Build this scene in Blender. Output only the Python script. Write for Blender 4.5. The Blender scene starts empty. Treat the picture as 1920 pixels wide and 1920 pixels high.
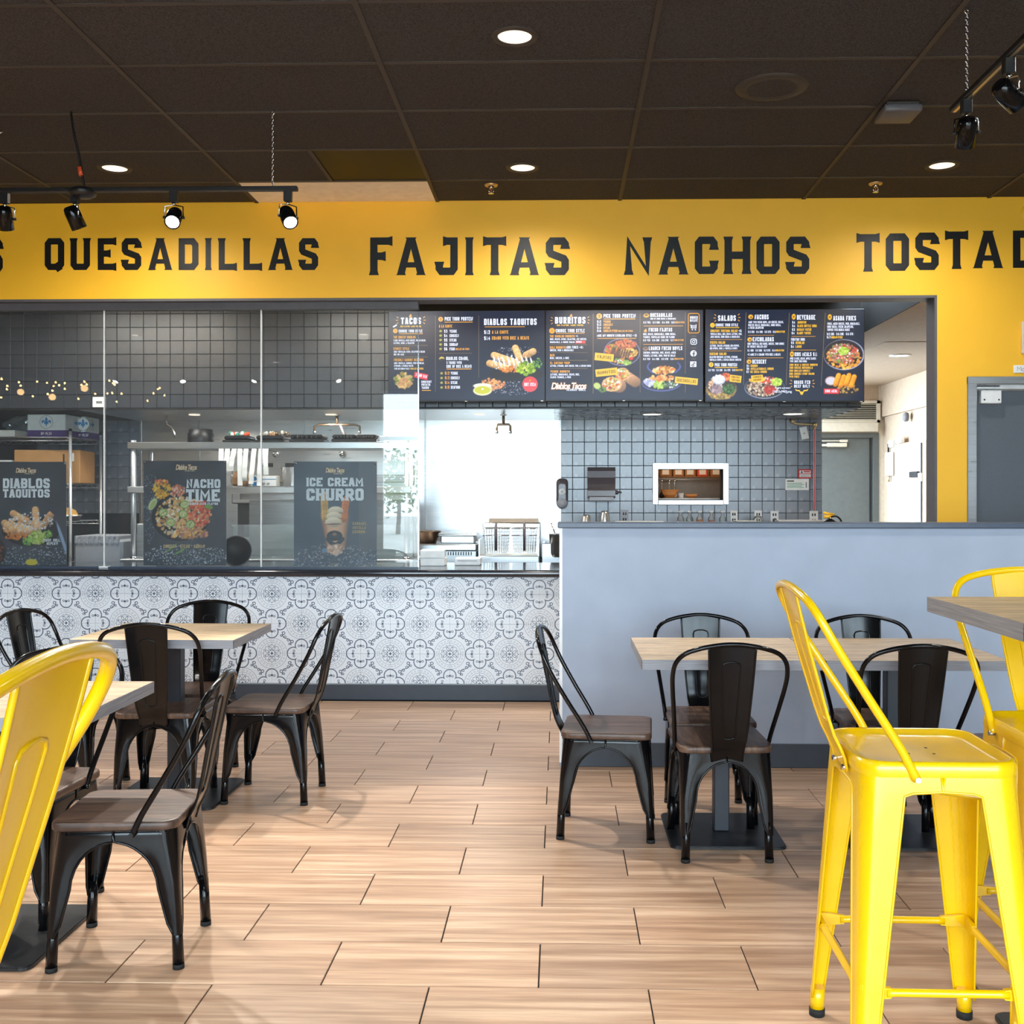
import bpy, bmesh, math, random
import numpy as np
from mathutils import Vector, Matrix
R = math.radians
SC = bpy.context.scene
COL = SC.collection
random.seed(7)

# ------------------------------------------------------------------ camera, sky, exposure
EYE, YAW, FPX, PX, PY = 1.37, math.atan(50 / 2008), 2008.0, 1000.0, 930.0
cam_data = bpy.data.cameras.new('camera')
cam = bpy.data.objects.new('camera', cam_data)
COL.objects.link(cam)
cam.location = (0, 0, EYE)
cam.rotation_euler = (R(90), 0, YAW)
cam_data.sensor_width = 36
cam_data.lens = 36 * FPX / 1920
cam_data.shift_x = -(PX - 960) / 1920
cam_data.shift_y = (PY - 960) / 1920
cam_data.clip_start = .05
SC.camera = cam

SKY = 15.0
world = bpy.data.worlds.new('sky')
SC.world = world
world.use_nodes = True
bg = world.node_tree.nodes['Background']
bg.inputs['Color'].default_value = (.72, .87, 1.0, 1)
bg.inputs['Strength'].default_value = SKY
SC.view_settings.view_transform = 'Standard'
SC.view_settings.look = 'None'
SC.view_settings.exposure = 0.35
SC.view_settings.gamma = 1.0
SC.view_settings.use_curve_mapping = False
SC.cycles.use_denoising = True
SC.cycles.max_bounces = 8
SC.cycles.diffuse_bounces = 5
SC.cycles.transparent_max_bounces = 24
SC.cycles.sample_clamp_indirect = 8
SC.cycles.caustics_reflective = False
SC.cycles.caustics_refractive = False


def lamp(kind, loc, power, color, aim=None, size=.1, angle=60, blend=.4, size_y=None, portal=False, rot=None):
    d = bpy.data.lights.new('lamp_light', kind)
    o = bpy.data.objects.new('lamp_light', d)
    COL.objects.link(o)
    o.location = loc
    d.energy = power
    d.color = color
    if kind == 'SPOT':
        d.spot_size = R(angle)
        d.spot_blend = blend
        d.shadow_soft_size = size
    elif kind == 'AREA':
        d.shape = 'RECTANGLE'
        d.size = size
        d.size_y = size_y or size
        if portal:
            d.cycles.is_portal = True
    else:
        d.shadow_soft_size = size
    if aim is not None:
        o.rotation_euler = (Vector(aim) - Vector(loc)).to_track_quat('-Z', 'Y').to_euler()
    if rot is not None:
        o.rotation_euler = rot
    return o


# daylight enters through the shopfront glazing behind the camera (portal only guides the sky's light)
FRONT = -3.2
WIN_X0, WIN_X1, WIN_Z0, WIN_Z1 = -2.98, 4.1, .12, 3.12
lamp('AREA', ((WIN_X0 + WIN_X1) / 2, FRONT - .05, (WIN_Z0 + WIN_Z1) / 2), 1, (1, 1, 1), size=WIN_X1 - WIN_X0,
     size_y=WIN_Z1 - WIN_Z0, portal=True, rot=(R(90), 0, 0))


# ------------------------------------------------------------------ colours and materials
def C(r, g, b):
    f = lambda c: ((c / 255 + .055) / 1.055) ** 2.4 if c > 10 else c / 255 / 12.92
    return (f(r), f(g), f(b), 1)


MATS = {}


def mat(name, col, rough=.5, metal=0.0, var=.06, scale=18, bump=0.0, spec=.5, coat=0.0, stretch=None, emit=None, rvar=.0, alpha=None):
    """Principled surface whose colour drifts a little with a noise texture."""
    m = bpy.data.materials.new(name)
    m.use_nodes = True
    nt = m.node_tree
    p = nt.nodes['Principled BSDF']
    p.inputs['Roughness'].default_value = rough
    p.inputs['Metallic'].default_value = metal
    p.inputs['Specular IOR Level'].default_value = spec
    p.inputs['Coat Weight'].default_value = coat
    p.inputs['Coat Roughness'].default_value = .08
    tc = nt.nodes.new('ShaderNodeTexCoord')
    mp = nt.nodes.new('ShaderNodeMapping')
    nt.links.new(tc.outputs['Object'], mp.inputs['Vector'])
    if stretch:
        mp.inputs['Scale'].default_value = stretch
    nz = nt.nodes.new('ShaderNodeTexNoise')
    nz.inputs['Scale'].default_value = scale
    nz.inputs['Detail'].default_value = 4
    nt.links.new(mp.outputs['Vector'], nz.inputs['Vector'])
    rp = nt.nodes.new('ShaderNodeValToRGB')
    rp.color_ramp.elements[0].position = .3
    rp.color_ramp.elements[1].position = .7
    rp.color_ramp.elements[0].color = tuple(c * (1 - var) for c in col[:3]) + (1,)
    rp.color_ramp.elements[1].color = tuple(min(1, c * (1 + var)) for c in col[:3]) + (1,)
    nt.links.new(nz.outputs['Fac'], rp.inputs['Fac'])
    nt.links.new(rp.outputs['Color'], p.inputs['Base Color'])
    if bump:
        b = nt.nodes.new('ShaderNodeBump')
        b.inputs['Strength'].default_value = bump
        b.inputs['Distance'].default_value = .002
        nt.links.new(nz.outputs['Fac'], b.inputs['Height'])
        nt.links.new(b.outputs['Normal'], p.inputs['Normal'])
    if rvar:
        mr = nt.nodes.new('ShaderNodeMapRange')
        mr.inputs['To Min'].default_value = rough - rvar
        mr.inputs['To Max'].default_value = rough + rvar
        nt.links.new(nz.outputs['Fac'], mr.inputs['Value'])
        nt.links.new(mr.outputs['Result'], p.inputs['Roughness'])
    if emit:
        p.inputs['Emission Color'].default_value = emit[0]
        p.inputs['Emission Strength'].default_value = emit[1]
    if alpha is not None:
        p.inputs['Alpha'].default_value = alpha
    MATS[name] = m
    return m


class E:
    """Small arithmetic layer over shader Math nodes."""
    nt = None

    def __init__(s, sock):
        s.s = sock

    @staticmethod
    def op(kind, *a):
        n = E.nt.nodes.new('ShaderNodeMath')
        n.operation = kind
        for i, v in enumerate(a):
            if isinstance(v, E):
                E.nt.links.new(v.s, n.inputs[i])
            else:
                n.inputs[i].default_value = v
        return E(n.outputs[0])

    def __add__(s, o): return E.op('ADD', s, o)
    __radd__ = __add__
    def __sub__(s, o): return E.op('SUBTRACT', s, o)
    def __rsub__(s, o): return E.op('SUBTRACT', o, s)
    def __mul__(s, o): return E.op('MULTIPLY', s, o)
    __rmul__ = __mul__
    def __truediv__(s, o): return E.op('DIVIDE', s, o)
    def abs(s): return E.op('ABSOLUTE', s)
    def lt(s, o): return E.op('LESS_THAN', s, o)
    def min(s, o): return E.op('MINIMUM', s, o)
    def max(s, o): return E.op('MAXIMUM', s, o)
    def pick(s, a, b):  # s is 0/1
        return s * a + (1 - s) * b


def hyp(a, b):
    return E.op('SQRT', a * a + b * b)


def pattern_tile_material():
    """Encaustic print: medallions in two opposite corners of a tile, four-petal flowers in the other two."""
    m = bpy.data.materials.new('patterned_tile')
    m.use_nodes = True
    nt = E.nt = m.node_tree
    p = nt.nodes['Principled BSDF']
    uv = nt.nodes.new('ShaderNodeUVMap')
    sp = nt.nodes.new('ShaderNodeSeparateXYZ')
    nt.links.new(uv.outputs['UV'], sp.inputs['Vector'])
    u, v = E(sp.outputs['X']), E(sp.outputs['Y'])
    low = (u + v).lt(1.0)
    mx, my = low.pick(u, 1 - u), low.pick(v, 1 - v)
    r = hyp(mx, my)
    a = E.op('ARCTAN2', my, mx)
    ink = (r - .515).abs().lt(.008) * .6
    ink = ink.max((r - .365).abs().lt(.007) * .65)
    t = E.op('FRACT', a * (24 / (2 * math.pi))) - .5
    bead = hyp(t * .115, r - .435)
    ink = ink.max((bead - .024).abs().lt(.008) * .42)
    lob = E.op('COSINE', a * 8.0).abs()
    ink = ink.max((r - (.262 + lob * .036)).abs().lt(.009) * .9)
    t8 = (E.op('FRACT', a * (8 / (2 * math.pi))) - .5) * (2 * math.pi / 8)
    pe = hyp((r - .175) / .072, (t8 * r) / .036)
    ink = ink.max((pe - 1.0).abs().lt(.22))
    ink = ink.max((mx + my).lt(.052))
    fl = v.lt(u)
    qx, qy = fl.pick(1 - u, u), fl.pick(v, 1 - v)
    d1, d2 = hyp(qx - .27, qy), hyp(qx, qy - .27)
    sd = (d1.min(d2) - .208).max((.30 - qx - qy) * .0 - .5)
    body = (qx + qy).lt(.2)
    ink = ink.max(sd.abs().lt(.017) * (1 - body))
    for (x0, y0) in ((.265, 0), (0, .265)):
        dd = hyp(qx - x0, qy - y0)
        ink = ink.max(dd.lt(.040))
    for (x0, y0) in ((.25, .085), (.085, .25)):
        dd = hyp(qx - x0, qy - y0)
        ink = ink.max((dd - .030).abs().lt(.010))
    w1, w2 = (u + v - 1) * .7071, (u - v) * .7071
    ws = w2.abs()
    for (x0, y0, rr, th) in ((.075, .0, .035, .012), (.20, .055, .045, .013), (.20, -.06, .03, .012), (.0, .0, .05, .0)):
        dd = hyp(ws - x0, w1 - y0)
        ink = ink.max((dd - rr).abs().lt(th))
    ink = ink.max((w1 - E.op('SINE', w2 * 16.0) * .045).abs().lt(.014) * ws.lt(.27))
    mix = nt.nodes.new('ShaderNodeMix')
    mix.data_type = 'RGBA'
    mix.inputs['A'].default_value = C(230, 237, 246)
    mix.inputs['B'].default_value = C(84, 98, 120)
    nt.links.new(ink.s, mix.inputs['Factor'])
    nt.links.new(mix.outputs['Result'], p.inputs['Base Color'])
    p.inputs['Roughness'].default_value = .32
    MATS['patterned_tile'] = m
    return m


def wood_material(name, c1, c2, c3, stretch, rough=.4, per_object=True, spec=.5, bump=.15, fine=60, sc=1.0, lo=.78, hi=1.08, distort=.6):
    """Streaky wood print; every object that uses it gets its own stretch of grain and tint."""
    m = bpy.data.materials.new(name)
    m.use_nodes = True
    nt = m.node_tree
    p = nt.nodes['Principled BSDF']
    tc = nt.nodes.new('ShaderNodeTexCoord')
    mp = nt.nodes.new('ShaderNodeMapping')
    mp.inputs['Scale'].default_value = stretch
    nt.links.new(tc.outputs['Object'], mp.inputs['Vector'])
    oi = nt.nodes.new('ShaderNodeObjectInfo')
    ad = nt.nodes.new('ShaderNodeVectorMath')
    ad.operation = 'ADD'
    sc_ = nt.nodes.new('ShaderNodeVectorMath')
    sc_.operation = 'SCALE'
    sc_.inputs['Scale'].default_value = 37.0 if per_object else 0.0
    cx = nt.nodes.new('ShaderNodeCombineXYZ')
    for k in 'XYZ':
        nt.links.new(oi.outputs['Random'], cx.inputs[k])
    nt.links.new(cx.outputs[0], sc_.inputs[0])
    nt.links.new(mp.outputs['Vector'], ad.inputs[0])
    nt.links.new(sc_.outputs[0], ad.inputs[1])
    n1 = nt.nodes.new('ShaderNodeTexNoise')
    n1.inputs['Scale'].default_value = 5 * sc
    n1.inputs['Detail'].default_value = 3
    n1.inputs['Distortion'].default_value = distort
    n2 = nt.nodes.new('ShaderNodeTexNoise')
    n2.inputs['Scale'].default_value = fine * sc
    n2.inputs['Detail'].default_value = 4
    for n in (n1, n2):
        nt.links.new(ad.outputs[0], n.inputs['Vector'])
    rp = nt.nodes.new('ShaderNodeValToRGB')
    e = rp.color_ramp.elements
    e[0].position, e[0].color = .32, c1
    e[1].position, e[1].color = .68, c3
    k = e.new(.5)
    k.color = c2
    nt.links.new(n1.outputs['Fac'], rp.inputs['Fac'])
    mr = nt.nodes.new('ShaderNodeMapRange')
    mr.inputs['From Min'].default_value = .35
    mr.inputs['From Max'].default_value = .65
    mr.inputs['To Min'].default_value = lo
    mr.inputs['To Max'].default_value = hi
    nt.links.new(n2.outputs['Fac'], mr.inputs['Value'])
    tint = nt.nodes.new('ShaderNodeMapRange')
    tint.inputs['To Min'].default_value = .88
    tint.inputs['To Max'].default_value = 1.08
    nt.links.new(oi.outputs['Random'], tint.inputs['Value'])
    mu = nt.nodes.new('ShaderNodeMath')
    mu.operation = 'MULTIPLY'
    nt.links.new(mr.outputs['Result'], mu.inputs[0])
    nt.links.new(tint.outputs['Result'], mu.inputs[1])
    vm = nt.nodes.new('ShaderNodeVectorMath')
    vm.operation = 'SCALE'
    nt.links.new(rp.outputs['Color'], vm.inputs[0])
    nt.links.new(mu.outputs[0], vm.inputs['Scale'])
    nt.links.new(vm.outputs[0], p.inputs['Base Color'])
    p.inputs['Roughness'].default_value = rough
    p.inputs['Specular IOR Level'].default_value = spec
    b = nt.nodes.new('ShaderNodeBump')
    b.inputs['Strength'].default_value = bump
    b.inputs['Distance'].default_value = .001
    nt.links.new(n2.outputs['Fac'], b.inputs['Height'])
    nt.links.new(b.outputs['Normal'], p.inputs['Normal'])
    MATS[name] = m
    return m


def glass_material(name, tint, refl=1.0, rough=0.0, haze=0.0):
    """Thin clear sheet: lets light straight through and mirrors by Fresnel."""
    m = bpy.data.materials.new(name)
    m.use_nodes = True
    nt = m.node_tree
    nt.nodes.remove(nt.nodes['Principled BSDF'])
    out = nt.nodes['Material Output']
    tr = nt.nodes.new('ShaderNodeBsdfTransparent')
    tr.inputs['Color'].default_value = tint
    gl = nt.nodes.new('ShaderNodeBsdfGlossy')
    gl.inputs['Roughness'].default_value = rough
    fr = nt.nodes.new('ShaderNodeFresnel')
    fr.inputs['IOR'].default_value = 1.5
    ml = nt.nodes.new('ShaderNodeMath')
    ml.operation = 'MULTIPLY'
    ml.inputs[1].default_value = refl
    nt.links.new(fr.outputs[0], ml.inputs[0])
    mx = nt.nodes.new('ShaderNodeMixShader')
    nt.links.new(ml.outputs[0], mx.inputs[0])
    nt.links.new(tr.outputs[0], mx.inputs[1])
    nt.links.new(gl.outputs[0], mx.inputs[2])
    last = mx
    if haze:
        df = nt.nodes.new('ShaderNodeBsdfDiffuse')
        df.inputs['Color'].default_value = (.9, .95, 1, 1)
        m2 = nt.nodes.new('ShaderNodeMixShader')
        nz = nt.nodes.new('ShaderNodeTexNoise')
        nz.inputs['Scale'].default_value = 3
        mm = nt.nodes.new('ShaderNodeMath')
        mm.operation = 'MULTIPLY'
        mm.inputs[1].default_value = haze
        nt.links.new(nz.outputs['Fac'], mm.inputs[0])
        nt.links.new(mm.outputs[0], m2.inputs[0])
        nt.links.new(mx.outputs[0], m2.inputs[1])
        nt.links.new(df.outputs[0], m2.inputs[2])
        last = m2
    nt.links.new(last.outputs[0], out.inputs['Surface'])
    MATS[name] = m
    return m


def print_material(name, glow=0.0, rough=.4, spec=.5):
    """Flat print: colours come from the sheet's own colour attribute."""
    m = bpy.data.materials.new(name)
    m.use_nodes = True
    nt = m.node_tree
    p = nt.nodes['Principled BSDF']
    at = nt.nodes.new('ShaderNodeAttribute')
    at.attribute_name = 'ink'
    p.inputs['Roughness'].default_value = rough
    p.inputs['Specular IOR Level'].default_value = spec
    if glow:
        p.inputs['Base Color'].default_value = (.01, .01, .012, 1)
        nt.links.new(at.outputs['Color'], p.inputs['Emission Color'])
        p.inputs['Emission Strength'].default_value = glow
    else:
        nt.links.new(at.outputs['Color'], p.inputs['Base Color'])
    MATS[name] = m
    return m


def glow(name, col, k):
    return mat(name, (.8, .8, .8, 1), rough=.5, var=.02, emit=(col, k))


mat('yellow_paint', C(252, 191, 42), rough=.5, var=.03, scale=3, bump=.05)
mat('black_vinyl', C(20, 18, 18), rough=.42, var=.2, spec=.35)
mat('grey_trim', C(92, 90, 94), rough=.5)
mat('partition_paint', C(158, 168, 186), rough=.55, var=.05, scale=5, bump=.05)
mat('dark_cap', C(70, 80, 98), rough=.35)
mat('rubber_base', C(60, 66, 76), rough=.5)
mat('ceiling_tile', C(68, 65, 66), rough=.9, var=.5, scale=160, bump=.4, spec=.2)
mat('grid_bar', C(60, 53, 48), rough=.6)
mat('beige_panel', C(250, 242, 234), rough=.8)
mat('black_gloss', C(22, 21, 21), rough=.4, spec=.12)
mat('grout_floor', C(40, 36, 34), rough=.9)
mat('grout_dark', C(40, 44, 50), rough=.9)
mat('grout_light', C(196, 198, 200), rough=.8)
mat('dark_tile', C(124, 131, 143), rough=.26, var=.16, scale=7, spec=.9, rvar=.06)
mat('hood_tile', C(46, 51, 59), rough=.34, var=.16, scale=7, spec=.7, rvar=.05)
mat('black_wall', C(16, 16, 17), rough=.8)
mat('stainless', (.66, .67, .68, 1), rough=.30, metal=1, var=.06, scale=4, stretch=(1, 1, 14), rvar=.07)
mat('stainless_dull', (.48, .49, .50, 1), rough=.38, metal=1, var=.1, scale=5, stretch=(1, 1, 14), rvar=.06)
mat('chrome', (.82, .83, .85, 1), rough=.14, metal=1)
mat('post_steel', (.72, .74, .77, 1), rough=.34, metal=.55)
mat('black_steel', C(10, 10, 12), rough=.15, var=.2, scale=30, spec=.32, rvar=.03)
mat('yellow_steel', C(230, 184, 0), rough=.26, var=.03, scale=14, coat=.25)
mat('black_plastic', C(24, 24, 26), rough=.4)
mat('rubber', C(18, 18, 18), rough=.8)
mat('grey_post', C(42, 46, 54), rough=.45)
mat('base_plate', C(26, 27, 30), rough=.4, var=.25, scale=40, bump=.2)
mat('white_plastic', C(232, 232, 232), rough=.4)
mat('white_paper', C(238, 238, 236), rough=.7)
mat('beige_wall', C(188, 168, 146), rough=.7)
mat('cream_metal', C(214, 206, 190), rough=.5)
mat('door_grey', C(92, 98, 106), rough=.45, var=.06, scale=120)
mat('door_back', C(96, 102, 102), rough=.45, var=.06)
mat('cardboard', C(178, 132, 82), rough=.8, var=.08, scale=9)
mat('purple_print', C(84, 62, 130), rough=.6)
mat('blue_print', C(40, 130, 190), rough=.6)
mat('red_print', C(205, 50, 55), rough=.6)
mat('green_print', C(60, 150, 120), rough=.6)
mat('grey_print', C(120, 120, 124), rough=.6)
mat('black_print', C(30, 30, 32), rough=.6)
mat('smoke_plastic', C(88, 80, 84), rough=.3, coat=.2)
mat('grey_plastic', C(158, 162, 172), rough=.4)
mat('orange_bowl', C(226, 150, 84), rough=.5)
mat('brass', (.72, .55, .3, 1), rough=.3, metal=1)
mat('copper_brown', (.22, .15, .10, 1), rough=.35, metal=.8)
mat('fries', C(232, 178, 84), rough=.7, var=.2)
mat('brown_paper', C(168, 122, 80), rough=.8, var=.15)
mat('wire', (.5, .5, .52, 1), rough=.35, metal=1)
mat('concrete', C(196, 190, 182), rough=.9, scale=4)
mat('leaf', C(96, 132, 52), rough=.7, var=.4, scale=6)
mat('bark', C(92, 72, 54), rough=.9)
mat('plain_wall', C(150, 144, 138), rough=.7)
mat('dim_wall', C(96, 84, 72), rough=.7)
mat('lime', C(205, 215, 90), rough=.5)
mat('sauce_red', C(220, 84, 40), rough=.4)
mat('sauce_orange', C(235, 130, 30), rough=.4)
mat('sauce_green', C(140, 160, 60), rough=.4)
mat('table_edge', C(136, 136, 142), rough=.6, var=.22, scale=26, stretch=(.25, .25, 9), bump=.25)
mat('quartz', C(44, 47, 54), rough=.1, var=.15, scale=60, spec=.7)
glow('lamp_disc', (1, .9, .76, 1), 4.0)
glow('lamp_can', (1, .86, .68, 1), .9)
glow('spot_lens', (1, .97, .92, 1), 20.0)
glow('bulb_glow', (1, .62, .22, 1), 30.0)
glow('tube_glow', (1, .95, .86, 1), 6.0)
for nm, rgb, k in (('ink_white', (225, 232, 255), 1.0), ('ink_orange', (240, 170, 60), .85), ('ink_yellow', (245, 190, 40), .95),
                   ('ink_red', (226, 52, 60), .9), ('ink_rule', (150, 130, 90), .8)):
    mat(nm, C(30, 30, 34), rough=.3, var=.0, emit=(C(*rgb), k))
mat('poster_white', C(236, 240, 246), rough=.5)
mat('poster_tan', C(206, 176, 120), rough=.5)
mat('logo_cream', C(238, 226, 200), rough=.5)
mat('logo_orange', C(206, 130, 60), rough=.5)
pattern_tile_material()
wood_material('floor_wood', C(164, 129, 103), C(189, 154, 126), C(213, 181, 152), (.3, 6.5, 1), rough=.34, distort=.12, bump=.08, fine=26, lo=.87, hi=1.05)
wood_material('seat_wood', C(62, 46, 38), C(88, 66, 54), C(112, 88, 72), (9, 1.2, 1), rough=.42, fine=30)
wood_material('table_wood', C(158, 136, 110), C(190, 166, 134), C(214, 190, 156), (1.1, 9, 1), rough=.38, fine=34)
glass_material('clear_glass', (.965, .985, .98, 1), refl=1.2, haze=.05)
glass_material('window_glass', (.96, .98, .98, 1), refl=.6)
glass_material('clear_plastic', (.88, .92, .93, 1), refl=1.5, rough=.05, haze=.25)
glass_material('sneeze_glass', (.84, .92, .92, 1), refl=2.0, rough=.03, haze=.3)
print_material('poster_print', 0, .38)
print_material('screen_print', 1.0, .32, .35)


# ------------------------------------------------------------------ mesh building
class MB:
    def __init__(s):
        s.v, s.f, s.m, s.sm, s.mats = [], [], [], [], []

    def _mi(s, m):
        if m not in s.mats:
            s.mats.append(m)
        return s.mats.index(m)

    def add(s, vs, fs, m, smooth=False):
        o = len(s.v)
        s.v += [tuple(p) for p in vs]
        k = s._mi(m)
        for f in fs:
            s.f.append([i + o for i in f])
            s.m.append(k)
            s.sm.append(smooth)
        return s

    def box(s, x0, x1, y0, y1, z0, z1, m):
        x0, x1 = min(x0, x1), max(x0, x1)
        y0, y1 = min(y0, y1), max(y0, y1)
        z0, z1 = min(z0, z1), max(z0, z1)
        return s.add([(x0, y0, z0), (x1, y0, z0), (x1, y1, z0), (x0, y1, z0), (x0, y0, z1), (x1, y0, z1), (x1, y1, z1), (x0, y1, z1)],
                     [(0, 3, 2, 1), (4, 5, 6, 7), (0, 1, 5, 4), (1, 2, 6, 5), (2, 3, 7, 6), (3, 0, 4, 7)], m)

    def rbox(s, x0, x1, y0, y1, z0, z1, m, b=.005, seg=1, mtx=None):
        bm = bmesh.new()
        bmesh.ops.create_cube(bm, size=1)
        for v in bm.verts:
            v.co = Vector(((x0 + x1) / 2 + v.co.x * (x1 - x0), (y0 + y1) / 2 + v.co.y * (y1 - y0), (z0 + z1) / 2 + v.co.z * (z1 - z0)))
        bmesh.ops.bevel(bm, geom=list(bm.edges), offset=b, segments=seg, profile=.5, affect='EDGES')
        if mtx is not None:
            bmesh.ops.transform(bm, matrix=mtx, verts=bm.verts)
        bm.verts.index_update()
        s.add([v.co[:] for v in bm.verts], [[v.index for v in f.verts] for f in bm.faces], m, seg > 1)
        bm.free()
        return s

    def cyl(s, a, b, r0, m, r1=None, n=12, caps=True, smooth=True):
        r1 = r0 if r1 is None else r1
        a, b = Vector(a), Vector(b)
        q = (b - a).to_track_quat('Z', 'Y')
        vs = []
        for c, r in ((a, r0), (b, r1)):
            for i in range(n):
                t = 2 * math.pi * i / n
                vs.append(c + q @ Vector((r * math.cos(t), r * math.sin(t), 0)))
        fs = [(i, (i + 1) % n, n + (i + 1) % n, n + i) for i in range(n)]
        s.add(vs, fs, m, smooth)
        if caps:
            s.add(vs[:n], [list(range(n))[::-1]], m)
            s.add(vs[n:], [list(range(n))], m)
        return s

    def tube(s, pts, r, m, n=8, closed=False, caps=True, flat=None):
        P = [Vector(p) for p in pts]
        k = len(P)
        rs = r if isinstance(r, (list, tuple)) else [r] * k
        vs = []
        up = None
        for i in range(k):
            if closed:
                t = (P[(i + 1) % k] - P[i - 1]).normalized()
            else:
                t = (P[min(i + 1, k - 1)] - P[max(i - 1, 0)]).normalized()
            if up is None:
                up = Vector((0, 0, 1)) if abs(t.z) < .9 else Vector((0, 1, 0))
            nx = t.cross(up)
            if nx.length < 1e-6:
                nx = t.orthogonal()
            nx.normalize()
            ny = nx.cross(t).normalized()
            up = ny
            for j in range(n):
                a = 2 * math.pi * j / n
                vs.append(P[i] + nx * (rs[i] * math.cos(a)) + ny * (rs[i] * math.sin(a)))
        fs = []
        for i in range(k if closed else k - 1):
            a, b = i * n, ((i + 1) % k) * n
            fs += [(a + j, b + j, b + (j + 1) % n, a + (j + 1) % n) for j in range(n)]
        s.add(vs, fs, m, True)
        if caps and not closed:
            s.add(vs[:n], [list(range(n))], m)
            s.add(vs[-n:], [list(range(n))[::-1]], m)
        return s

    def lathe(s, prof, m, c=(0, 0, 0), n=24, axis='Z', smooth=True):
        vs = []
        for r, h in prof:
            for i in range(n):
                a = 2 * math.pi * i / n
                p = (r * math.cos(a), r * math.sin(a), h)
                if axis == 'Y':
                    p = (r * math.cos(a), h, r * math.sin(a))
                elif axis == 'X':
                    p = (h, r * math.cos(a), r * math.sin(a))
                vs.append((p[0] + c[0], p[1] + c[1], p[2] + c[2]))
        fs = []
        for k in range(len(prof) - 1):
            fs += [(k * n + i, k * n + (i + 1) % n, (k + 1) * n + (i + 1) % n, (k + 1) * n + i) for i in range(n)]
        return s.add(vs, fs, m, smooth)

    def grid(s, rows, m, smooth=True, closed=False):
        k, n = len(rows), len(rows[0])
        vs = [p for r in rows for p in r]
        fs = []
        for i in range(k - 1):
            for j in range(n if closed else n - 1):
                fs.append((i * n + j, i * n + (j + 1) % n, (i + 1) * n + (j + 1) % n, (i + 1) * n + j))
        return s.add(vs, fs, m, smooth)

    def prism(s, poly, z0, z1, m):
        """Outline in XY pushed from z0 to z1."""
        n = len(poly)
        vs = [(x, y, z0) for x, y in poly] + [(x, y, z1) for x, y in poly]
        fs = [list(range(n))[::-1], list(range(n, 2 * n))] + [(i, (i + 1) % n, n + (i + 1) % n, n + i) for i in range(n)]
        return s.add(vs, fs, m)

    def mesh(s, name):
        me = bpy.data.meshes.new(name)
        me.from_pydata(s.v, [], s.f)
        for m in s.mats:
            me.materials.append(MATS[m])
        me.polygons.foreach_set('material_index', s.m)
        me.polygons.foreach_set('use_smooth', s.sm)
        me.update()
        return me

    def build(s, name, parent=None, loc=(0, 0, 0), rot=0, label=None, fix=True):
        me = s.mesh(name)
        if fix:
            bm = bmesh.new()
            bm.from_mesh(me)
            bmesh.ops.remove_doubles(bm, verts=bm.verts, dist=1e-5)
            bmesh.ops.recalc_face_normals(bm, faces=bm.faces)
            bm.to_mesh(me)
            bm.free()
        return link(name, me, parent, loc, rot, label)


def link(name, me, parent=None, loc=(0, 0, 0), rot=0, label=None):
    o = bpy.data.objects.new(name, me)
    COL.objects.link(o)
    o.parent = parent
    o.location = loc
    o.rotation_euler = (0, 0, rot) if isinstance(rot, (int, float)) else tuple(rot)
    if label:
        o['label'] = label
    return o


def thing(name, label, cat, loc=(0, 0, 0), rot=0, group=None):
    o = link(name, None, None, loc, rot)
    return tag(o, label, cat, group)


def tag(o, label, cat, group=None):
    o['label'] = label
    o['category'] = cat
    o['kind'] = 'thing'
    if group:
        o['group'] = group
    return o


def struct(o, label=None):
    o['kind'] = 'structure'
    if label:
        o['label'] = label
    return o


def dup(root, loc, rot, label, group=None):
    r = root.copy()
    COL.objects.link(r)
    r.location = loc
    r.rotation_euler = (0, 0, rot)
    r['label'] = label
    if group:
        r['group'] = group
    for ch in list(root.children):
        c = ch.copy()
        COL.objects.link(c)
        c.parent = r
        for g in list(ch.children):
            d = g.copy()
            COL.objects.link(d)
            d.parent = c
    return r


def spline(pts, k=4, closed=False):
    P = [Vector(p) for p in pts]
    n = len(P)
    out = []
    for i in range(n if closed else n - 1):
        g = (lambda j: P[j % n]) if closed else (lambda j: P[max(0, min(n - 1, j))])
        a, b, c, d = g(i - 1), g(i), g(i + 1), g(i + 2)
        for j in range(k):
            t = j / k
            out.append(.5 * (2 * b + (c - a) * t + (2 * a - 5 * b + 4 * c - d) * t * t + (3 * b - a - 3 * c + d) * t ** 3))
    if not closed:
        out.append(P[-1])
    return out


def rrect(x0, x1, y0, y1, r, k=5):
    """Rounded outline; r is one radius or one per corner (x1y0, x1y1, x0y1, x0y0)."""
    rr = r if isinstance(r, (tuple, list)) else (r,) * 4
    pts = []
    for (cx, cy, a0, q) in ((x1 - rr[0], y0 + rr[0], -90, rr[0]), (x1 - rr[1], y1 - rr[1], 0, rr[1]),
                            (x0 + rr[2], y1 - rr[2], 90, rr[2]), (x0 + rr[3], y0 + rr[3], 180, rr[3])):
        for i in range(k + 1):
            a = R(a0 + 90 * i / k)
            pts.append((cx + q * math.cos(a), cy + q * math.sin(a)))
    return pts


def at(u, v, Y):
    """Point of the photograph (1920 frame) on the plane at distance Y, in metres."""
    c, s = math.cos(YAW), math.sin(YAW)
    k = (u - PX) / FPX
    d = Y / (k * s + c)
    return Vector((k * d * c - d * s, Y, EYE - (v - PY) * d / FPX))


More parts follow.
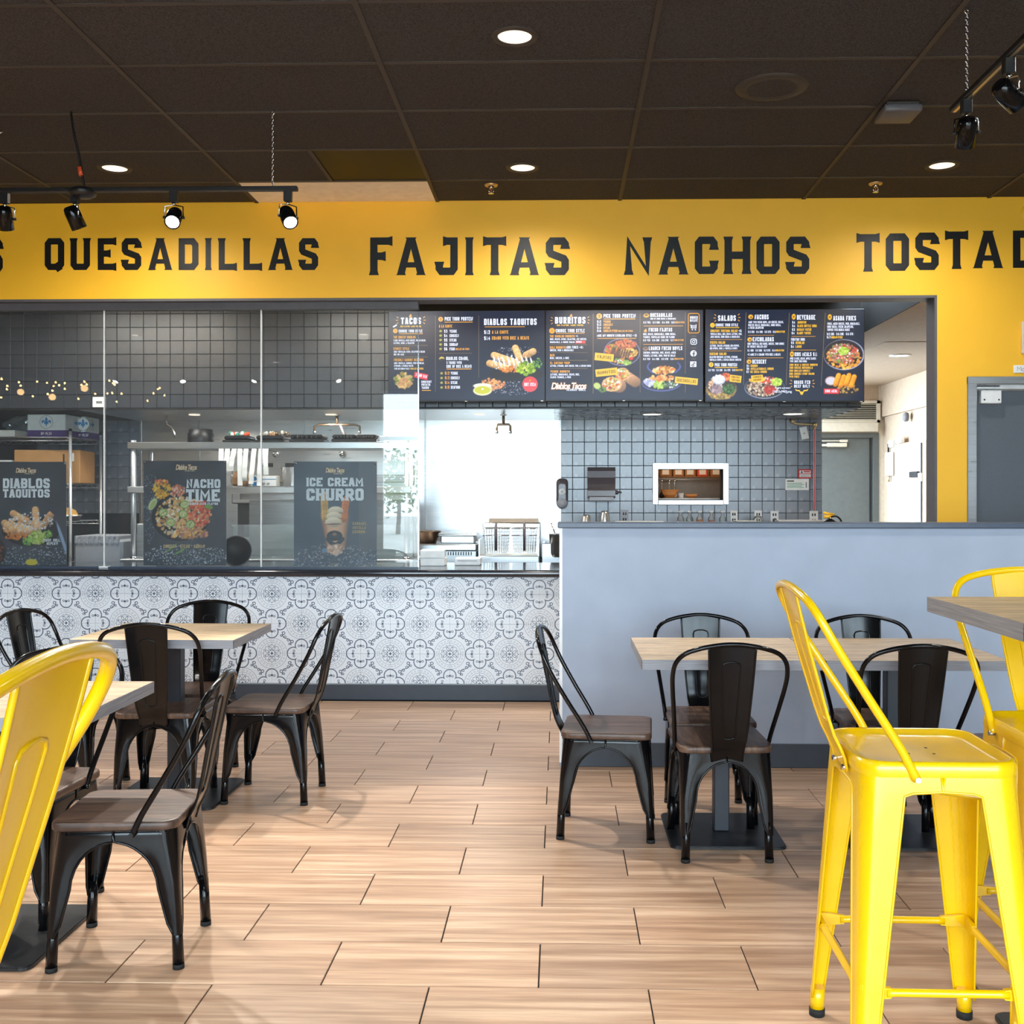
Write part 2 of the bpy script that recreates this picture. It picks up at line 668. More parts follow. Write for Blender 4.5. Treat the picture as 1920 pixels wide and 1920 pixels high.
# ------------------------------------------------------------------ block lettering
GL = {
    'A': [[(0, 0), (.36, 1), (.64, 1), (1, 0)], [(.14, .26), (.86, .26)]],
    'B': [[(0, .5), (0, 1), (.8, 1), (1, .9), (1, .62), (.82, .51), (0, .51)], [(.82, .51), (1, .4), (1, .1), (.8, 0), (0, 0), (0, .51)]],
    'C': [[(1, .68), (1, .9), (.85, 1), (.15, 1), (0, .9), (0, .1), (.15, 0), (.85, 0), (1, .1), (1, .32)]],
    'D': [[(0, .5), (0, 1), (.8, 1), (1, .86), (1, .14), (.8, 0), (0, 0), (0, .5)]],
    'E': [[(1, 1), (0, 1), (0, 0), (1, 0)], [(0, .52), (.8, .52)]],
    'F': [[(1, 1), (0, 1), (0, 0)], [(0, .5), (.8, .5)]],
    'G': [[(1, .7), (1, .9), (.85, 1), (.15, 1), (0, .9), (0, .1), (.15, 0), (.85, 0), (1, .1), (1, .48), (.55, .48)]],
    'H': [[(0, 0), (0, 1)], [(1, 0), (1, 1)], [(0, .5), (1, .5)]],
    'I': [[(.5, 0), (.5, 1)]],
    'J': [[(.25, 1), (1, 1), (1, .1), (.85, 0), (.15, 0), (0, .1), (0, .32)]],
    'K': [[(0, 0), (0, 1)], [(1, 1), (.1, .48)], [(.35, .6), (1, 0)]],
    'L': [[(0, 1), (0, 0), (1, 0)]],
    'M': [[(0, 0), (0, 1), (.5, .35), (1, 1), (1, 0)]],
    'N': [[(0, 0), (0, 1), (1, 0), (1, 1)]],
    'O': [[(.5, 1), (.15, 1), (0, .9), (0, .1), (.15, 0), (.85, 0), (1, .1), (1, .9), (.85, 1), (.5, 1)]],
    'P': [[(0, 0), (0, 1), (.82, 1), (1, .88), (1, .55), (.82, .44), (0, .44)]],
    'Q': [[(.5, 1), (.15, 1), (0, .9), (0, .1), (.15, 0), (.85, 0), (1, .1), (1, .9), (.85, 1), (.5, 1)], [(.58, .14), (.80, -.04)]],
    'R': [[(0, 0), (0, 1), (.82, 1), (1, .88), (1, .58), (.82, .46), (0, .46)], [(.5, .46), (1, 0)]],
    'S': [[(1, .74), (1, .9), (.85, 1), (.15, 1), (0, .9), (0, .66), (.1, .58), (.9, .42), (1, .34), (1, .1), (.85, 0), (.15, 0), (0, .1), (0, .28)]],
    'T': [[(0, 1), (1, 1)], [(.5, 0), (.5, 1)]],
    'U': [[(0, 1), (0, .1), (.15, 0), (.85, 0), (1, .1), (1, 1)]],
    'V': [[(0, 1), (.5, 0), (1, 1)]],
    'W': [[(0, 1), (.22, 0), (.5, .7), (.78, 0), (1, 1)]],
    'X': [[(0, 0), (1, 1)], [(0, 1), (1, 0)]],
    'Y': [[(0, 1), (.5, .48), (1, 1)], [(.5, .48), (.5, 0)]],
    'Z': [[(0, 1), (1, 1), (0, 0), (1, 0)]],
    '0': [[(.5, 1), (.15, 1), (0, .9), (0, .1), (.15, 0), (.85, 0), (1, .1), (1, .9), (.85, 1), (.5, 1)]],
    '1': [[(.1, .78), (.5, 1), (.5, 0)]],
    '2': [[(0, .75), (0, .9), (.15, 1), (.85, 1), (1, .9), (1, .6), (0, 0), (1, 0)]],
    '3': [[(0, 1), (1, 1), (.45, .58), (.85, .55), (1, .42), (1, .1), (.85, 0), (.15, 0), (0, .1)]],
    '4': [[(.75, 0), (.75, 1), (0, .3), (1, .3)]],
    '5': [[(1, 1), (0, 1), (0, .55), (.8, .58), (1, .45), (1, .1), (.85, 0), (0, 0)]],
    '6': [[(.9, 1), (.15, 1), (0, .85), (0, .1), (.15, 0), (.85, 0), (1, .1), (1, .45), (.85, .55), (0, .52)]],
    '7': [[(0, 1), (1, 1), (.4, 0)]],
    '8': [[(.5, .52), (.1, .6), (.1, .92), (.2, 1), (.8, 1), (.9, .92), (.9, .6), (.5, .52), (0, .42), (0, .08), (.12, 0), (.88, 0), (1, .08), (1, .42), (.5, .52)]],
    '9': [[(0, 0), (.85, 0), (1, .15), (1, .9), (.85, 1), (.15, 1), (0, .9), (0, .55), (1, .5)]],
    '$': [[(1, .8), (.85, .9), (.15, .9), (0, .8), (0, .62), (1, .38), (1, .2), (.85, .1), (.15, .1), (0, .2)], [(.5, -.05), (.5, 1.05)]],
    '&': [[(1, 0), (.1, .75), (.3, 1), (.6, .85), (0, .25), (.2, 0), (.6, 0), (1, .4)]],
    '+': [[(.5, .2), (.5, .8)], [(0, .5), (1, .5)]],
    '-': [[(.1, .5), (.9, .5)]],
    '.': [[(.5, 0), (.5, .04)]], ',': [[(.5, .06), (.35, -.14)]], '!': [[(.5, 1), (.5, .35)], [(.5, .0), (.5, .06)]],
    '/': [[(0, 0), (1, 1)]], '*': [[(.5, .45), (.5, .55)]], "'": [[(.5, 1), (.5, .8)]],
    '(': [[(.8, 1), (.3, .8), (.3, .2), (.8, 0)]], ')': [[(.2, 1), (.7, .8), (.7, .2), (.2, 0)]],
    '[': [[(.8, 1), (.3, 1), (.3, 0), (.8, 0)]], ']': [[(.2, 1), (.7, 1), (.7, 0), (.2, 0)]],
}
NARROW = {'I': .36, '.': .3, ',': .3, '!': .36, "'": .3, '*': .4, ' ': .55, '1': .65, '(': .5, ')': .5, '[': .5, ']': .5}


def strokes(ch, w, h, t, flare=0.0):
    """Quads (lists of 2D points) that draw one character in a w x h box with stroke t."""
    out = []
    for line in GL.get(ch, []):
        p = [Vector((t / 2 + x * (w - t), t / 2 + y * (h - t))) for x, y in line]
        n = len(p)
        d = [(p[i + 1] - p[i]).normalized() for i in range(n - 1)]
        loop = (p[0] - p[-1]).length < 1e-6
        def flush(q, dd):
            return (q[1] in (0, 1) and abs(dd.y) > .3) or (q[0] in (0, 1) and abs(dd.x) > .7) or not (0 <= q[0] <= 1 and 0 <= q[1] <= 1)
        if not loop and flush(line[0], d[0]):
            p[0] = p[0] - d[0] * (t / 2)
        if not loop and flush(line[-1], d[-1]):
            p[-1] = p[-1] + d[-1] * (t / 2)
        L, Rr = [], []
        for i in range(n):
            if loop and i in (0, n - 1):
                a, b = d[-1], d[0]
            else:
                a, b = d[max(0, i - 1)], d[min(n - 2, i)]
            na, nb = Vector((-a.y, a.x)), Vector((-b.y, b.x))
            m = na + nb
            m = m / m.length if m.length > 1e-4 else na
            k = (t / 2) / max(.72, m.dot(na))
            L.append(p[i] + m * k)
            Rr.append(p[i] - m * k)
        for i in range(n - 1):
            out.append([Rr[i], Rr[i + 1], L[i + 1], L[i]])
        if flare and not loop:
            for e, dd, s1, s2 in ((p[0], -d[0], L[0], Rr[0]), (p[-1], d[-1], L[-1], Rr[-1])):
                for sd in (s1, s2):
                    o = (sd - e).normalized()
                    base = sd - o * (t * .15)
                    out.append([base, sd + o * (t * flare), sd - dd * (t * .55), base - dd * (t * .55)])
    return out


def text_width(txt, h, wf, sp):
    w = 0
    for ch in txt:
        w += h * wf * NARROW.get(ch, 1.25 if ch in 'MW' else 1) + h * sp
    return w - h * sp


def lettering(mb, txt, x, z, h, m, y=0.0, wf=.46, t=.17, sp=.13, fit=None, align='l', tilt=0.0, italic=0.0):
    """Flat block letters on the XZ plane at y; x is the left edge (or centre), z the baseline."""
    w = text_width(txt, h, wf, sp)
    kx = fit / w if fit else 1.0
    w *= kx
    ox = x - (w / 2 if align == 'c' else (w if align == 'r' else 0))
    cx = 0
    ca, sa = math.cos(tilt), math.sin(tilt)
    for ch in txt:
        cw = h * wf * NARROW.get(ch, 1.25 if ch in 'MW' else 1)
        for q in strokes(ch, cw, h, h * t):
            pts = []
            for p in q:
                lx, lz = (cx + p.x + italic * p.y) * kx, p.y
                px, pz = ox - x + lx, lz
                pts.append((x + px * ca - pz * sa, y, z + px * sa + pz * ca))
            mb.add(pts, [(0, 1, 2, 3)], m)
        cx += cw + h * sp
    return mb


def script_text(mb, txt, x, z, w, h, m, y, grow=0.0, shear=.25):
    """Handwriting-like wordmark from the built-in face, slanted and fattened."""
    cu = bpy.data.curves.new('wordmark', 'FONT')
    cu.body = txt
    cu.shear = shear
    cu.offset = grow
    cu.space_character = .86
    ob = bpy.data.objects.new('wordmark', cu)
    COL.objects.link(ob)
    dg = bpy.context.evaluated_depsgraph_get()
    me = bpy.data.meshes.new_from_object(ob.evaluated_get(dg))
    xs = [v.co.x for v in me.vertices]
    x0, x1 = min(xs), max(xs)
    ys = [v.co.y for v in me.vertices]
    y0, y1 = min(ys), max(ys)
    vs = [(x + (v.co.x - x0) / (x1 - x0) * w, y, z + (v.co.y - y0) / (y1 - y0) * h) for v in me.vertices]
    mb.add(vs, [list(p.vertices) for p in me.polygons], m)
    bpy.data.objects.remove(ob)
    bpy.data.curves.remove(cu)
    bpy.data.meshes.remove(me)
    return mb


# ------------------------------------------------------------------ flat prints (food pictures)
class Paint:
    def __init__(s, w, h, bg, seed=1):
        s.w, s.h = w, h
        s.a = np.ones((h, w, 3)) * np.array(bg, float)
        s.r = np.random.RandomState(seed)

    def ell(s, cx, cy, rx, ry, col, rot=0, al=1.0, rough=.0, shade=.0):
        q = max(rx, ry) + 2
        x0, x1, y0, y1 = max(0, int(cx - q)), min(s.w, int(cx + q) + 1), max(0, int(cy - q)), min(s.h, int(cy + q) + 1)
        if x0 >= x1 or y0 >= y1:
            return
        X, Y = np.meshgrid(np.arange(x0, x1) + .5, np.arange(y0, y1) + .5)
        c, n = math.cos(rot), math.sin(rot)
        dx, dy = X - cx, Y - cy
        lx, ly = (dx * c + dy * n) / rx, (-dx * n + dy * c) / ry
        d = np.sqrt(lx * lx + ly * ly)
        if rough:
            d = d + (s.r.rand(*d.shape) - .5) * rough
        m = np.clip((1.0 - d) * min(rx, ry) + .5, 0, 1)[..., None] * al
        cc = np.array(col, float) * (1 + shade * (-ly - lx * .3))[..., None]
        s.a[y0:y1, x0:x1] = s.a[y0:y1, x0:x1] * (1 - m) + cc * m

    def ring(s, cx, cy, rx, ry, col, wd=1.5, rot=0, al=1.0):
        for k in range(int(max(rx, ry) * 5)):
            t = 2 * math.pi * k / int(max(rx, ry) * 5)
            x, y = rx * math.cos(t), ry * math.sin(t)
            c, n = math.cos(rot), math.sin(rot)
            s.ell(cx + x * c - y * n, cy + x * n + y * c, wd, wd, col, al=al)

    def scat(s, n, cx, cy, rx, ry, r0, r1, cols, al=1.0, thin=.6):
        for _ in range(n):
            t, q = s.r.rand() * 6.283, math.sqrt(s.r.rand())
            r = r0 + (r1 - r0) * s.r.rand()
            s.ell(cx + rx * q * math.cos(t), cy + ry * q * math.sin(t), r, r * (thin + (1 - thin) * s.r.rand()),
                  np.array(cols[s.r.randint(len(cols))]) * (.85 + .3 * s.r.rand()), rot=s.r.rand() * 3.14, al=al)

    def line(s, x0, y0, x1, y1, wd, col, al=1.0):
        L = math.hypot(x1 - x0, y1 - y0)
        s.ell((x0 + x1) / 2, (y0 + y1) / 2, L / 2, wd, col, rot=math.atan2(y1 - y0, x1 - x0), al=al)

    def roll(s, x0, y0, x1, y1, wd, col):
        """A rolled tortilla: a fat rounded bar with lit top."""
        k = int(math.hypot(x1 - x0, y1 - y0) / (wd * .35)) + 1
        for i in range(k + 1):
            t = i / k
            s.ell(x0 + (x1 - x0) * t, y0 + (y1 - y0) * t, wd, wd, np.array(col) * (.9 + .2 * s.r.rand()), shade=.25)

    def mist(s, k=10, amp=10):
        g = s.r.rand(k, k, 1)
        yi = np.linspace(0, k - 1.001, s.h)
        xi = np.linspace(0, k - 1.001, s.w)
        y0, x0 = yi.astype(int), xi.astype(int)
        fy, fx = (yi - y0)[:, None, None], (xi - x0)[None, :, None]
        A = g[y0][:, x0] * (1 - fx) + g[y0][:, x0 + 1] * fx
        B = g[y0 + 1][:, x0] * (1 - fx) + g[y0 + 1][:, x0 + 1] * fx
        s.a += ((A * (1 - fy) + B * fy) - .5) * amp * 2


def sheet(name, paint, x0, x1, z0, z1, y, m, parent, bend=None):
    """The painted picture as a fine grid of coloured points, standing in the XZ plane."""
    a = np.clip(paint.a, 0, 255) / 255.0
    lin = np.where(a > .04045, ((a + .055) / 1.055) ** 2.4, a / 12.92)
    h, w = paint.h, paint.w
    X, Z = np.meshgrid(np.linspace(x0, x1, w), np.linspace(z1, z0, h))
    Yv = np.full_like(X, y)
    if bend:
        Yv = Yv + bend((X - x0) / (x1 - x0), (Z - z0) / (z1 - z0))
    co = np.stack([X, Yv, Z], -1).reshape(-1, 3)
    i = np.arange((h - 1) * w).reshape(h - 1, w)[:, :-1].ravel()
    fs = np.stack([i + w, i + w + 1, i + 1, i], -1)
    me = bpy.data.meshes.new(name)
    me.vertices.add(len(co))
    me.vertices.foreach_set('co', co.ravel())
    me.loops.add(fs.size)
    me.loops.foreach_set('vertex_index', fs.ravel().astype(np.int32))
    me.polygons.add(len(fs))
    me.polygons.foreach_set('loop_start', (np.arange(len(fs)) * 4).astype(np.int32))
    me.polygons.foreach_set('loop_total', np.full(len(fs), 4, np.int32))
    me.update(calc_edges=True)
    me.validate()
    at_ = me.attributes.new('ink', 'FLOAT_COLOR', 'POINT')
    at_.data.foreach_set('color', np.concatenate([lin.reshape(-1, 3), np.ones((h * w, 1))], 1).ravel().astype(np.float32))
    me.materials.append(MATS[m])
    return link(name, me, parent)


# ------------------------------------------------------------------ the room
LEFT, RIGHT, BACK, CEIL = -9.5, 6.2, 7.18, 3.35
floor = struct(MB().box(LEFT, RIGHT, FRONT, 13.5, -.08, -.005, 'grout_floor').build('floor'), 'wood-look plank tiles in running bond with dark joints')
TL, TW = .6105, .2955
mb = MB().rbox(-TL / 2 + .0021, TL / 2 - .0021, -TW / 2 + .0021, TW / 2 - .0021, -.008, 0, 'floor_wood', .0012)
tile_me = mb.mesh('tile')
field = MB()
for k in range(-21, 15):
    y0 = 2.985 + TW * k
    off = -.06 if k % 2 == 0 else -.365
    for i in range(-16, 11):
        x0 = off + TL * i
        if x0 < LEFT - .2 or x0 > RIGHT - .3 or y0 + TW > BACK + .1:
            continue
        near = y0 + TW
        seen = y0 > 2.2 and near * -.525 - .75 < x0 < near * .435 + .1 and not (y0 > 5.45 and x0 > .05)
        if seen:
            link('tile', tile_me, floor, (x0 + TL / 2, y0 + TW / 2, 0))
        else:
            field.box(x0 + .002, x0 + TL - .002, y0 + .002, y0 + TW - .002, -.006, 0, 'floor_wood')
o = field.build('tile_field', floor, fix=False)
o['kind'] = 'stuff'

ceiling = struct(MB().box(LEFT, RIGHT, FRONT, BACK, 3.40, 3.45, 'black_wall').build('ceiling'), 'dark suspended ceiling of long panels in a thin grid')
GX, GY = 1.2225, .6085
pan = MB().rbox(-GX / 2 + .008, GX / 2 - .008, -GY / 2 + .008, GY / 2 - .008, 3.352, 3.372, 'ceiling_tile', .003).mesh('ceiling_panel')
last = MB().rbox(-GX / 2 + .008, GX / 2 - .008, -.232, .232, 3.352, 3.372, 'ceiling_tile', .003).mesh('ceiling_panel')
for j in range(-1, 17):
    yc = 6.705 - GY * (j + .5) if j >= 0 else 6.705 + .2375
    for i in range(-9, 6):
        xc = .40 + GX * (i - .5)
        if xc - GX / 2 < LEFT - .6 or xc + GX / 2 > RIGHT + .6:
            continue
        if i == -1 and j == 0:
            continue
        if i == -1 and j == -1:
            link('ceiling_panel', MB().rbox(-GX / 2 + .006, GX / 2 - .006, -.234, .234, 3.351, 3.365, 'beige_panel', .003).mesh('ceiling_panel'),
                 ceiling, (xc, yc, 0), label='unpainted beige panel in the last row against the yellow wall')
            continue
        link('ceiling_panel', last if j < 0 else pan, ceiling, (xc, yc, 0))
link('ceiling_panel', MB().rbox(-1.435 + .014, -.8225 - .008, 6.0965 + .008, 6.705 - .008, 3.352, 3.362, 'black_gloss', .002).mesh('ceiling_panel'), ceiling,
     label='glossy black square panel')
link('ceiling_panel', MB().rbox(-2.045 + .008, -1.435 - .014, 6.0965 + .008, 6.705 - .008, 3.352, 3.372, 'ceiling_tile', .003).mesh('ceiling_panel'), ceiling)
link('grid_bar', MB().box(-1.447, -1.423, 6.0965, 6.705, 3.346, 3.358, 'grid_bar').mesh('grid_bar'), ceiling)
for i in range(-8, 5):
    link('grid_bar', MB().box(.40 + GX * i - .012, .40 + GX * i + .012, FRONT, BACK, 3.346, 3.358, 'grid_bar').mesh('grid_bar'), ceiling)
for j in range(0, 17):
    y = 6.705 - GY * j
    link('grid_bar', MB().box(LEFT, RIGHT, y - .012, y + .012, 3.348, 3.358, 'grid_bar').mesh('grid_bar'), ceiling)

mb = MB()
mb.box(LEFT, RIGHT, BACK, 7.34, 2.705, 3.45, 'yellow_paint')
mb.box(LEFT, -5.4, BACK, 7.34, 0, 2.705, 'yellow_paint')
mb.box(2.505, 2.70, BACK, 7.34, 0, 2.705, 'yellow_paint')
mb.box(2.70, 3.78, BACK, 7.34, 2.16, 2.705, 'yellow_paint')
mb.box(3.78, RIGHT, BACK, 7.34, 0, 2.705, 'yellow_paint')
wall_back = struct(mb.build('wall_back', fix=False), 'yellow painted wall with black dish names above the service opening')
mb = MB()
mb.box(-5.4, 2.49, 7.181, 7.34, 2.688, 2.7045, 'grey_trim')
mb.box(2.488, 2.5045, 7.181, 7.34, 0, 2.7045, 'grey_trim')
struct(mb.build('trim_1'), 'grey lining of the service opening')


def wall_word(spans, z0, z1):
    """Each painted letter of a dish name: (character, left u, right u, top v, bottom v)."""
    for ch, u0, u1, v0, v1 in spans:
        a, b = at(u0, v1, BACK), at(u1, v0, BACK)
        w, h = b.x - a.x, b.z - a.z
        m = MB()
        if ch == 'A':
            t = h * .2
            lay = 0
            for sx in (1, -1):
                n = [(0, 0), (w * .27, 0), (w * .60, h), (w * .36, h)]
                n = [((x if sx > 0 else w - x), y) for x, y in n]
                lay += 1
                m.add([(x, -.00008 * lay, y) for x, y in n], [(0, 1, 2, 3)], 'black_vinyl')
                for f in ([(-w * .03, 0), (w * .05, 0), (w * .10, h * .09)], [(w * .22, 0), (w * .32, 0), (w * .27, h * .10)],
                          [(w * .30, h), (w * .40, h), (w * .37, h * .93)]):
                    f = [((x if sx > 0 else w - x), y) for x, y in f]
                    lay += 1
                    m.add([(x, -.00008 * lay, y) for x, y in f], [(0, 1, 2)], 'black_vinyl')
            m.box(w * .26, w * .74, -.0012, -.001, h * .20, h * .34, 'black_vinyl')
        else:
            t = min(h * .2, w * .34) if ch != 'I' else w * .76
            if ch == 'I':
                m.box(w * .12, w * .88, -.0002, .0002, 0, h, 'black_vinyl')
                for sx in (0, 1):
                    for sz in (0, 1):
                        f = [(0, 0), (w * .14, 0), (w * .14, h * .10)]
                        m.add([((w - x if sx else x), 0, (h - y if sz else y)) for x, y in f], [(0, 1, 2)], 'black_vinyl')
            else:
                for n_, q in enumerate(strokes(ch, w, h, t, 0 if ch == 'Q' else .16)):
                    m.add([(p.x, -.00006 * n_, p.y) for p in q], [tuple(range(len(q)))], 'black_vinyl')
        m.build('letter', wall_back, (a.x, BACK - .0015, a.z), fix=False)


q3 = lambda s, ox, v0, v1: [(c, ox + a / 3, ox + b / 3, v0, v1) for c, a, b in s]
wall_word([('S', -31, 5.6, 447, 512)], 0, 0)
wall_word(q3([('Q', 252, 362), ('U', 397, 507), ('E', 550, 655), ('S', 685, 795), ('A', 835, 968), ('D', 1005, 1117), ('I', 1152, 1192), ('L', 1230, 1333),
              ('L', 1370, 1475), ('A', 1510, 1645), ('S', 1682, 1790)], 0, 446.5, 506.5), 0, 0)
wall_word(q3([('F', 162, 288), ('A', 312, 472), ('J', 530, 655), ('I', 695, 745), ('T', 797, 928), ('A', 950, 1110), ('S', 1150, 1280)], 640, 445, 516), 0, 0)
wall_word(q3([('N', 1595, 1742)], 640, 445, 515.5) + [('A', 1235, 1290, 444, 515)] +
          q3([('C', 68, 197), ('H', 235, 380), ('O', 415, 545), ('S', 582, 712)], 1280, 443.5, 514), 0, 0)
for c, a, b, v in (('T', 977, 1108, 439), ('O', 1142, 1273, 437.5), ('S', 1308, 1440, 436), ('T', 1475, 1606, 434), ('A', 1635, 1800, 432.5), ('D', 1857, 1985, 432)):
    wall_word([(c, 1280 + a / 3, 1280 + b / 3, v, v + 70.5)], 0, 0)

# side and front walls of the dining room; the glazed shopfront lets the daylight in
struct(MB().box(LEFT - .12, LEFT, FRONT, 7.34, 0, 3.45, 'dim_wall').build('wall_left'))
struct(MB().box(RIGHT, RIGHT + .12, FRONT, 7.34, 0, 3.45, 'plain_wall').build('wall_right'))
mb = MB()
mb.box(LEFT, -3.35, FRONT - .12, FRONT, 0, 3.45, 'dim_wall').box(-3.35, WIN_X0, FRONT - .12, FRONT, 0, 3.45, 'beige_wall')
mb.box(WIN_X1, RIGHT, FRONT - .12, FRONT, 0, 3.45, 'plain_wall')
mb.box(WIN_X0, WIN_X1, FRONT - .12, FRONT, WIN_Z1, 3.45, 'dim_wall')
mb.box(WIN_X0, WIN_X1, FRONT - .12, FRONT, 0, WIN_Z0, 'plain_wall')
struct(mb.build('wall_front', fix=False))
NW = 6
ww = (WIN_X1 - WIN_X0) / NW
for k in range(NW):
    x0, x1 = WIN_X0 + ww * k, WIN_X0 + ww * (k + 1)
    f = MB()
    f.box(x0, x0 + .035, FRONT - .1, FRONT - .02, WIN_Z0, WIN_Z1, 'stainless_dull').box(x1 - .035, x1, FRONT - .1, FRONT - .02, WIN_Z0, WIN_Z1, 'stainless_dull')
    f.box(x0, x1, FRONT - .1, FRONT - .02, WIN_Z0, WIN_Z0 + .06, 'stainless_dull').box(x0, x1, FRONT - .1, FRONT - .02, WIN_Z1 - .05, WIN_Z1, 'stainless_dull')
    f.box(x0, x1, FRONT - .1, FRONT - .02, 2.30, 2.36, 'stainless_dull')
    w = struct(f.build('window_%d' % (k + 1)), 'shopfront glazing bay behind the viewer')
    MB().box(x0 + .03, x1 - .03, FRONT - .062, FRONT - .058, WIN_Z0 + .03, WIN_Z1 - .03, 'window_glass').build('pane', w)
struct(MB().box(-40, 40, -60, FRONT - .12, -.12, -.05, 'concrete').build('ground'), 'pale paving outside the shopfront')

# partition in front of the order counter
PY0 = 5.43
wp = struct(MB().box(0, RIGHT, PY0, 5.57, 0, 1.207, 'partition_paint').build('wall_partition'), 'waist-high grey-blue partition with a dark cap')
MB().rbox(-.012, RIGHT, PY0 - .02, 5.59, 1.2075, 1.236, 'dark_cap', .004).build('cap', wp)
MB().box(-.003, .012, PY0 - .004, 5.574, .02, 1.207, 'white_plastic').build('corner_guard', wp)
struct(MB().rbox(.012, RIGHT, PY0 - .008, PY0 - .0005, 0, .122, 'rubber_base', .003).build('baseboard_partition'))

# order counter with the patterned tile front
wc = struct(MB().box(-5.4, .9, 7.175, 7.235, 0, .828, 'grout_light').build('wall_counter'), 'counter front clad in blue and white patterned tiles')
TS, LX, LZ = .2002, -3.5415, .711


def ptile(par, z0, z1):
    me = MB().box(.0008, TS - .0008, 0, .008, z0 + .0008, z1 - .0008, 'patterned_tile').mesh('tile')
    uv = me.uv_layers.new(name='UVMap')
    for lp in me.loops:
        c = me.vertices[lp.vertex_index].co
        u = c.x / TS
        uv.data[lp.index].uv = ((1 - u) if par else u, c.z / TS)
    return me


PT = {(p, k): ptile(p, 0, (.826 - LZ) if k else TS) for p in (0, 1) for k in (0, 1)}
for i in range(-6, 22):
    for j in range(-3, 1):
        link('tile', PT[((i + j) % 2, 1 if j == 0 else 0)], wc, (LX + TS * i, 7.1665, LZ + TS * j))
struct(MB().rbox(-5.4, .9, 7.158, 7.166, 0, .104, 'rubber_base', .003).build('baseboard_counter'))
ct = MB()
prof = []
for a in range(-90, 91, 15):
    prof.append((7.145 - .024 * math.cos(R(a)), .852 + .024 * math.sin(R(a))))
prof += [(7.95, .876), (7.95, .828)]
ct.grid([[(x, y, z) for y, z in prof + prof[:1]] for x in (-5.4, .9)], 'quartz', smooth=False)
o = tag(ct.build('worktop', loc=(0, 0, 0)), 'polished dark worktop with rounded nosing running on top of the patterned tile counter', 'countertop')

# glass screen standing on the counter, left of the order point
chan = MB().box(-5.4, -.962, 7.24, 7.30, 2.640, 2.688, 'grey_trim')
struct(chan.build('trim_2'), 'grey head channel of the glass screen')
gx = [-5.29, -4.206, -3.123, -2.04, -.962]
for k in range(4):
    w = struct(MB().box(gx[k] + .003, gx[k + 1] - .003, 7.265, 7.275, .877, 2.65, 'clear_glass').build('window_%d' % (NW + 1 + k)), 'clear glass screen pane on the counter')
    if k:
        MB().box(gx[k] - .004, gx[k] + .004, 7.262, 7.278, .877, 2.64, 'white_plastic').build('edge_strip', w)
MB().rbox(-3.155, -3.091, 7.245, 7.295, .8765, .889, 'white_plastic', .003).build('foot_clip', w)
MB().box(-.966, -.9605, 7.263, 7.277, .877, 2.62, 'chrome').build('edge_strip', w)
MB().box(-5.4, -.962, 7.25, 7.258, .8765, .886, 'dark_cap').build('sill_channel', w)
MB().box(-5.4, -.962, 7.282, 7.29, .8765, .886, 'dark_cap').build('sill_channel', w)

# kitchen shell
KB, HY, HZ = 10.08, 8.75, 2.09
px0, pz0, px1, pz1 = at(1234, 935, KB).x, at(1234, 937, KB).z, at(1355, 880, KB).x, at(1355, 880, KB).z
mb = MB()
mb.box(-5.4, px0, KB, 10.25, 0, 3.1, 'grout_dark').box(px1, 2.448, KB, 10.25, 0, 3.1, 'grout_dark')
mb.box(px0, px1, KB, 10.25, 0, pz0, 'grout_dark').box(px0, px1, KB, 10.25, pz1, 3.1, 'grout_dark')
wk = struct(mb.build('wall_kitchen', fix=False), 'kitchen rear wall of small dark square tiles')
TP = .1108
ktile = MB().rbox(-TP / 2 + .0018, TP / 2 - .0018, -.006, .004, -TP / 2 + .0018, TP / 2 - .0018, 'dark_tile', .0022).mesh('tile')
x0k = at(1051.5, 900, KB).x
zk = at(1050, 807, KB).z
fx0, fz0, fx1, fz1 = at(1223, 946, KB).x, at(1223, 946, KB).z, at(1366, 868, KB).x, at(1366, 868, KB).z
for i in range(-1, 23):
    for j in range(-9, 3):
        x, z = x0k + TP * (i + .5), zk + TP * (j + .5)
        if x - TP / 2 < -.05 or x + TP / 2 > 2.46 or z < 1.02 or z > HZ:
            continue
        if fx0 - .05 < x < fx1 + .05 and fz0 - .05 < z < fz1 + .05:
            cx = [a for a in (max(x - TP / 2, fx0 - 1), min(x + TP / 2, fx1 + 1))]
            if x - TP / 2 > fx0 and x + TP / 2 < fx1 and z - TP / 2 > fz0 - .02 and z + TP / 2 < fz1 + .02:
                continue
            if z - TP / 2 > fz0 and z + TP / 2 < fz1 + .001 and px0 < x < px1:
                continue
            if px0 - TP / 2 < x < px1 + TP / 2 and pz0 - TP / 2 < z < pz1 + TP / 2:
                continue
        link('tile', ktile, wk, (x, KB - .004, z))
for i in range(-9, 0):
    for j in range(0, 8):
        link('tile', ktile, wk, (-4.0 + TP * (i + .5) + .02, KB - .004, HZ - TP * (j + .5)))
mb = MB()
for a, b in ((-3.98, -3.42), (-3.42, -2.42), (-2.42, -1.27), (-1.27, .006)):
    mb.rbox(a + .002, b - .002, KB - .012, KB - .002, .8, HZ - .002, 'stainless', .002)
for k, x in enumerate((-3.98, -3.42, -2.42, -1.27, .0)):
    mb.box(x - .010, x + .010, KB - .016, KB - .011, .8, HZ - .002, 'stainless_dull')
mb.build('steel_cladding', wk)

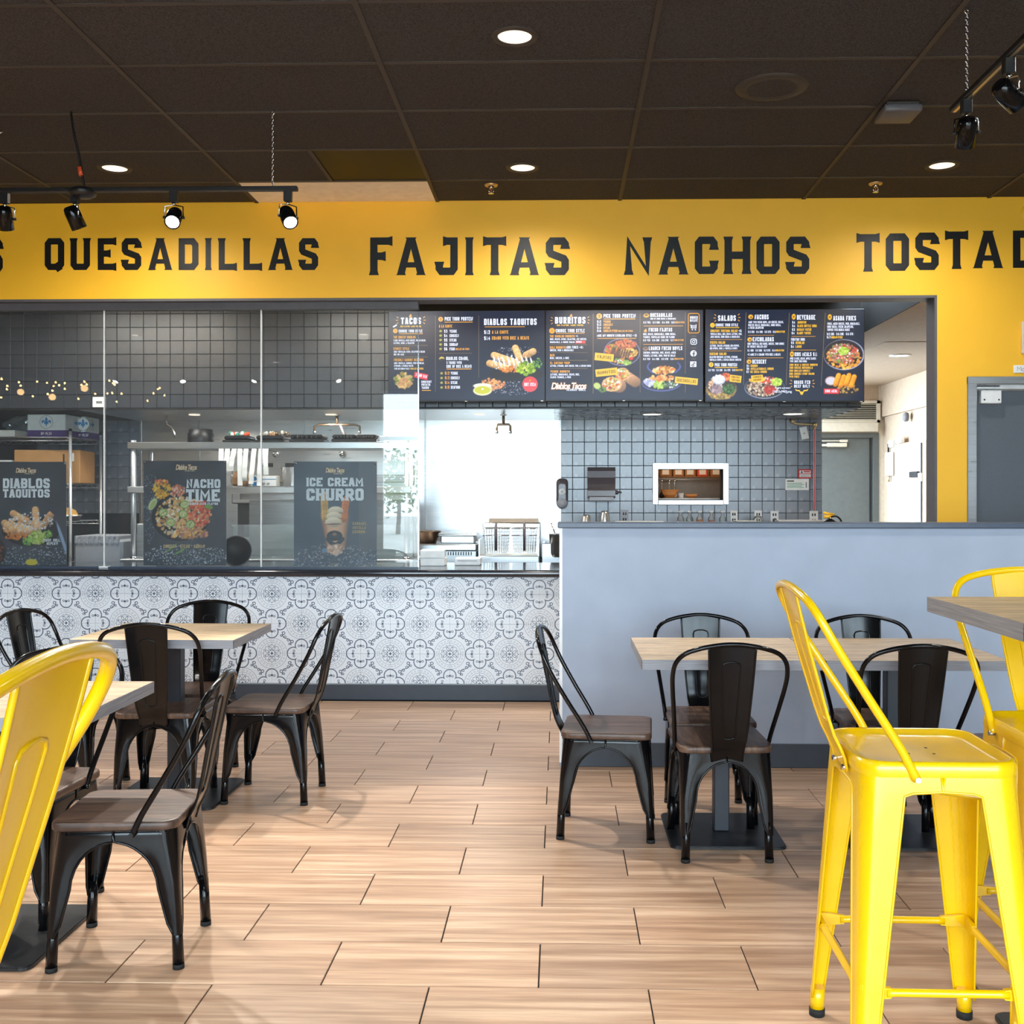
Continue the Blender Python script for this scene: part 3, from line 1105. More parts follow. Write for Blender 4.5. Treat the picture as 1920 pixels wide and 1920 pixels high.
wh = struct(MB().box(-5.4, 2.44, HY, KB, HZ, 3.1, 'black_wall').build('wall_hood'), 'dark tiled bulkhead over the cooking line')
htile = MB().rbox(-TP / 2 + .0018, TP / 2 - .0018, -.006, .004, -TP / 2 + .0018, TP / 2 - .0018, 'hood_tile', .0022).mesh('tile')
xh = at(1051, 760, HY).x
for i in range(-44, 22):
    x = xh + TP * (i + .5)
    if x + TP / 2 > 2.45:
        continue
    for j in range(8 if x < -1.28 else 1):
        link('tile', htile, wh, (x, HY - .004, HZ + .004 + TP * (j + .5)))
MB().box(-5.4, 2.44, HY - .012, HY + .02, HZ - .008, HZ + .003, 'black_plastic').build('edge_strip', wh)
MB().box(-4.0, -.05, HY + .02, KB - .02, HZ - .006, HZ - .001, 'stainless').build('soffit_panel', wh)
MB().box(-.05, 2.44, HY + .02, KB - .02, HZ - .006, HZ - .001, 'dark_tile').build('soffit_panel', wh)
mb = MB()
mb.box(-5.4, 2.29, 7.34, HY, 3.0, 3.1, 'black_wall')
struct(mb.build('ceiling_kitchen'))
struct(MB().box(-5.5, -5.4, 7.34, 10.25, 0, 3.1, 'black_wall').build('wall_kitchen_left'))

# back corridor on the right, seen over the partition
HX, HE, HC = 4.0, 13.33, 2.73
mb = MB().box(2.53, 4.6, 7.345, 13.5, HC, HC + .12, 'beige_wall').box(2.52, 2.53, 7.345, 13.5, HC, 3.1, 'black_wall')
hc = struct(mb.build('ceiling_corridor', fix=False))
MB().box(2.86, 3.46, 9.5, 10.1, HC - .006, HC - .001, 'beige_wall').build('hatch_panel', hc)
mb = MB().box(HX, 4.5, 7.34, 13.5, 0, HC, 'beige_wall').box(HX - .035, HX, 7.34, HE, 2.345, HC, 'beige_wall')
struct(mb.build('wall_corridor', fix=False))
dl, dr, dt = 2.84, 3.865, 2.09
mb = MB().box(2.5, dl, HE, 13.45, 0, HC, 'beige_wall').box(dr + .07, HX, HE, 13.45, 0, HC, 'cream_metal').box(dl, dr + .07, HE, 13.45, dt + .06, HC, 'beige_wall')
mb.box(2.5, HX - .10, HE - .10, HE, dt + .07, dt + .18, 'cream_metal')
struct(mb.build('wall_corridor_end', fix=False))
d2 = struct(MB().rbox(dl, dr, HE + .03, HE + .07, .005, dt, 'door_back', .003).build('door_2'), 'dark grey rear door at the end of the corridor')
mb = MB().box(dr, dr + .07, HE - .01, HE + .1, 0, dt + .06, 'door_back').box(dl - .06, dr, HE - .01, HE + .1, dt, dt + .06, 'door_back')
mb.box(dr - .035, dr - .02, HE + .018, HE + .03, 0, dt, 'black_plastic')
mb.build('frame', d2)
mb = MB().rbox(3.30, 3.54, HE - .03, HE + .03, 1.975, 2.025, 'cream_metal', .006).box(3.06, 3.52, HE - .02, HE - .005, 2.045, 2.058, 'cream_metal')
mb.rbox(3.46, 3.55, HE - .03, HE + .03, 2.035, 2.065, 'cream_metal', .004).box(3.14, 3.31, HE - .02, HE + .02, 1.985, 2.012, 'cream_metal')
mb.build('door_closer', d2)
vt = thing('louver_vent', 'cream louvred air vent over the dark rear door at the corridor end', 'vent', (2.98, HE - .02, 2.275))
mb = MB()
for a in ((-.4, .96, 0, .032), (-.4, .96, .233, .27)):
    mb.box(a[0], a[1], -.03, .02, a[2], a[3], 'cream_metal')
mb.box(.92, .96, -.03, .02, 0, .27, 'cream_metal').box(.11, .125, -.03, .02, .03, .235, 'cream_metal')
mb.build('frame', vt)
MB().box(-.4, .93, .005, .018, .02, .25, 'black_wall').build('backing', vt)
for k in range(8):
    MB().add([(-.4, -.018, .036 + .0255 * k), (.92, -.018, .036 + .0255 * k), (.92, .004, .049 + .0255 * k), (-.4, .004, .049 + .0255 * k)], [(0, 1, 2, 3)], 'cream_metal').build('slat', vt)
# insulated cold-room door in the corridor wall
cold = struct(MB().rbox(HX - .07, HX - .002, 11.62, 12.98, .03, 1.98, 'beige_wall', .012).build('door_3'), 'beige insulated cold room door in the corridor wall')
mb = MB().box(HX - .09, HX - .07, 11.70, 11.81, 1.53, 1.62, 'white_plastic').box(HX - .10, HX - .072, 11.81, 12.07, 1.575, 1.64, 'black_plastic')
mb.box(HX - .085, HX - .068, 11.72, 11.75, .2, 1.95, 'grey_trim').build('latch', cold)
mb = MB().rbox(HX - .10, HX - .05, 12.68, 12.85, 1.945, 2.03, 'white_plastic', .01).rbox(HX - .10, HX - .05, 12.38, 12.57, 1.98, 2.055, 'white_plastic', .01)
mb.build('hinge', cold)
o = MB().rbox(-.03, 0, -.13, .13, -.14, .14, 'white_plastic', .01).rbox(-.036, -.03, -.10, .10, -.12, .11, 'cream_metal', .003).cyl((-.02, .02, .14), (-.02, .02, .24), .012, 'black_plastic')
o = o.cyl((-.02, 0, -.14), (-.02, 0, -.21), .012, 'brass')
tag(o.build('control_box', loc=(HX - .075, 12.82, 1.75)), 'white wall control box with a stub of black cable by the cold room door', 'control box')
o = MB().lathe([(0, 0), (.05, 0), (.055, -.03), (.04, -.05), (0, -.055)], 'grey_print', n=16)
tag(o.build('smoke_detector', loc=(HX - .04, 12.30, 2.27), rot=(0, R(90), 0)), 'small grey round detector above the cold room door', 'detector')

# washroom-side door at the right edge
d1 = struct(MB().rbox(2.765, 3.72, 7.245, 7.285, .005, 2.075, 'door_grey', .002).build('door_1'), 'dark blue-grey flush door in a silver frame')
mb = MB().rbox(2.70, 2.762, 7.165, 7.33, 0, 2.16, 'stainless', .003).rbox(3.72, 3.78, 7.165, 7.33, 0, 2.16, 'stainless', .003)
mb.rbox(2.70, 3.78, 7.163, 7.33, 2.112, 2.162, 'stainless', .003)
mb.build('frame', d1)
MB().box(2.762, 3.72, 7.20, 7.33, 2.082, 2.11, 'white_plastic').build('head_stop', d1)
mb = MB().rbox(2.80, 2.935, 7.19, 7.245, 1.985, 2.075, 'white_plastic', .005).cyl((2.82, 7.188, 2.01), (2.82, 7.192, 2.01), .006, 'black_plastic')
mb.cyl((2.915, 7.188, 2.01), (2.915, 7.192, 2.01), .006, 'black_plastic').cyl((2.845, 7.215, 2.075), (2.845, 7.215, 2.10), .008, 'stainless_dull')
mb.box(2.775, 2.925, 7.20, 7.215, 2.098, 2.106, 'stainless_dull')
mb.build('door_closer', d1)
sg = thing('occupancy_sign', 'white sign with thin dark lettering above the silver door frame', 'sign', (3.005, 7.178, 2.185))
MB().rbox(0, .30, -.006, 0, 0, .052, 'white_paper', .003).build('plate', sg)
lt = MB()
lettering(lt, 'M', .022, .014, .03, 'black_print', -.0065, wf=.72, t=.09)
lt.tube([(.052 + .009 + .0085 * math.cos(a * .524), -.0066, .0215 + .0085 * math.sin(a * .524)) for a in range(12)], .0012, 'black_print', n=4, closed=True)
lt.tube([(.0705, -.0066, .031), (.0705, -.0066, .0125)], .0012, 'black_print', n=4)
lt.build('lettering', sg)
o = MB().rbox(0, .16, -.03, 0, 0, .215, 'cream_metal', .006).rbox(.018, .142, -.034, -.03, .02, .195, 'white_plastic', .002)
tag(o.build('signal_box', loc=(3.052, BACK - .001, 2.31)), 'cream box fixed to the yellow wall above the small white sign', 'wall box')
o = MB().lathe([(0, 0), (.05, 0), (.055, -.05), (.045, -.075), (0, -.08)], 'yellow_paint', n=20)
tag(o.build('horn_strobe', loc=(3.10, BACK - .001, 3.25), rot=(R(90), 0, 0)), 'yellow-painted round alarm device high on the yellow wall', 'alarm')


# ------------------------------------------------------------------ metal chairs
def hoop_path(pts):
    right = [Vector(p) for p in pts]
    left = [Vector((-p.x, p.y, p.z)) for p in right[:-1]]
    return spline(right + left[::-1], 4)


def sheet_back(rows, m, n=7, dish=.006):
    """Bent sheet: rows of (z, y, half width)."""
    out = []
    for z, y, hw in rows:
        out.append([(-hw + 2 * hw * j / (n - 1), y + dish * (1 - (2 * j / (n - 1) - 1) ** 2), z) for j in range(n)])
    return out


def leg_sheet(sx, sy, rows, m, bead, bulge=0.0):
    """Angle-section leg. rows: (z, corner x, corner y, wing length, corner radius)."""
    mb = MB()
    grid, e0, e1 = [], [], []
    for z, cx, cy, w, r in rows:
        r = min(r, w * .95)
        o = bulge if z < .34 else 0
        pts = [(cx - w, cy - o), (cx - (w + r) / 2, cy + o * .3), (cx - r, cy)]
        for k in range(1, 5):
            a = R(90 - 90 * k / 5)
            pts.append((cx - r + r * math.cos(a), cy - r + r * math.sin(a)))
        pts += [(cx, cy - r), (cx + o * .3, cy - (w + r) / 2), (cx - o, cy - w)]
        row = [(sx * x, sy * y, z) for x, y in pts]
        grid.append(row)
        e0.append(row[0])
        e1.append(row[-1])
    mb.grid(grid, m)
    for e in (e0, e1):
        mb.tube(e, bead, m, n=6)
    return mb


def chair_leg(sx, sy, m):
    X0, Y0 = (.172, .172)
    X1, Y1 = (.181, .196) if sy > 0 else (.175, .199)
    rows = []
    for z in (.404, .3735, .3705, .365, .355, .34, .32, .295, .265, .235, .20, .165, .135, .112, .10):
        t = (.404 - z) / .404
        cx, cy = X0 + (X1 - X0) * t, Y0 + (Y1 - Y0) * t
        if z > .372:
            w = cx
        elif z >= .235:
            w = cx - (.118 + .004) * math.sqrt(max(0, 1 - ((z - .235) / (.372 - .235)) ** 2)) * .96
        else:
            w = (X0 + (X1 - X0) * .42) - .117 - (.235 - z) * .20
            w = max(w, .03) if z > .115 else (.026 if z > .1 else .021)
        rows.append((z, cx, cy, w, max(.019, .05 - .075 * t)))
    mb = leg_sheet(sx, sy, rows, m, .0042, .0035)
    cx, cy = X1 - .018, Y1 - .018
    mb.cyl((sx * (cx - .004), sy * (cy - .006), .15), (sx * cx, sy * cy, .012), .0150, m, .0165, n=12)
    return mb, (sx * cx, sy * cy)


HOOP = [(.178, -.055, .392), (.184, -.085, .455), (.197, -.15, .56), (.209, -.205, .655), (.212, -.232, .71), (.203, -.252, .757), (.172, -.268, .792), (.115, -.278, .813),
        (.05, -.283, .825), (0, -.284, .828)]
SPLAT = [(.824, -.284, .087), (.76, -.272, .084), (.68, -.256, .080), (.60, -.240, .075), (.52, -.225, .069), (.465, -.212, .064), (.435, -.200, .060), (.41, -.187, .058), (.375, -.1765, .057)]


def add_hoop(parent, path, r, m, ends):
    mb = MB().tube(path, r, m, n=10)
    for sx in (1, -1):
        x, y, z = ends
        mb.cyl((sx * (x - .004), y, z + .012), (sx * (x + .012), y, z + .012), .0065, m if m == 'black_steel' else 'stainless_dull', n=10)
    return mb.build('back_hoop', parent)


def add_splat(parent, rows, m, z0, z1, k=.40):
    def yat(z):
        for a, b in zip(rows, rows[1:]):
            if b[0] <= z <= a[0]:
                t = (z - b[0]) / (a[0] - b[0])
                return b[1] + (a[1] - b[1]) * t, b[2] + (a[2] - b[2]) * t
        return rows[-1][1], rows[-1][2]
    dense = []
    for a, b in zip(rows, rows[1:]):
        dense += [tuple(a[i] + (b[i] - a[i]) * t / 3 for i in range(3)) for t in range(3)]
    dense.append(rows[-1])
    mb = MB().grid(sheet_back(dense, m), m)
    for sg in (1, -1):
        mb.tube([(sg * hw, y + .001, z) for z, y, hw in dense], .0042, m, n=6)
    o = mb.build('backrest', parent)
    rb = []
    zs = [z0 + (z1 - z0) * i / 6 for i in range(7)]
    for sg in (1, -1):
        side = []
        for z in zs:
            y, hw = yat(z)
            side.append((sg * hw * k * (.86 + .14 * (z - z0) / (z1 - z0)), y + .0055, z))
        rb.append(side if sg > 0 else side[::-1])
    loop = []
    for s in rb:
        s[0] = (s[0][0] * .86, s[0][1], s[0][2])
        s[-1] = (s[-1][0] * .86, s[-1][1], s[-1][2])
        loop += s
    MB().tube(spline(loop, 3, True), .0034, m, n=6, closed=True).build('pressed_rib', o)
    return o


def make_chair(name, label, group):
    t = thing(name, label, 'chair', group=group)
    M = 'black_steel'
    mb = MB()
    out = rrect(-.178, .178, -.18, .182, (.045, .035, .035, .045), 6)
    n = len(out)
    rows = [[(x * s, y * s, z) for x, y in out] for s, z in ((.985, .4055), (1.0, .410), (1.0, .424), (.99, .4295), (.965, .4315))]
    mb.grid(rows, 'seat_wood', smooth=True, closed=True)
    mb.add(rows[-1], [list(range(n))], 'seat_wood')
    mb.add(rows[0], [list(range(n))[::-1]], 'seat_wood')
    mb.build('seat', t)
    mb = MB()
    pr = rrect(-.172, .172, -.172, .172, .05, 6)
    rows = [[(x * s, y * s, z) for x, y in pr] for s, z in ((1.0, .3735), (1.004, .390), (1.0, .402), (.97, .4055))]
    mb.grid(rows, M, closed=True)
    mb.add(rows[-1], [list(range(len(pr)))], M)
    mb.build('seat_frame', t)
    for sx, sy in ((1, 1), (-1, 1), (1, -1), (-1, -1)):
        lm, ft = chair_leg(sx, sy, M)
        lo = lm.build('leg', t)
        MB().cyl((ft[0], ft[1], 0), (ft[0], ft[1], .014), .0172, 'rubber', n=12).build('rubber_foot', lo)
    mb = MB().tube([(-.155, -.155, .345), (0, 0, .335), (.155, .155, .345)], .007, M, n=6).tube([(-.155, .155, .352), (0, 0, .349), (.155, -.155, .352)], .007, M, n=6)
    mb.build('cross_brace', t)
    add_hoop(t, hoop_path(HOOP), .0088, M, (.178, -.055, .385))
    add_splat(t, SPLAT, M, .47, .755)
    return t


GC = 'black metal chairs with wooden seats'
c0 = make_chair('dining_chair', 'black metal chair with brown wooden seat at the left end of the long table', GC)
c0.location = (.195, 4.42, 0)
c0.rotation_euler = (0, 0, R(-95))
for x, y, rz, lab in (
        (.62, 4.205, 2, 'black metal chair seen from behind in front of the left half of the long table'),
        (1.315, 4.19, 0, 'black metal chair seen from behind at the long table, partly covered by the yellow stool'),
        (.64, 4.625, 180, 'black metal chair facing the viewer between partition and the left half of the long table'),
        (1.36, 4.60, 180, 'black metal chair facing the viewer between partition and the right half of the long table'),
        (1.80, 4.11, 90, 'black chair at right end of the long table, nearly hidden behind the yellow stools'),
        (-1.31, 4.885, 88, 'black metal chair turned left at the right side of the square table'),
        (-1.765, 4.765, 3, 'black metal chair seen from behind at the near side of the square table'),
        (-1.80, 5.20, 180, 'black metal chair facing the viewer at the square table, against the patterned tiles'),
        (-2.29, 4.98, -98, 'black metal chair at the left side of the square table, cut by the picture edge'),
        (-1.30, 3.225, 94.5, 'black metal chair turned left at the near left table, its full legs showing'),
        (-1.765, 3.50, 176, 'black chair behind the near left table, mostly hidden by the big yellow stool')):
    dup(c0, (x, y, 0), R(rz), lab)


# ------------------------------------------------------------------ yellow bar stools
def stool_leg(sx, sy, m):
    X0, Y0, X1, Y1 = .180, .178, .240, .212
    rows = []
    for z in (.735, .70, .6965, .69, .66, .58, .48, .38, .28, .18, .10, .055):
        t = (.735 - z) / .735
        if z >= .70:
            w = X0 + .001
        elif z > .695:
            w = .112
        else:
            w = .094 - .056 * (.695 - z) / .64
        rows.append((z, X0 + (X1 - X0) * t, Y0 + (Y1 - Y0) * t, w, .05 - .033 * t))
    mb = leg_sheet(sx, sy, rows, m, .0032)
    cx, cy = X1 - .02, Y1 - .02
    mb.cyl((sx * (cx - .002), sy * (cy - .002), .075), (sx * cx, sy * cy, .018), .0185, m, .019, n=14)
    return mb, (sx * cx, sy * cy)


SHOOP = [(0.186, -0.06, 0.728), (0.19, -0.0974, 0.8), (0.201, -0.172, 0.915), (0.211, -0.2328, 1.01), (0.213, -0.2628, 1.06), (0.203, -0.2844, 1.1), (0.172, -0.2995, 1.128), (0.115, -0.3092, 1.144), (0.05, -0.3135, 1.152), (0, -0.3146, 1.154)]
SSPLAT = [(1.15, -0.3144, 0.09), (1.09, -0.3, 0.087), (1.0, -0.2764, 0.081), (0.92, -0.2532, 0.075), (0.85, -0.2334, 0.069), (0.8, -0.2164, 0.064), (0.77, -0.2012, 0.061), (0.745, -0.1902, 0.06), (0.715, -0.1845, 0.059)]


def make_stool(name, label, group):
    t = thing(name, label, 'bar stool', group=group)
    M = 'yellow_steel'
    mb = MB()
    sec = [(.994, .733, 0), (1.0, .74, 0), (1.0, .752, 0), (.985, .764, 0), (.955, .7685, 0), (.925, .765, 0), (.86, .7565, 1), (.78, .7535, 1), (.5, .752, 1), (.2, .751, 1)]
    rows = []
    for s, z, k in sec:
        o = rrect(-.185 * s, .185 * s, -.183 * s, .183 * s, .062 * s, 7)
        rows.append([(x, y, z) for x, y in o])
    mb.grid(rows, M, closed=True)
    mb.add(rows[-1], [list(range(len(rows[-1])))], M)
    for x in (-.03, .03):
        for y in (-.03, .03):
            mb.cyl((x, y, .7512), (x, y, .7518), .004, 'black_steel', n=8)
    mb.build('seat', t)
    mb = MB()
    pr = rrect(-.180, .180, -.178, .178, .05, 6)
    mb.grid([[(x * s, y * s, z) for x, y in pr] for s, z in ((.99, .70), (1.0, .712), (1.001, .735))], M, closed=True)
    mb.build('seat_frame', t)
    for sx, sy in ((1, 1), (-1, 1), (1, -1), (-1, -1)):
        lm, ft = stool_leg(sx, sy, M)
        lo = lm.build('leg', t)
        MB().cyl((ft[0], ft[1], 0), (ft[0], ft[1], .02), .0205, 'rubber', n=14).build('rubber_foot', lo)
    k = (.735 - .26) / .735
    X, Y = .180 + .060 * k - .010, .178 + .034 * k - .010
    for a, b in (((-X, -Y), (X, -Y)), ((-X, Y), (X, Y)), ((-X, -Y), (-X, Y)), ((X, -Y), (X, Y))):
        A, B = Vector((a[0], a[1], .258)), Vector((b[0], b[1], .258))
        d = (B - A).normalized()
        mb = MB().tube([A + d * .055, A + d * .075, B - d * .075, B - d * .055], [.011, .0095, .0095, .011], M, n=8)
        w = Vector((-d.y, d.x, 0)) * .003
        for P, q in ((A, d), (B, -d)):
            mb.add([P + w + Vector((0, 0, -.017)), P - w + Vector((0, 0, -.017)), P - w + Vector((0, 0, .017)), P + w + Vector((0, 0, .017)),
                    P + q * .065 + w * 2 + Vector((0, 0, -.011)), P + q * .065 - w * 2 + Vector((0, 0, -.011)), P + q * .065 - w * 2 + Vector((0, 0, .011)), P + q * .065 + w * 2 + Vector((0, 0, .011))],
                   [(0, 3, 2, 1), (4, 5, 6, 7), (0, 1, 5, 4), (1, 2, 6, 5), (2, 3, 7, 6), (3, 0, 4, 7)], M)
        mb.build('footrest', t)
    mb = MB().tube([(-.16, -.155, .675), (0, 0, .66), (.16, .155, .675)], .0075, M, n=6).tube([(-.16, .155, .682), (0, 0, .675), (.16, -.155, .682)], .0075, M, n=6)
    mb.build('cross_brace', t)
    add_hoop(t, hoop_path(SHOOP), .0100, M, (.186, -.06, .718))
    s = add_splat(t, SSPLAT, M, .83, 1.06)
    mb = MB()
    for x in (-.045, .045):
        mb.cyl((x, -.178, .722), (x, -.194, .722), .007, 'chrome', n=10)
    mb.build('bolt', t)
    return t


s0 = make_stool('bar_stool', 'yellow metal bar stool with its back to the left, seat tucked against the high table', 'yellow metal bar stools')
s0.location = (.868, 2.625, 0)
s0.rotation_euler = (0, 0, R(-90.7))
dup(s0, (1.355, 2.86, 0), R(180), 'yellow metal bar stool facing the viewer behind the high table at right')
s3 = dup(s0, (-.867, 1.133, 0), R(92.3), 'large yellow metal bar stool in front at left, only its curved back showing')
s3.scale = (1.037, 1.037, 1.037)


# ------------------------------------------------------------------ tables
def make_table(name, label, cat, cx, cy, w, d, h, th=.038, plate=.45, post=.062, rot=0, pc=(0, 0), group=None):
    t = thing(name, label, cat, (cx, cy, 0), rot, group)
    top = MB().rbox(-w / 2 + .0015, w / 2 - .0015, -d / 2 + .0015, d / 2 - .0015, h - th + .001, h, 'table_wood', .0015).build('tabletop', t)
    mb = MB()
    for x0, x1, y0, y1 in ((-w / 2, w / 2, -d / 2, -d / 2 + .0016), (-w / 2, w / 2, d / 2 - .0016, d / 2), (-w / 2, -w / 2 + .0016, -d / 2, d / 2), (w / 2 - .0016, w / 2, -d / 2, d / 2)):
        mb.box(x0, x1, y0, y1, h - th, h - .0006, 'table_edge')
    mb.build('edge_band', top)
    px, py = pc
    p = plate / 2
    mb = MB()
    o = rrect(px - p, px + p, py - p, py + p, .03, 4)
    mb.prism(o, .002, .010, 'base_plate')
    mb.prism([(px + (x - px) * .985, py + (y - py) * .985) for x, y in o], .010, .013, 'base_plate')
    mb.build('base_plate', t)
    MB().rbox(px - post / 2, px + post / 2, py - post / 2, py + post / 2, .0125, h - th - .008, 'grey_post', .004).build('post', t)
    MB().rbox(px - .15, px + .15, py - .15, py + .15, h - th - .009, h - th, 'base_plate', .003).build('mounting_plate', t)
    return t


make_table('dining_table', 'wood-topped table, left half of the long pair by the partition', 'table', .655, 4.385, .690, .640, .75)
make_table('dining_table', 'wood-topped table, right half of the long pair by the partition', 'table', 1.349, 4.385, .690, .640, .75)
make_table('dining_table', 'square wood-topped table by the patterned tile counter', 'table', -1.762, 4.875, .715, .60, .75, plate=.5)
make_table('dining_table', 'wood-topped table cut by the left picture edge behind the big yellow stool', 'table', -1.713, 3.253, .71, .60, .75, plate=.48, pc=(-.055, .03))
make_table('high_table', 'tall wood-topped bar table between the two right-hand yellow stools', 'high table', 1.385, 2.60, .80, .60, 1.10, th=.04, plate=.5)


# ------------------------------------------------------------------ ceiling lights and track lights
def downlight(x, y, z, label, power, r=.085, can=True, group='round recessed ceiling lights', col=(1, .95, .86)):
    t = thing('downlight', label, 'ceiling light', (x, y, z), group=group)
    MB().lathe([(r * .86, -.002), (r * .90, -.008), (r * 1.16, -.007), (r * 1.20, 0)], 'grid_bar' if can else 'white_plastic', n=28).build('trim_ring', t)
    MB().lathe([(r * .87, -.002), (r * .62, -.004), (r * .58, -.0045)], 'lamp_can', n=28).build('reflector', t)
    MB().lathe([(r * .60, -.0045), (0, -.007)] if can else [(r * .9, -.003), (0, -.004)], 'lamp_disc', n=24).build('lens', t)
    if power:
        lamp('SPOT', (x, y, z - .03), power, col, (x, y, 0), size=.06, angle=166, blend=.9)
    return t


CY = 3.351
downlight(-.195, 4.61, CY, 'lit round recessed light nearest the viewer in the dark ceiling', 70)
downlight(-2.687, 6.40, CY, 'lit round recessed light above the left track light bar', 72)
downlight(-.225, 6.45, CY, 'lit round recessed light above the word FAJITAS', 72)
downlight(2.286, 6.47, CY, 'lit round recessed light above the word TOSTADAS at right', 54)
for x, y, lab in ((-4.9, 4.6, 'far left over the square table'), (2.6, 4.4, 'at right over the long table'), (-5.2, 1.5, 'at the far left middle of the room'), (3.2, 2.0, 'over the high table'),
                  (-2.4, 1.5, 'above the big front stool'), (-.2, -.6, 'just behind the viewer'), (-4.2, -1.2, 'near the string lights'), (3.2, -1.2, 'near the shopfront at right')):
    downlight(x, y, CY, 'added unseen recessed ceiling light outside the view, ' + lab, 75)  # unseen lights added to brighten the room and the yellow wall
downlight(3.28, 10.42, HC - .002, 'lit round recessed light in the beige corridor ceiling', 2, can=False, group='corridor lights', col=(1, .84, .66))

t = thing('ceiling_speaker', 'large flat round speaker grille set in the dark ceiling', 'speaker', (1.025, 5.215, CY))
MB().lathe([(.175, .002), (.172, -.006), (.12, -.010), (.118, -.007)], 'grid_bar', n=40).build('rim', t)
MB().lathe([(.118, -.007), (0, -.009)], 'ceiling_tile', n=40).build('grille', t)
t = thing('access_point', 'square dark box with a pale edge fixed under the ceiling near the right track light', 'ceiling device', (1.72, 5.50, CY - .002))
MB().rbox(-.095, .095, -.10, .10, -.052, -.012, 'grey_trim', .012, 2).build('cover', t)
MB().box(-.08, .08, -.085, .085, -.012, 0, 'grid_bar').build('mount', t)
for x, y, lab in ((-.438, 6.81, 'small chrome fire sprinkler in the ceiling above the word FAJITAS'), (2.0, 6.84, 'small chrome fire sprinkler in the ceiling above the word TOSTADAS')):
    t = thing('fire_sprinkler', lab, 'sprinkler', (x, y, CY - .002), group='fire sprinklers')
    MB().lathe([(.043, .002), (.040, -.006), (.022, -.010)], 'brass', n=20).build('escutcheon', t)
    mb = MB().cyl((0, 0, 0), (0, 0, -.022), .011, 'chrome').cyl((0, 0, -.05), (0, 0, -.054), .018, 'chrome').cyl((0, 0, -.022), (0, 0, -.05), .004, 'sauce_red')
    for s in (1, -1):
        mb.tube([(s * .010, 0, -.02), (s * .017, 0, -.035), (s * .006, 0, -.05)], .003, 'chrome', n=6)
    mb.build('head', t)
o = MB().tube([(-.035, 0, .0), (-.03, 0, -.02), (-.01, 0, -.012), (.01, 0, -.022), (.035, 0, -.006)], .004, 'chrome', n=6).lathe([(.03, .002), (.028, -.003), (0, -.004)], 'grid_bar', n=16)
tag(o.build('ceiling_hook', loc=(-3.05, 5.72, CY - .003)), 'small bent chrome hook in the dark ceiling above the left track light', 'hook')


def chain(parent, x, y, z0, z1, links):
    dz = (z0 - z1) / links
    for k in range(links):
        zc = z0 - dz * (k + .5)
        a = R(90 * (k % 2))
        pts = [(x + .0055 * math.cos(q) * math.cos(a), y + .0055 * math.cos(q) * math.sin(a), zc + dz * .62 * math.sin(q)) for q in [R(45 * i) for i in range(8)]]
        MB().tube(pts, .0016, 'chrome', n=4, closed=True).build('chain_link', parent, fix=False)
    MB().tube([(x + .010 * math.cos(R(30 * i)), y, z0 + .008 + .024 * math.sin(R(30 * i))) for i in range(12)], .0028, 'chrome', n=6, closed=True).build('hook_ring', parent)


def track_head(label, loc, aim, lit, bright=True, group='black track spotlights'):
    t = thing('track_spotlight', label, 'spotlight', loc, group=group)
    MB().rbox(-.02, .02, -.017, .017, -.058, 0, 'black_plastic', .003).cyl((0, 0, -.058), (0, 0, -.072), .008, 'chrome').build('adapter', t)
    yk = MB()
    a = Vector(aim).normalized()
    c = Vector((0, 0, -.135))
    side = a.cross(Vector((0, 0, 1))).normalized()
    q = a.to_track_quat('Z', 'Y')
    for s in (1, -1):
        yk.tube([(0, 0, -.070), side * (s * .045) + Vector((0, 0, -.078)), side * (s * .047) + c], .0035, 'chrome' if s > 0 else 'black_steel', n=6)
        yk.cyl(side * (s * .040) + c, side * (s * .054) + c, .007, 'black_plastic', n=8)
    yk.build('yoke', t)
    can = MB().lathe([(0, -.062), (.026, -.062), (.034, -.054), (.039, -.035), (.040, .055), (.035, .056), (.033, .050)], 'black_steel', n=24).build('can', t, c, q.to_euler())
    MB().lathe([(.033, .052), (0, .053)], 'spot_lens' if lit else 'black_gloss', n=24).build('lens', can)
    if lit:
        p = Vector(loc) + c + a * .07
        lamp('SPOT', p, lit, (1, .95, .88), p + a, size=.03, angle=72, blend=.35)
    return t


tr = thing('light_track', 'black track light bar hung in front of the yellow wall at left', 'track light', (0, 5.46, 2.945))
MB().rbox(-5.6, -1.345, -.018, .018, -.010, .012, 'black_plastic', .003).build('rail', tr)
chain(tr, -1.475, 0, .395, .016, 26)
mb = MB().lathe([(0, -.035), (.045, -.032), (.066, -.018), (.068, 0), (.05, .014), (0, .018)], 'black_plastic', c=(-2.46, 0, -.004), n=24)
mb.build('feed_canopy', tr)
mb = MB().tube(spline([(-2.52, .0, .405), (-2.505, 0, .30), (-2.48, 0, .19), (-2.462, 0, .09), (-2.45, 0, .01)], 4), .0065, 'black_plastic', n=6)
mb.build('feed_cable', tr)
MB().cyl((-2.475, 0, .12), (-2.466, 0, .075), .012, 'sauce_red').build('wire_nut', tr)
for x, aim, lit, lab in ((-2.865, (-.15, .55, -1), 0, 'unlit black track spotlight at the left picture edge'),
                         (-2.50, (.35, .35, -1), 0, 'unlit black track spotlight under the round feed box'),
                         (-1.985, (.12, -.75, -.62), 170, 'lit black track spotlight shining at the viewer above the word QUESADILLAS'),
                         (-1.395, (.42, -.62, -.75), 170, 'lit black track spotlight at the right end of the left track')):
    track_head(lab, (x, 5.46, 2.937), aim, lit)
for x, aim in ((-3.6, (.3, -.5, -.7)), (-4.4, (.3, -.5, -.7))):
    track_head('lit black track spotlight outside the view, ' + ('next to the picture edge' if x > -4 else 'farther along the left track'), (x, 5.46, 2.937), aim, 200)
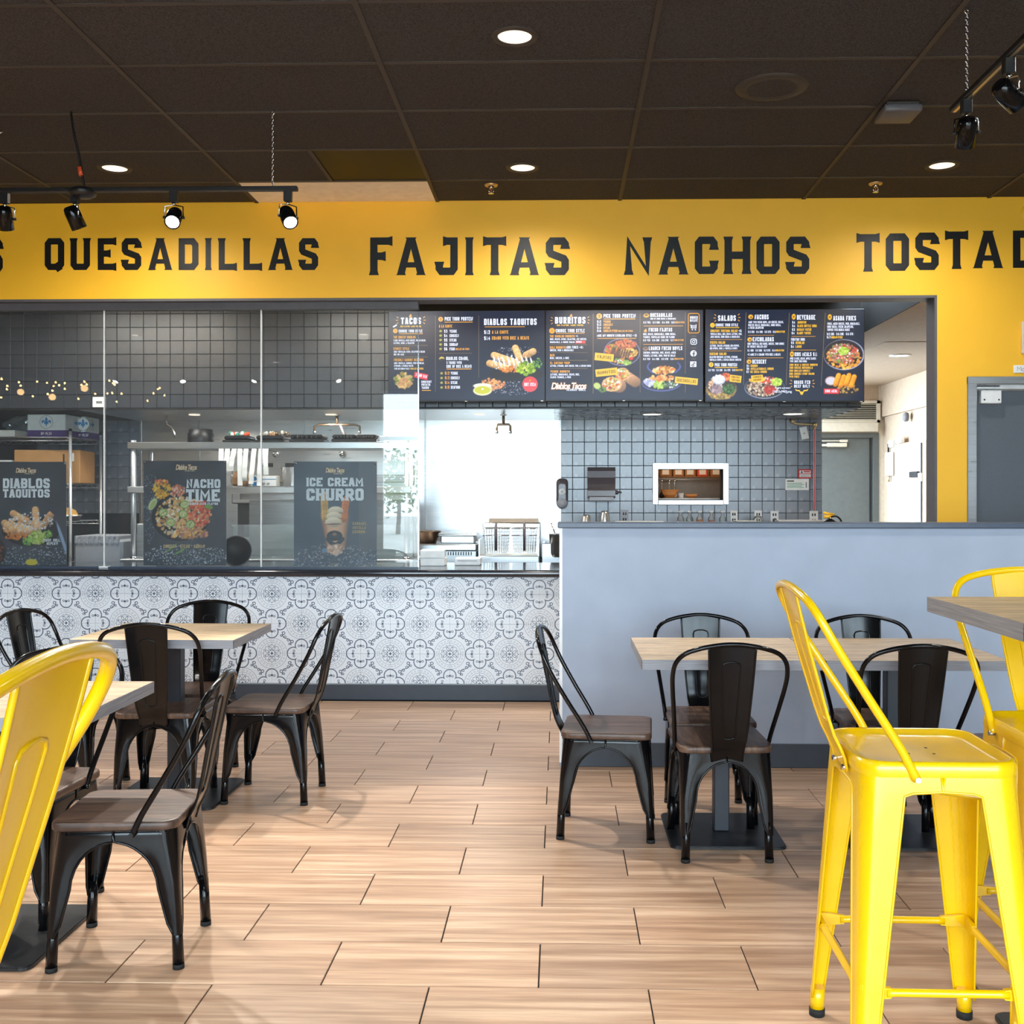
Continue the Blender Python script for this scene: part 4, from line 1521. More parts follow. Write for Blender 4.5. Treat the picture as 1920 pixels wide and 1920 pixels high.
tr = thing('light_track', 'black track light bar running towards the viewer at top right', 'track light', (1.645, 0, 2.985))
MB().rbox(-.018, .018, 2.2, 4.52, -.012, .012, 'black_plastic', .003).box(-.006, .006, 2.2, 4.515, -.0135, -.0115, 'brass').build('rail', tr)
chain(tr, 0, 4.375, .352, .014, 24)
for y, aim, lab in ((4.38, (.10, .55, -.85), 'black track spotlight hanging under the chain at top right'), (3.97, (.75, .35, -.5), 'black track spotlight tilted right on the upper right track')):
    track_head(lab, (1.645, y, 2.975), aim, 0)

# further track and a swag of bulbs at the shopfront end of the room: they show mirrored in the glass screen
tr = thing('light_track', 'black track light bar behind the viewer, mirrored in the glass screen', 'track light', (-4.2, 1.6, 2.95))
MB().rbox(-1.5, 1.9, -.018, .018, -.010, .012, 'black_plastic', .003).build('rail', tr)
for k, x in enumerate((-5.4, -4.6, -3.7, -2.7)):
    track_head(('first', 'second', 'third', 'fourth')[k] + ' lit black spotlight from the left on the track mirrored in the glass', (x, 1.6, 2.94), ((-.2, .3, -.2, .4)[k], .5, -.8), 60)
sl = thing('string_lights', 'swag of small warm bulbs mirrored in the glass screen', 'string lights', (-7.6, -1.4, 2.9))
rr = random.Random(4)
pts = []
for k in range(34):
    p = (-1.0 + 2.6 * k / 33 + rr.uniform(-.06, .06), rr.uniform(-.5, .5), .26 * abs(math.sin(k * .55)) - .14 * k / 33 + rr.uniform(-.03, .03))
    pts.append(p)
    MB().lathe([(0, -.018), (.011, -.014), (.015, -.003), (.010, .008), (.006, .015)], 'bulb_glow', n=8).build('bulb', sl, p)
MB().tube([(x, y, z + .03) for x, y, z in pts], .003, 'black_plastic', n=4).build('cable', sl)
for k in range(12):
    lamp('POINT', Vector((-7.6, -1.4, 2.8)) + Vector(pts[k * 2 + 4]), 1.0, (1, .6, .25), size=.05) if k % 4 == 0 else None

# planting outside the shopfront, mirrored as green in the glass screen
for k, (x, y, h, lab) in enumerate(((-6.0, -25, 3.4, 'green street tree outside, mirrored in the glass right of the churro poster'), (-3.4, -28, 3.2, 'second green street tree outside the shopfront'), (1.5, -26, 3.2, 'third green street tree outside the shopfront'))):
    t = thing('street_tree', lab, 'tree', (x, y, -.05), group='trees outside the shopfront')
    MB().tube([(0, 0, 0), (.05, .02, h * .3), (.02, 0, h * .6)], [.09, .07, .04], 'bark', n=8).build('trunk', t)
    g = random.Random(k)
    mb = MB()
    for _ in range(700):
        c = Vector((g.gauss(0, .42), g.gauss(0, .42), h * .58 + g.gauss(0, .55)))
        a, b = g.uniform(0, 6.28), g.uniform(-1, 1)
        d1 = Vector((math.cos(a), math.sin(a), b)).normalized() * .11
        d2 = d1.orthogonal().normalized() * .06
        mb.add([c - d1, c + d2, c + d1, c - d2], [(0, 1, 2, 3)], 'leaf')
    mb.build('crown', t, fix=False)


# ------------------------------------------------------------------ menu screens
class Board:
    """A wall screen; positions on it are given on its own layout grid (origin top left)."""

    def __init__(s, label, x0, z1, Y, ox, oy, gw, gh, w, turn=0.0, seed=1, cw=300):
        s.k = w / gw
        s.ox, s.oy, s.h = ox, oy, gh * s.k
        s.t = thing('menu_screen', label, 'menu screen', (x0, Y, z1 - s.h), turn, 'menu screens over the kitchen')
        MB().rbox(-.006, w + .006, .003, .05, -.012, s.h + .006, 'black_plastic', .003).build('housing', s.t)
        mb = MB().box(w * .3, w * .36, .05, .20, .1, s.h - .1, 'black_plastic').box(w * .64, w * .70, .05, .20, .1, s.h - .1, 'black_plastic')
        mb.build('bracket', s.t)
        mb = MB().box(w * .49, w * .505, .0, .004, -.011, -.007, 'white_plastic').box(w - .03, w - .01, .0, .004, -.011, -.006, 'white_plastic')
        mb.build('maker_plate', s.t)
        s.w = w
        s.c = cw / gw
        s.p = Paint(cw, int(round(gh * s.c)), (30, 40, 60), seed)
        s.p.mist(7, 5)
        s.mb = MB()

    def px(s, x, y):
        return (x - s.ox) * s.k, s.h - (y - s.oy) * s.k

    def pp(s, x, y):
        return (x - s.ox) * s.c, (y - s.oy) * s.c

    def text(s, txt, x, y, h, ink, fit=None, t=.2, tilt=0, align='l', y_=-.0016):
        X, Z = s.px(x, y)
        lettering(s.mb, txt, X, Z, h * s.k, 'ink_' + ink, y=y_, t=t, fit=fit * s.k if fit else None, tilt=tilt, align=align)

    def rect(s, x0, y0, x1, y1, ink, y_=-.001, tilt=0.0):
        (a, b), (c, d) = s.px(x0, y1), s.px(x1, y0)
        mx, mz = (a + c) / 2, (b + d) / 2
        q = []
        for X, Z in ((a, b), (c, b), (c, d), (a, d)):
            dx, dz = X - mx, Z - mz
            q.append((mx + dx * math.cos(tilt) - dz * math.sin(tilt), y_, mz + dx * math.sin(tilt) + dz * math.cos(tilt)))
        s.mb.add(q, [(0, 1, 2, 3)], ink if ink in MATS else 'ink_' + ink)

    def disc(s, x, y, r, ink, n=20, y_=-.001, teeth=0):
        X, Z = s.px(x, y)
        q = []
        for i in range(n):
            a = 2 * math.pi * i / n
            rr = r * s.k * (1 - (teeth if i % 2 else 0))
            q.append((X + rr * math.cos(a), y_, Z + rr * math.sin(a)))
        s.mb.add(q, [list(range(n))], 'ink_' + ink)

    def rays(s, x, y, sg, ink='orange', h=34):
        for k in (-1, 0, 1):
            s.rect(x - 12 + sg * (-abs(k) * 6), y + k * h - 4, x + 12 + sg * (-abs(k) * 6), y + k * h + 4, ink, tilt=-sg * k * .7)

    def flame(s, x, y, h=38):
        X, Z = s.px(x, y)
        q = [(-.35, 0), (.35, 0), (.42, .4), (.1, 1), (-.05, .7), (-.42, .35)]
        s.mb.add([(X + a * h * s.k, -.001, Z + b * h * s.k) for a, b in q], [list(range(6))], 'ink_orange')

    def done(s):
        sheet('screen', s.p, 0, s.w, 0, s.h, 0, 'screen_print', s.t)
        s.mb.build('lettering', s.t, fix=False)


TVY = 8.55
# --- tacos screen
B = Board('left wall menu screen headed TACOS, partly behind the glass edge', -1.371, 2.848, TVY, 48, 140, 1762, 1005, 1.247, R(-.5), 3)
p = B.p
x, y = B.pp(215, 915)
p.scat(60, x, y, 18, 14, 2, 4.5, [(196, 160, 100), (150, 130, 60), (120, 140, 60), (214, 190, 130)])
p.scat(40, x + 4, y + 6, 14, 8, 2, 4, [(214, 170, 110), (196, 140, 90)])
x, y = B.pp(1490, 850)
p.ell(x, y, 52, 14, (34, 36, 42))
for a in ((1190, 730, 1400, 790), (1240, 640, 1470, 720), (1370, 700, 1560, 770), (1480, 560, 1530, 680), (1600, 640, 1680, 600)):
    q = B.pp(*a[:2]) + B.pp(*a[2:])
    p.roll(*q, 6.5, (206, 160, 104))
for k in range(9):
    x0, y0 = B.pp(1230 + 52 * k, 640 + 10 * (k % 3))
    p.line(x0, y0, x0 + 6, y0 + 20, 1.6, (246, 244, 246))
p.scat(70, *B.pp(1440, 740), 40, 16, .6, 1.8, [(244, 244, 246), (232, 228, 230)])
p.scat(50, *B.pp(1420, 800), 22, 6, 1, 2.6, [(206, 110, 50), (226, 140, 60)])
p.scat(110, *B.pp(1600, 790), 17, 12, 1.2, 3.4, [(150, 186, 50), (186, 210, 90), (110, 150, 40)])
p.scat(26, *B.pp(1730, 730), 9, 9, 1, 2.4, [(70, 130, 50), (110, 160, 70)])
p.scat(110, *B.pp(1190, 970), 19, 12, 1.0, 2.4, [(226, 150, 90), (206, 120, 60), (240, 180, 120)])
p.scat(40, *B.pp(1290, 970), 14, 8, 1.0, 2.2, [(226, 150, 90), (206, 120, 60)])
x, y = B.pp(1110, 1000)
p.ell(x, y - 3, 18, 5, (236, 240, 214))
p.ell(x, y + 6, 18, 9.5, (226, 230, 190))
p.ell(x, y + 5, 15.5, 7.4, (196, 196, 60))
p.ell(x, y + 3, 2, 1.6, (250, 250, 240))
p.scat(150, *B.pp(1440, 1010), 42, 14, .3, .9, [(220, 222, 236), (150, 156, 176)])
p.scat(60, *B.pp(1500, 590), 44, 9, .3, .8, [(220, 222, 236)])
B.flame(293, 205)
B.rays(140, 240, -1)
B.rays(455, 240, 1)
B.text('TACOS', 185, 285, 75, 'white', 228, t=.2)
B.text('BIG FLAVOR. MADE FRESH.', 180, 318, 17, 'yellow', 238)
B.rect(92, 296, 142, 312, 'white', tilt=.5)
for (cx, cy, n) in ((122, 360, '1'), (637, 230, '2')):
    B.disc(cx, cy, 27, 'orange')
    X, Z = B.px(cx, cy + 13)
    lettering(B.mb, n, X, Z, 26 * B.k, 'black_print', y=-.0018, align='c')
T = [('CHOOSE YOUR STYLE', 160, 378, 32, 'white', 270), ('THE CHEESY DIABLOS', 102, 445, 28, 'orange', 250), ('FLOUR TORTILLA, MIXED CHEESE, DIABLO SALSA,', 102, 478, 20, 'white', 365),
     ('LETTUCE, ONION, & CILANTRO', 102, 508, 20, 'white', 235), ('STREET STYLE', 102, 575, 28, 'orange', 178), ('CORN TORTILLAS, ONION, CILANTRO, & SALSA', 105, 606, 20, 'white', 352),
     ('HOT OR MILD', 105, 637, 20, 'white', 115), ('FRESHLY CAUGHT SEAFOOD', 106, 702, 28, 'orange', 335), ('CORN TORTILLA, CABBAGE, PICO DE GALLO,', 108, 735, 20, 'white', 340),
     ('AVOCADO, & DIABLO SALSA', 108, 765, 20, 'white', 218), ('FISH OR SHRIMP ONLY', 110, 798, 20, 'white', 175), ('GRILLED OR FRIED', 295, 798, 20, 'yellow', 145),
     ('CRUNCHY', 418, 950, 26, 'white', 115), ('POTATO', 420, 983, 26, 'white', 98), ('TACOS', 422, 1017, 26, 'white', 82),
     ('PICK YOUR PROTEIN', 682, 248, 42, 'white', 320), ('A LA CARTE', 618, 325, 32, 'orange', 150),
     ('DIABLOS COMBO,', 700, 693, 38, 'white', 250), ('3 TACOS WITH', 702, 737, 30, 'white', 172), ('SIDE OF RICE & BEANS', 702, 780, 33, 'white', 285),
     ('DIABLOS TAQUITOS', 1128, 300, 72, 'white', 595), ('$12', 1128, 400, 42, 'white', 68), ('A LA CARTE', 1218, 397, 36, 'orange', 185),
     ('$14', 1128, 468, 42, 'white', 68), ('COMBO WITH RICE & BEANS', 1218, 465, 38, 'orange', 418), ('GRILLED OR FRIED', 806, 580, 22, 'orange', 155)]
for k, (a, b) in enumerate((('$3', 'VEGGIE'), ('$4', 'CHICKEN'), ('$5', 'STEAK'), ('$6', 'SHRIMP'), ('$6', 'FISH'))):
    T += [(a, 676, 383 + 50 * k, 34, 'white', 36), (b, 738, 383 + 50 * k, 32, 'white', (82, 104, 78, 94, 58)[k])]
for k, (a, b) in enumerate((('$12', 'VEGGIE'), ('$13', 'CHICKEN'), ('$14', 'STEAK'), ('$15', 'SEAFOOD'))):
    T += [(a, 684, 857 + 53 * k, 34, 'orange', 52), (b, 752, 857 + 53 * k, 32, 'white', (80, 100, 74, 104)[k])]
for a in T:
    B.text(*a)
for k in range(5):
    p.ell(*B.pp(637, 366 + 50 * k), 2.6, 2.2, (170, 166, 70))
for k in range(4):
    p.ell(*B.pp(648, 840 + 53 * k), 2.6, 2.2, (170, 166, 70))
p.ell(*B.pp(650, 677), 5, 4.0, (214, 190, 90))
p.ell(*B.pp(654, 688), 5, 2.4, (40, 44, 54))
for r_ in ((165, 388, 435, 396), (682, 260, 1000, 268), (702, 790, 985, 798), (1135, 316, 1590, 323), (424, 1030, 526, 1038)):
    B.rect(*r_, 'orange')
for r_ in ((110, 523, 490, 526), (110, 655, 490, 658), (615, 614, 992, 617), (576, 190, 579, 1050), (1067, 190, 1070, 890)):
    B.rect(*r_, 'rule')
B.rect(335, 838, 492, 902, 'red', tilt=-.22)
B.text('3 FOR $15', 412, 882, 30, 'white', 130, tilt=-.22, align='c')
B.disc(1648, 968, 90, 'red', 44, teeth=.06)
B.text('HOT ITEM', 1648, 990, 38, 'white', 130, align='c', y_=-.002)
X = B.flame(1646, 938, 30)
B.done()

# --- burritos screen
B = Board('middle wall menu screen headed BURRITOS', -.112, 2.848, TVY - .012, 22, 85, 1873, 1068, 1.247, R(.3), 5)
p = B.p
c = B.pp(930, 585)
p.ell(*c, 34.5, 26, (150, 150, 205))
p.ell(*c, 33.2, 24.8, (40, 36, 44))
p.scat(150, c[0] + 6, c[1] - 14, 22, 9, 1.2, 2.6, [(190, 96, 60), (214, 120, 80), (168, 80, 56)])
p.scat(120, c[0] + 12, c[1] + 2, 18, 9, 1.0, 2.4, [(226, 180, 90), (240, 200, 120), (206, 150, 70)])
p.scat(70, c[0] - 20, c[1] - 4, 11, 11, 1.2, 2.8, [(206, 60, 50), (120, 140, 60), (226, 120, 60)])
for k in range(8):
    x0 = c[0] - 16 + 4.6 * k
    p.line(x0, c[1] - 10 + k * .8, x0 - 6, c[1] + 10 + k * .6, 2.0, (92, 62, 54))
p.scat(60, c[0] - 4, c[1] + 17, 12, 5, 1, 2.4, [(236, 226, 220), (206, 80, 60), (120, 170, 70)])
p.scat(50, c[0] + 9, c[1] + 20, 8, 4, 1, 2.2, [(130, 170, 70), (170, 200, 110)])
p.ell(*B.pp(1040, 660), 4, 3, (214, 60, 50))
for (a, b, rx, ry, x1, y1) in ((950, 850, 13, 11, 1090, 940), (815, 970, 19, 14, 900, 985)):
    p.roll(*B.pp(a, b), *B.pp(x1, y1), ry * .92, (168, 128, 96))
for (a, b, rx, ry) in ((935, 845, 14, 12), (810, 965, 19, 14)):
    p.ell(*B.pp(a, b), rx, ry, (226, 180, 130), rough=.1)
    p.scat(70, *B.pp(a, b), rx * .85, ry * .8, 1.2, 3, [(206, 110, 50), (240, 236, 230), (150, 170, 80), (190, 70, 50), (236, 190, 110)])
p.ell(*B.pp(635, 985), 7, 6, (190, 206, 120), rot=.6)
p.scat(24, *B.pp(690, 1030), 8, 5, .8, 2.2, [(90, 130, 60), (120, 160, 80)])
c = B.pp(1400, 960)
p.ell(*c, 37, 15, (86, 96, 160))
p.ell(c[0], c[1] - 1.2, 35.5, 13.6, (38, 40, 52))
p.scat(70, c[0] - 22, c[1] - 3, 10, 7, 1.5, 3.2, [(170, 176, 220), (214, 214, 236)])
p.scat(90, c[0] - 4, c[1] + 2, 10, 8, 1.5, 3, [(150, 186, 70), (190, 216, 120)])
p.scat(60, c[0] + 16, c[1] + 2, 14, 6, 1.2, 2.6, [(60, 90, 60), (90, 120, 80), (200, 206, 210)])
p.scat(80, c[0] + 2, c[1] - 11, 24, 4.5, 1.5, 3.2, [(226, 160, 90), (206, 120, 60), (240, 190, 130)])
c = B.pp(1430, 800)
p.scat(90, *c, 22, 6.5, 1.4, 3.4, [(236, 180, 100), (214, 140, 60), (244, 214, 160), (190, 100, 50)])
for sg in (-1, 1):
    for k in range(10):
        t_ = k / 9
        p.ell(c[0] + sg * (22 + 9 * math.sin(t_ * 2.6)), c[1] + 4 - 18 * t_, 2.2 - t_, 1.8, (96, 104, 190), al=.7)
for q, col in (((1220, 150), (236, 180, 70)), ((1212, 545), (150, 120, 110))):
    p.ell(*B.pp(*q), 5.4, 3.8, col)
    p.ell(B.pp(*q)[0], B.pp(*q)[1] - .8, 3.4, 1.8, (90, 70, 60))
B.flame(322, 160)
B.flame(1210, 345, 44)
B.rays(88, 205, -1)
B.rays(535, 200, 1)
for (cx, cy, n) in ((95, 327, '1'), (660, 155, '2')):
    B.disc(cx, cy, 35, 'orange')
    X, Z = B.px(cx, cy + 15)
    lettering(B.mb, n, X, Z, 30 * B.k, 'black_print', y=-.0018, align='c')
T = [('BURRITOS', 130, 242, 80, 'white', 365), ('* BIG FLAVOR. MADE FRESH. *', 135, 270, 18, 'yellow', 358), ('CHOOSE YOUR STYLE', 138, 346, 40, 'white', 348),
     ('THE DIABLOS BURRITO', 68, 406, 28, 'orange', 296), ('+1', 378, 404, 26, 'white', 28), ('RICE, BEANS, ONION, CILANTRO, MIX CHEESE,', 70, 438, 22, 'white', 440), ('GUACAMOLE, & HOUSE SALSA', 70, 474, 22, 'white', 294),
     ('CALI BURRITO', 68, 542, 30, 'orange', 190), ('ADD FRIES +$1', 268, 540, 30, 'white', 200), ('CHEESE, PICO & GUACAMOLE', 70, 572, 24, 'white', 282),
     ('BCR', 70, 634, 28, 'orange', 54), ('BEAN, CHEESE, & RICE', 70, 665, 24, 'white', 228), ('EL CAESAR WRAP', 72, 726, 28, 'orange', 236),
     ('LETTUCE, AVOCADO, JACK CHEESE, PICO, & CAESAR SAUCE', 72, 758, 22, 'white', 490), ('VEGGIE BURRITO', 74, 828, 28, 'orange', 232), ('LETTUCE, GUACAMOLE, BEANS, RICE,', 74, 862, 24, 'white', 350),
     ('FAJITA VEGGIES, & PICO', 74, 895, 24, 'white', 246), ('PICK YOUR PROTEIN', 710, 174, 46, 'white', 385), ('MAKE ANY BURRITO ENCHILADA STYLE + $3', 632, 400, 28, 'white', 475),
     ('GRILLED OR FRIED', 885, 342, 20, 'orange', 175), ('QUESADILLAS', 1268, 166, 46, 'white', 262), ('SIDE OF SOUR CREAM & GUACAMOLE', 1270, 197, 20, 'white', 305),
     ('$12 VEG * $13 CHK * $14 STK * $15', 1186, 243, 24, 'white', 370), ('SHRIMP/FISH', 1562, 242, 22, 'orange', 112), ('FUEGO FAJITAS', 1250, 340, 44, 'white', 280),
     ('RICE, BEANS, GUACAMOLE, SOUR CREAM,', 1184, 382, 24, 'white', 388), ('VEGGIES, TORTILLAS (CORN OR FLOUR)', 1184, 418, 24, 'white', 375), ('$15 VEG * $16 CHK * $16 STK * $17', 1184, 456, 24, 'white', 362),
     ('SHRIMP/FISH', 1553, 454, 22, 'orange', 112), ('LOADED FRESH BOWLS', 1252, 562, 44, 'white', 398), ('ZUCCHINI, BROCCOLI, RICE, BEANS, MIXED', 1184, 604, 24, 'white', 388),
     ('VEGGIES, LETTUCE, CORN, PICO DE GALLO', 1184, 640, 24, 'white', 382), ('$13 VEG * $14 CHK * $15 STK * $16', 1184, 680, 24, 'white', 360), ('SHRIMP/FISH', 1552, 678, 22, 'orange', 112),
     ('ORDER', 1742, 188, 30, 'white', 92), ('ONLINE', 1742, 224, 30, 'white', 92), ('MEXICAN GRILL', 268, 1046, 24, 'white', 230)]
for k, (a, b) in enumerate((('$12', 'VEGGIE'), ('$13', 'CHICKEN'), ('$14', 'STEAK'), ('$16', 'SHRIMP/FISH'))):
    T += [(a, 632, 233 + 37 * k, 29, 'white', 50), (b, 710, 233 + 37 * k, 28, 'orange', (88, 110, 78, 165)[k])]
for a in T:
    B.text(*a)
for r_ in ((142, 354, 485, 361), (712, 184, 1092, 193), (636, 416, 1100, 424), (1190, 270, 1660, 276), (1185, 490, 1660, 496)):
    B.rect(*r_, 'orange')
for r_ in ((70, 493, 515, 497), (70, 587, 515, 590), (72, 680, 518, 684), (74, 776, 520, 780), (584, 125, 589, 1080), (1145, 120, 1149, 1065), (1684, 110, 1688, 840), (1684, 960, 1688, 1070),
           (1758, 394, 1814, 398), (1758, 534, 1814, 538), (1758, 666, 1812, 670)):
    B.rect(*r_, 'rule')
B.rect(372, 446, 495, 480, 'red')
B.text('SPICY', 384, 472, 22, 'white', 66, y_=-.002)
for (x0, y0, x1, y1, tl, tx, tw) in ((605, 600, 832, 690, -.1, 'FAJITAS', 165), (615, 780, 878, 868, .1, 'BURRITOS', 215), (1562, 890, 1835, 968, -.1, 'QUESADILLAS', 225)):
    B.rect(x0, y0, x1, y1, 'yellow', tilt=tl, y_=-.0014)
    X, Z = B.px((x0 + x1) / 2, (y0 + y1) / 2 + 18)
    lettering(B.mb, tx, X, Z, 36 * B.k, 'black_print', y=-.0022, t=.13, fit=tw * B.k, tilt=tl, align='c')
o = rrect(1722, 1852, 125, 358, 22, 4)
q = [B.px(x, y) for x, y in o]
B.mb.tube([(x, -.0012, z) for x, z in q], .0032, 'ink_orange', n=4, closed=True)
for r_ in ((1742, 262, 1760, 268), (1752, 262, 1762, 302), (1756, 266, 1822, 271), (1758, 282, 1816, 286), (1762, 298, 1812, 303), (1812, 252, 1818, 303)):
    B.rect(*r_, 'white')
for k in range(4):
    B.rect(1768 + 13 * k, 266, 1771 + 13 * k, 302, 'white')
B.disc(1770, 318, 8, 'white')
B.disc(1806, 318, 8, 'white')
q = [B.px(x, y) for x, y in rrect(1752, 1820, 430, 494, 18, 4)]
B.mb.tube([(x, -.0012, z) for x, z in q], .0033, 'ink_white', n=4, closed=True)
q = [B.px(1786 + 15 * math.cos(R(24 * i)), 462 + 15 * math.sin(R(24 * i))) for i in range(15)]
B.mb.tube([(x, -.0012, z) for x, z in q], .0028, 'ink_white', n=4, closed=True)
B.disc(1807, 443, 4, 'white')
B.disc(1784, 603, 38, 'white', 24)
B.rect(1780, 590, 1792, 640, 'black_print', y_=-.0018)
B.rect(1768, 602, 1806, 611, 'black_print', y_=-.0018)
B.rect(1780, 580, 1806, 589, 'black_print', y_=-.0018)
B.rect(1744, 698, 1818, 764, 'white')
B.rect(1783, 708, 1790, 748, 'black_print', y_=-.0018)
X, Z = B.px(1776, 744)
B.mb.lathe([(.011, 0), (.005, 0)], 'black_print', c=(X, -.0018, Z), n=12, axis='Y')
B.rect(1788, 712, 1806, 722, 'black_print', y_=-.0018, tilt=-.5)
X, Z = B.px(88, 1040)
script_text(B.mb, 'Diablos Tacos', X - .004, Z + .006, 428 * B.k, 86 * B.k, 'ink_orange', -.0009, .055)
script_text(B.mb, 'Diablos Tacos', X, Z + .010, 418 * B.k, 74 * B.k, 'ink_white', -.0016, .012)
B.done()

# --- salads screen
B = Board('right wall menu screen headed SALADS', 1.158, 2.848, TVY - .02, 62, 62, 1768, 1022, 1.247, R(.6), 7)
p = B.p
c = B.pp(235, 920)
p.ell(c[0], c[1] + 5, 29, 20, (150, 120, 70), rough=.1)
p.ell(c[0], c[1] + 1, 27, 16, (60, 56, 50))
p.scat(150, c[0], c[1] + 16, 24, 8, 1.2, 2.8, [(196, 160, 90), (150, 116, 60), (120, 110, 60)])
p.scat(80, c[0] - 12, c[1] - 4, 12, 12, 1.5, 3, [(226, 190, 160), (206, 150, 110), (240, 220, 200)])
p.scat(80, c[0] - 8, c[1] + 5, 12, 9, 1.5, 3.2, [(150, 130, 140), (120, 100, 110), (176, 156, 160)])
p.scat(80, c[0] + 14, c[1] + 6, 11, 9, 1.5, 3, [(60, 96, 50), (86, 130, 70), (40, 70, 40)])
p.scat(40, c[0] + 9, c[1] - 18, 10, 6, 1.5, 3, [(214, 90, 50), (236, 150, 90)])
p.ell(c[0] - 4, c[1] - 12, 12, 9, (206, 216, 240), shade=.2)
p.scat(40, c[0] - 6, c[1] - 14, 11, 8, 1, 2.4, [(236, 240, 250)])
c = B.pp(720, 935)
p.ell(c[0], c[1], 38, 21, (150, 156, 180))
p.ell(c[0], c[1] - .8, 37, 20, (40, 42, 50))
p.scat(230, c[0] - 4, c[1] + 1, 30, 15, 1.2, 2.8, [(150, 116, 96), (196, 176, 150), (110, 84, 70), (214, 200, 180)])
p.scat(60, c[0] + 6, c[1] - 14, 15, 6, 1.2, 2.6, [(214, 90, 70), (240, 220, 210), (190, 60, 50)])
p.scat(60, c[0] + 23, c[1] - 11, 9, 7, 1.2, 2.8, [(160, 196, 60), (190, 220, 100)])
p.scat(60, c[0] + 10, c[1] + 4, 11, 8, 1.2, 2.6, [(190, 60, 50), (150, 40, 40)])
p.scat(50, c[0] - 14, c[1] - 15, 14, 4, 1.5, 3, [(236, 186, 90), (214, 160, 70)])
c = B.pp(1600, 570)
p.ell(c[0] + 1, c[1], 38.5, 29, (172, 176, 206))
p.ell(c[0], c[1] - .5, 37, 27.5, (44, 40, 44))
p.scat(150, c[0], c[1] + 6, 33, 20, 1.5, 3.4, [(226, 150, 60), (240, 180, 80), (206, 120, 50)])
p.scat(260, c[0], c[1] - 3, 28, 18, 1.2, 2.8, [(176, 120, 100), (236, 220, 214), (120, 150, 70), (206, 80, 70), (150, 100, 84)])
p.scat(70, c[0], c[1] - 7, 9, 7, 1.2, 2.6, [(160, 200, 60), (200, 224, 110)])
c = B.pp(1590, 890)
p.ell(c[0], c[1] + 6, 34, 20, (40, 42, 52))
p.ell(*B.pp(1460, 860), 11, 8.5, (190, 150, 140))
p.ell(*B.pp(1460, 862), 9.4, 7, (206, 206, 222))
p.scat(60, c[0] + 8, c[1] + 10, 22, 8, 1, 2.2, [(190, 150, 80), (160, 120, 60), (214, 180, 110)])
for k in range(4):
    x0, y0 = B.pp(1535 + 58 * k, 800 + 16 * (k % 2))
    p.roll(x0 + 2, y0, x0 - 4, y0 + 17, 4.6, (226, 140, 40))
for q in ((565, 145), (555, 398), (547, 645)):
    p.ell(*B.pp(*q), 4.6, 4.2, (240, 178, 60))
    p.ell(*B.pp(q[0] + 4, q[1] + 4), 2.0, 1.8, (120, 90, 40))
for q in ((1046, 145), (1026, 562), (1448, 150)):
    p.ell(*B.pp(*q), 3.8, 5.4, (240, 178, 50))
    p.ell(*B.pp(*q), 1.8, 2.0, (120, 90, 40))
B.rays(160, 155, -1)
B.rays(436, 150, 1)
B.rays(1012, 895, -1)
B.rays(1270, 895, 1)
for (cx, cy, n) in ((135, 236, '1'), (120, 680, '2')):
    B.disc(cx, cy, 27, 'yellow')
    X, Z = B.px(cx, cy + 13)
    lettering(B.mb, n, X, Z, 26 * B.k, 'black_print', y=-.0018, align='c')
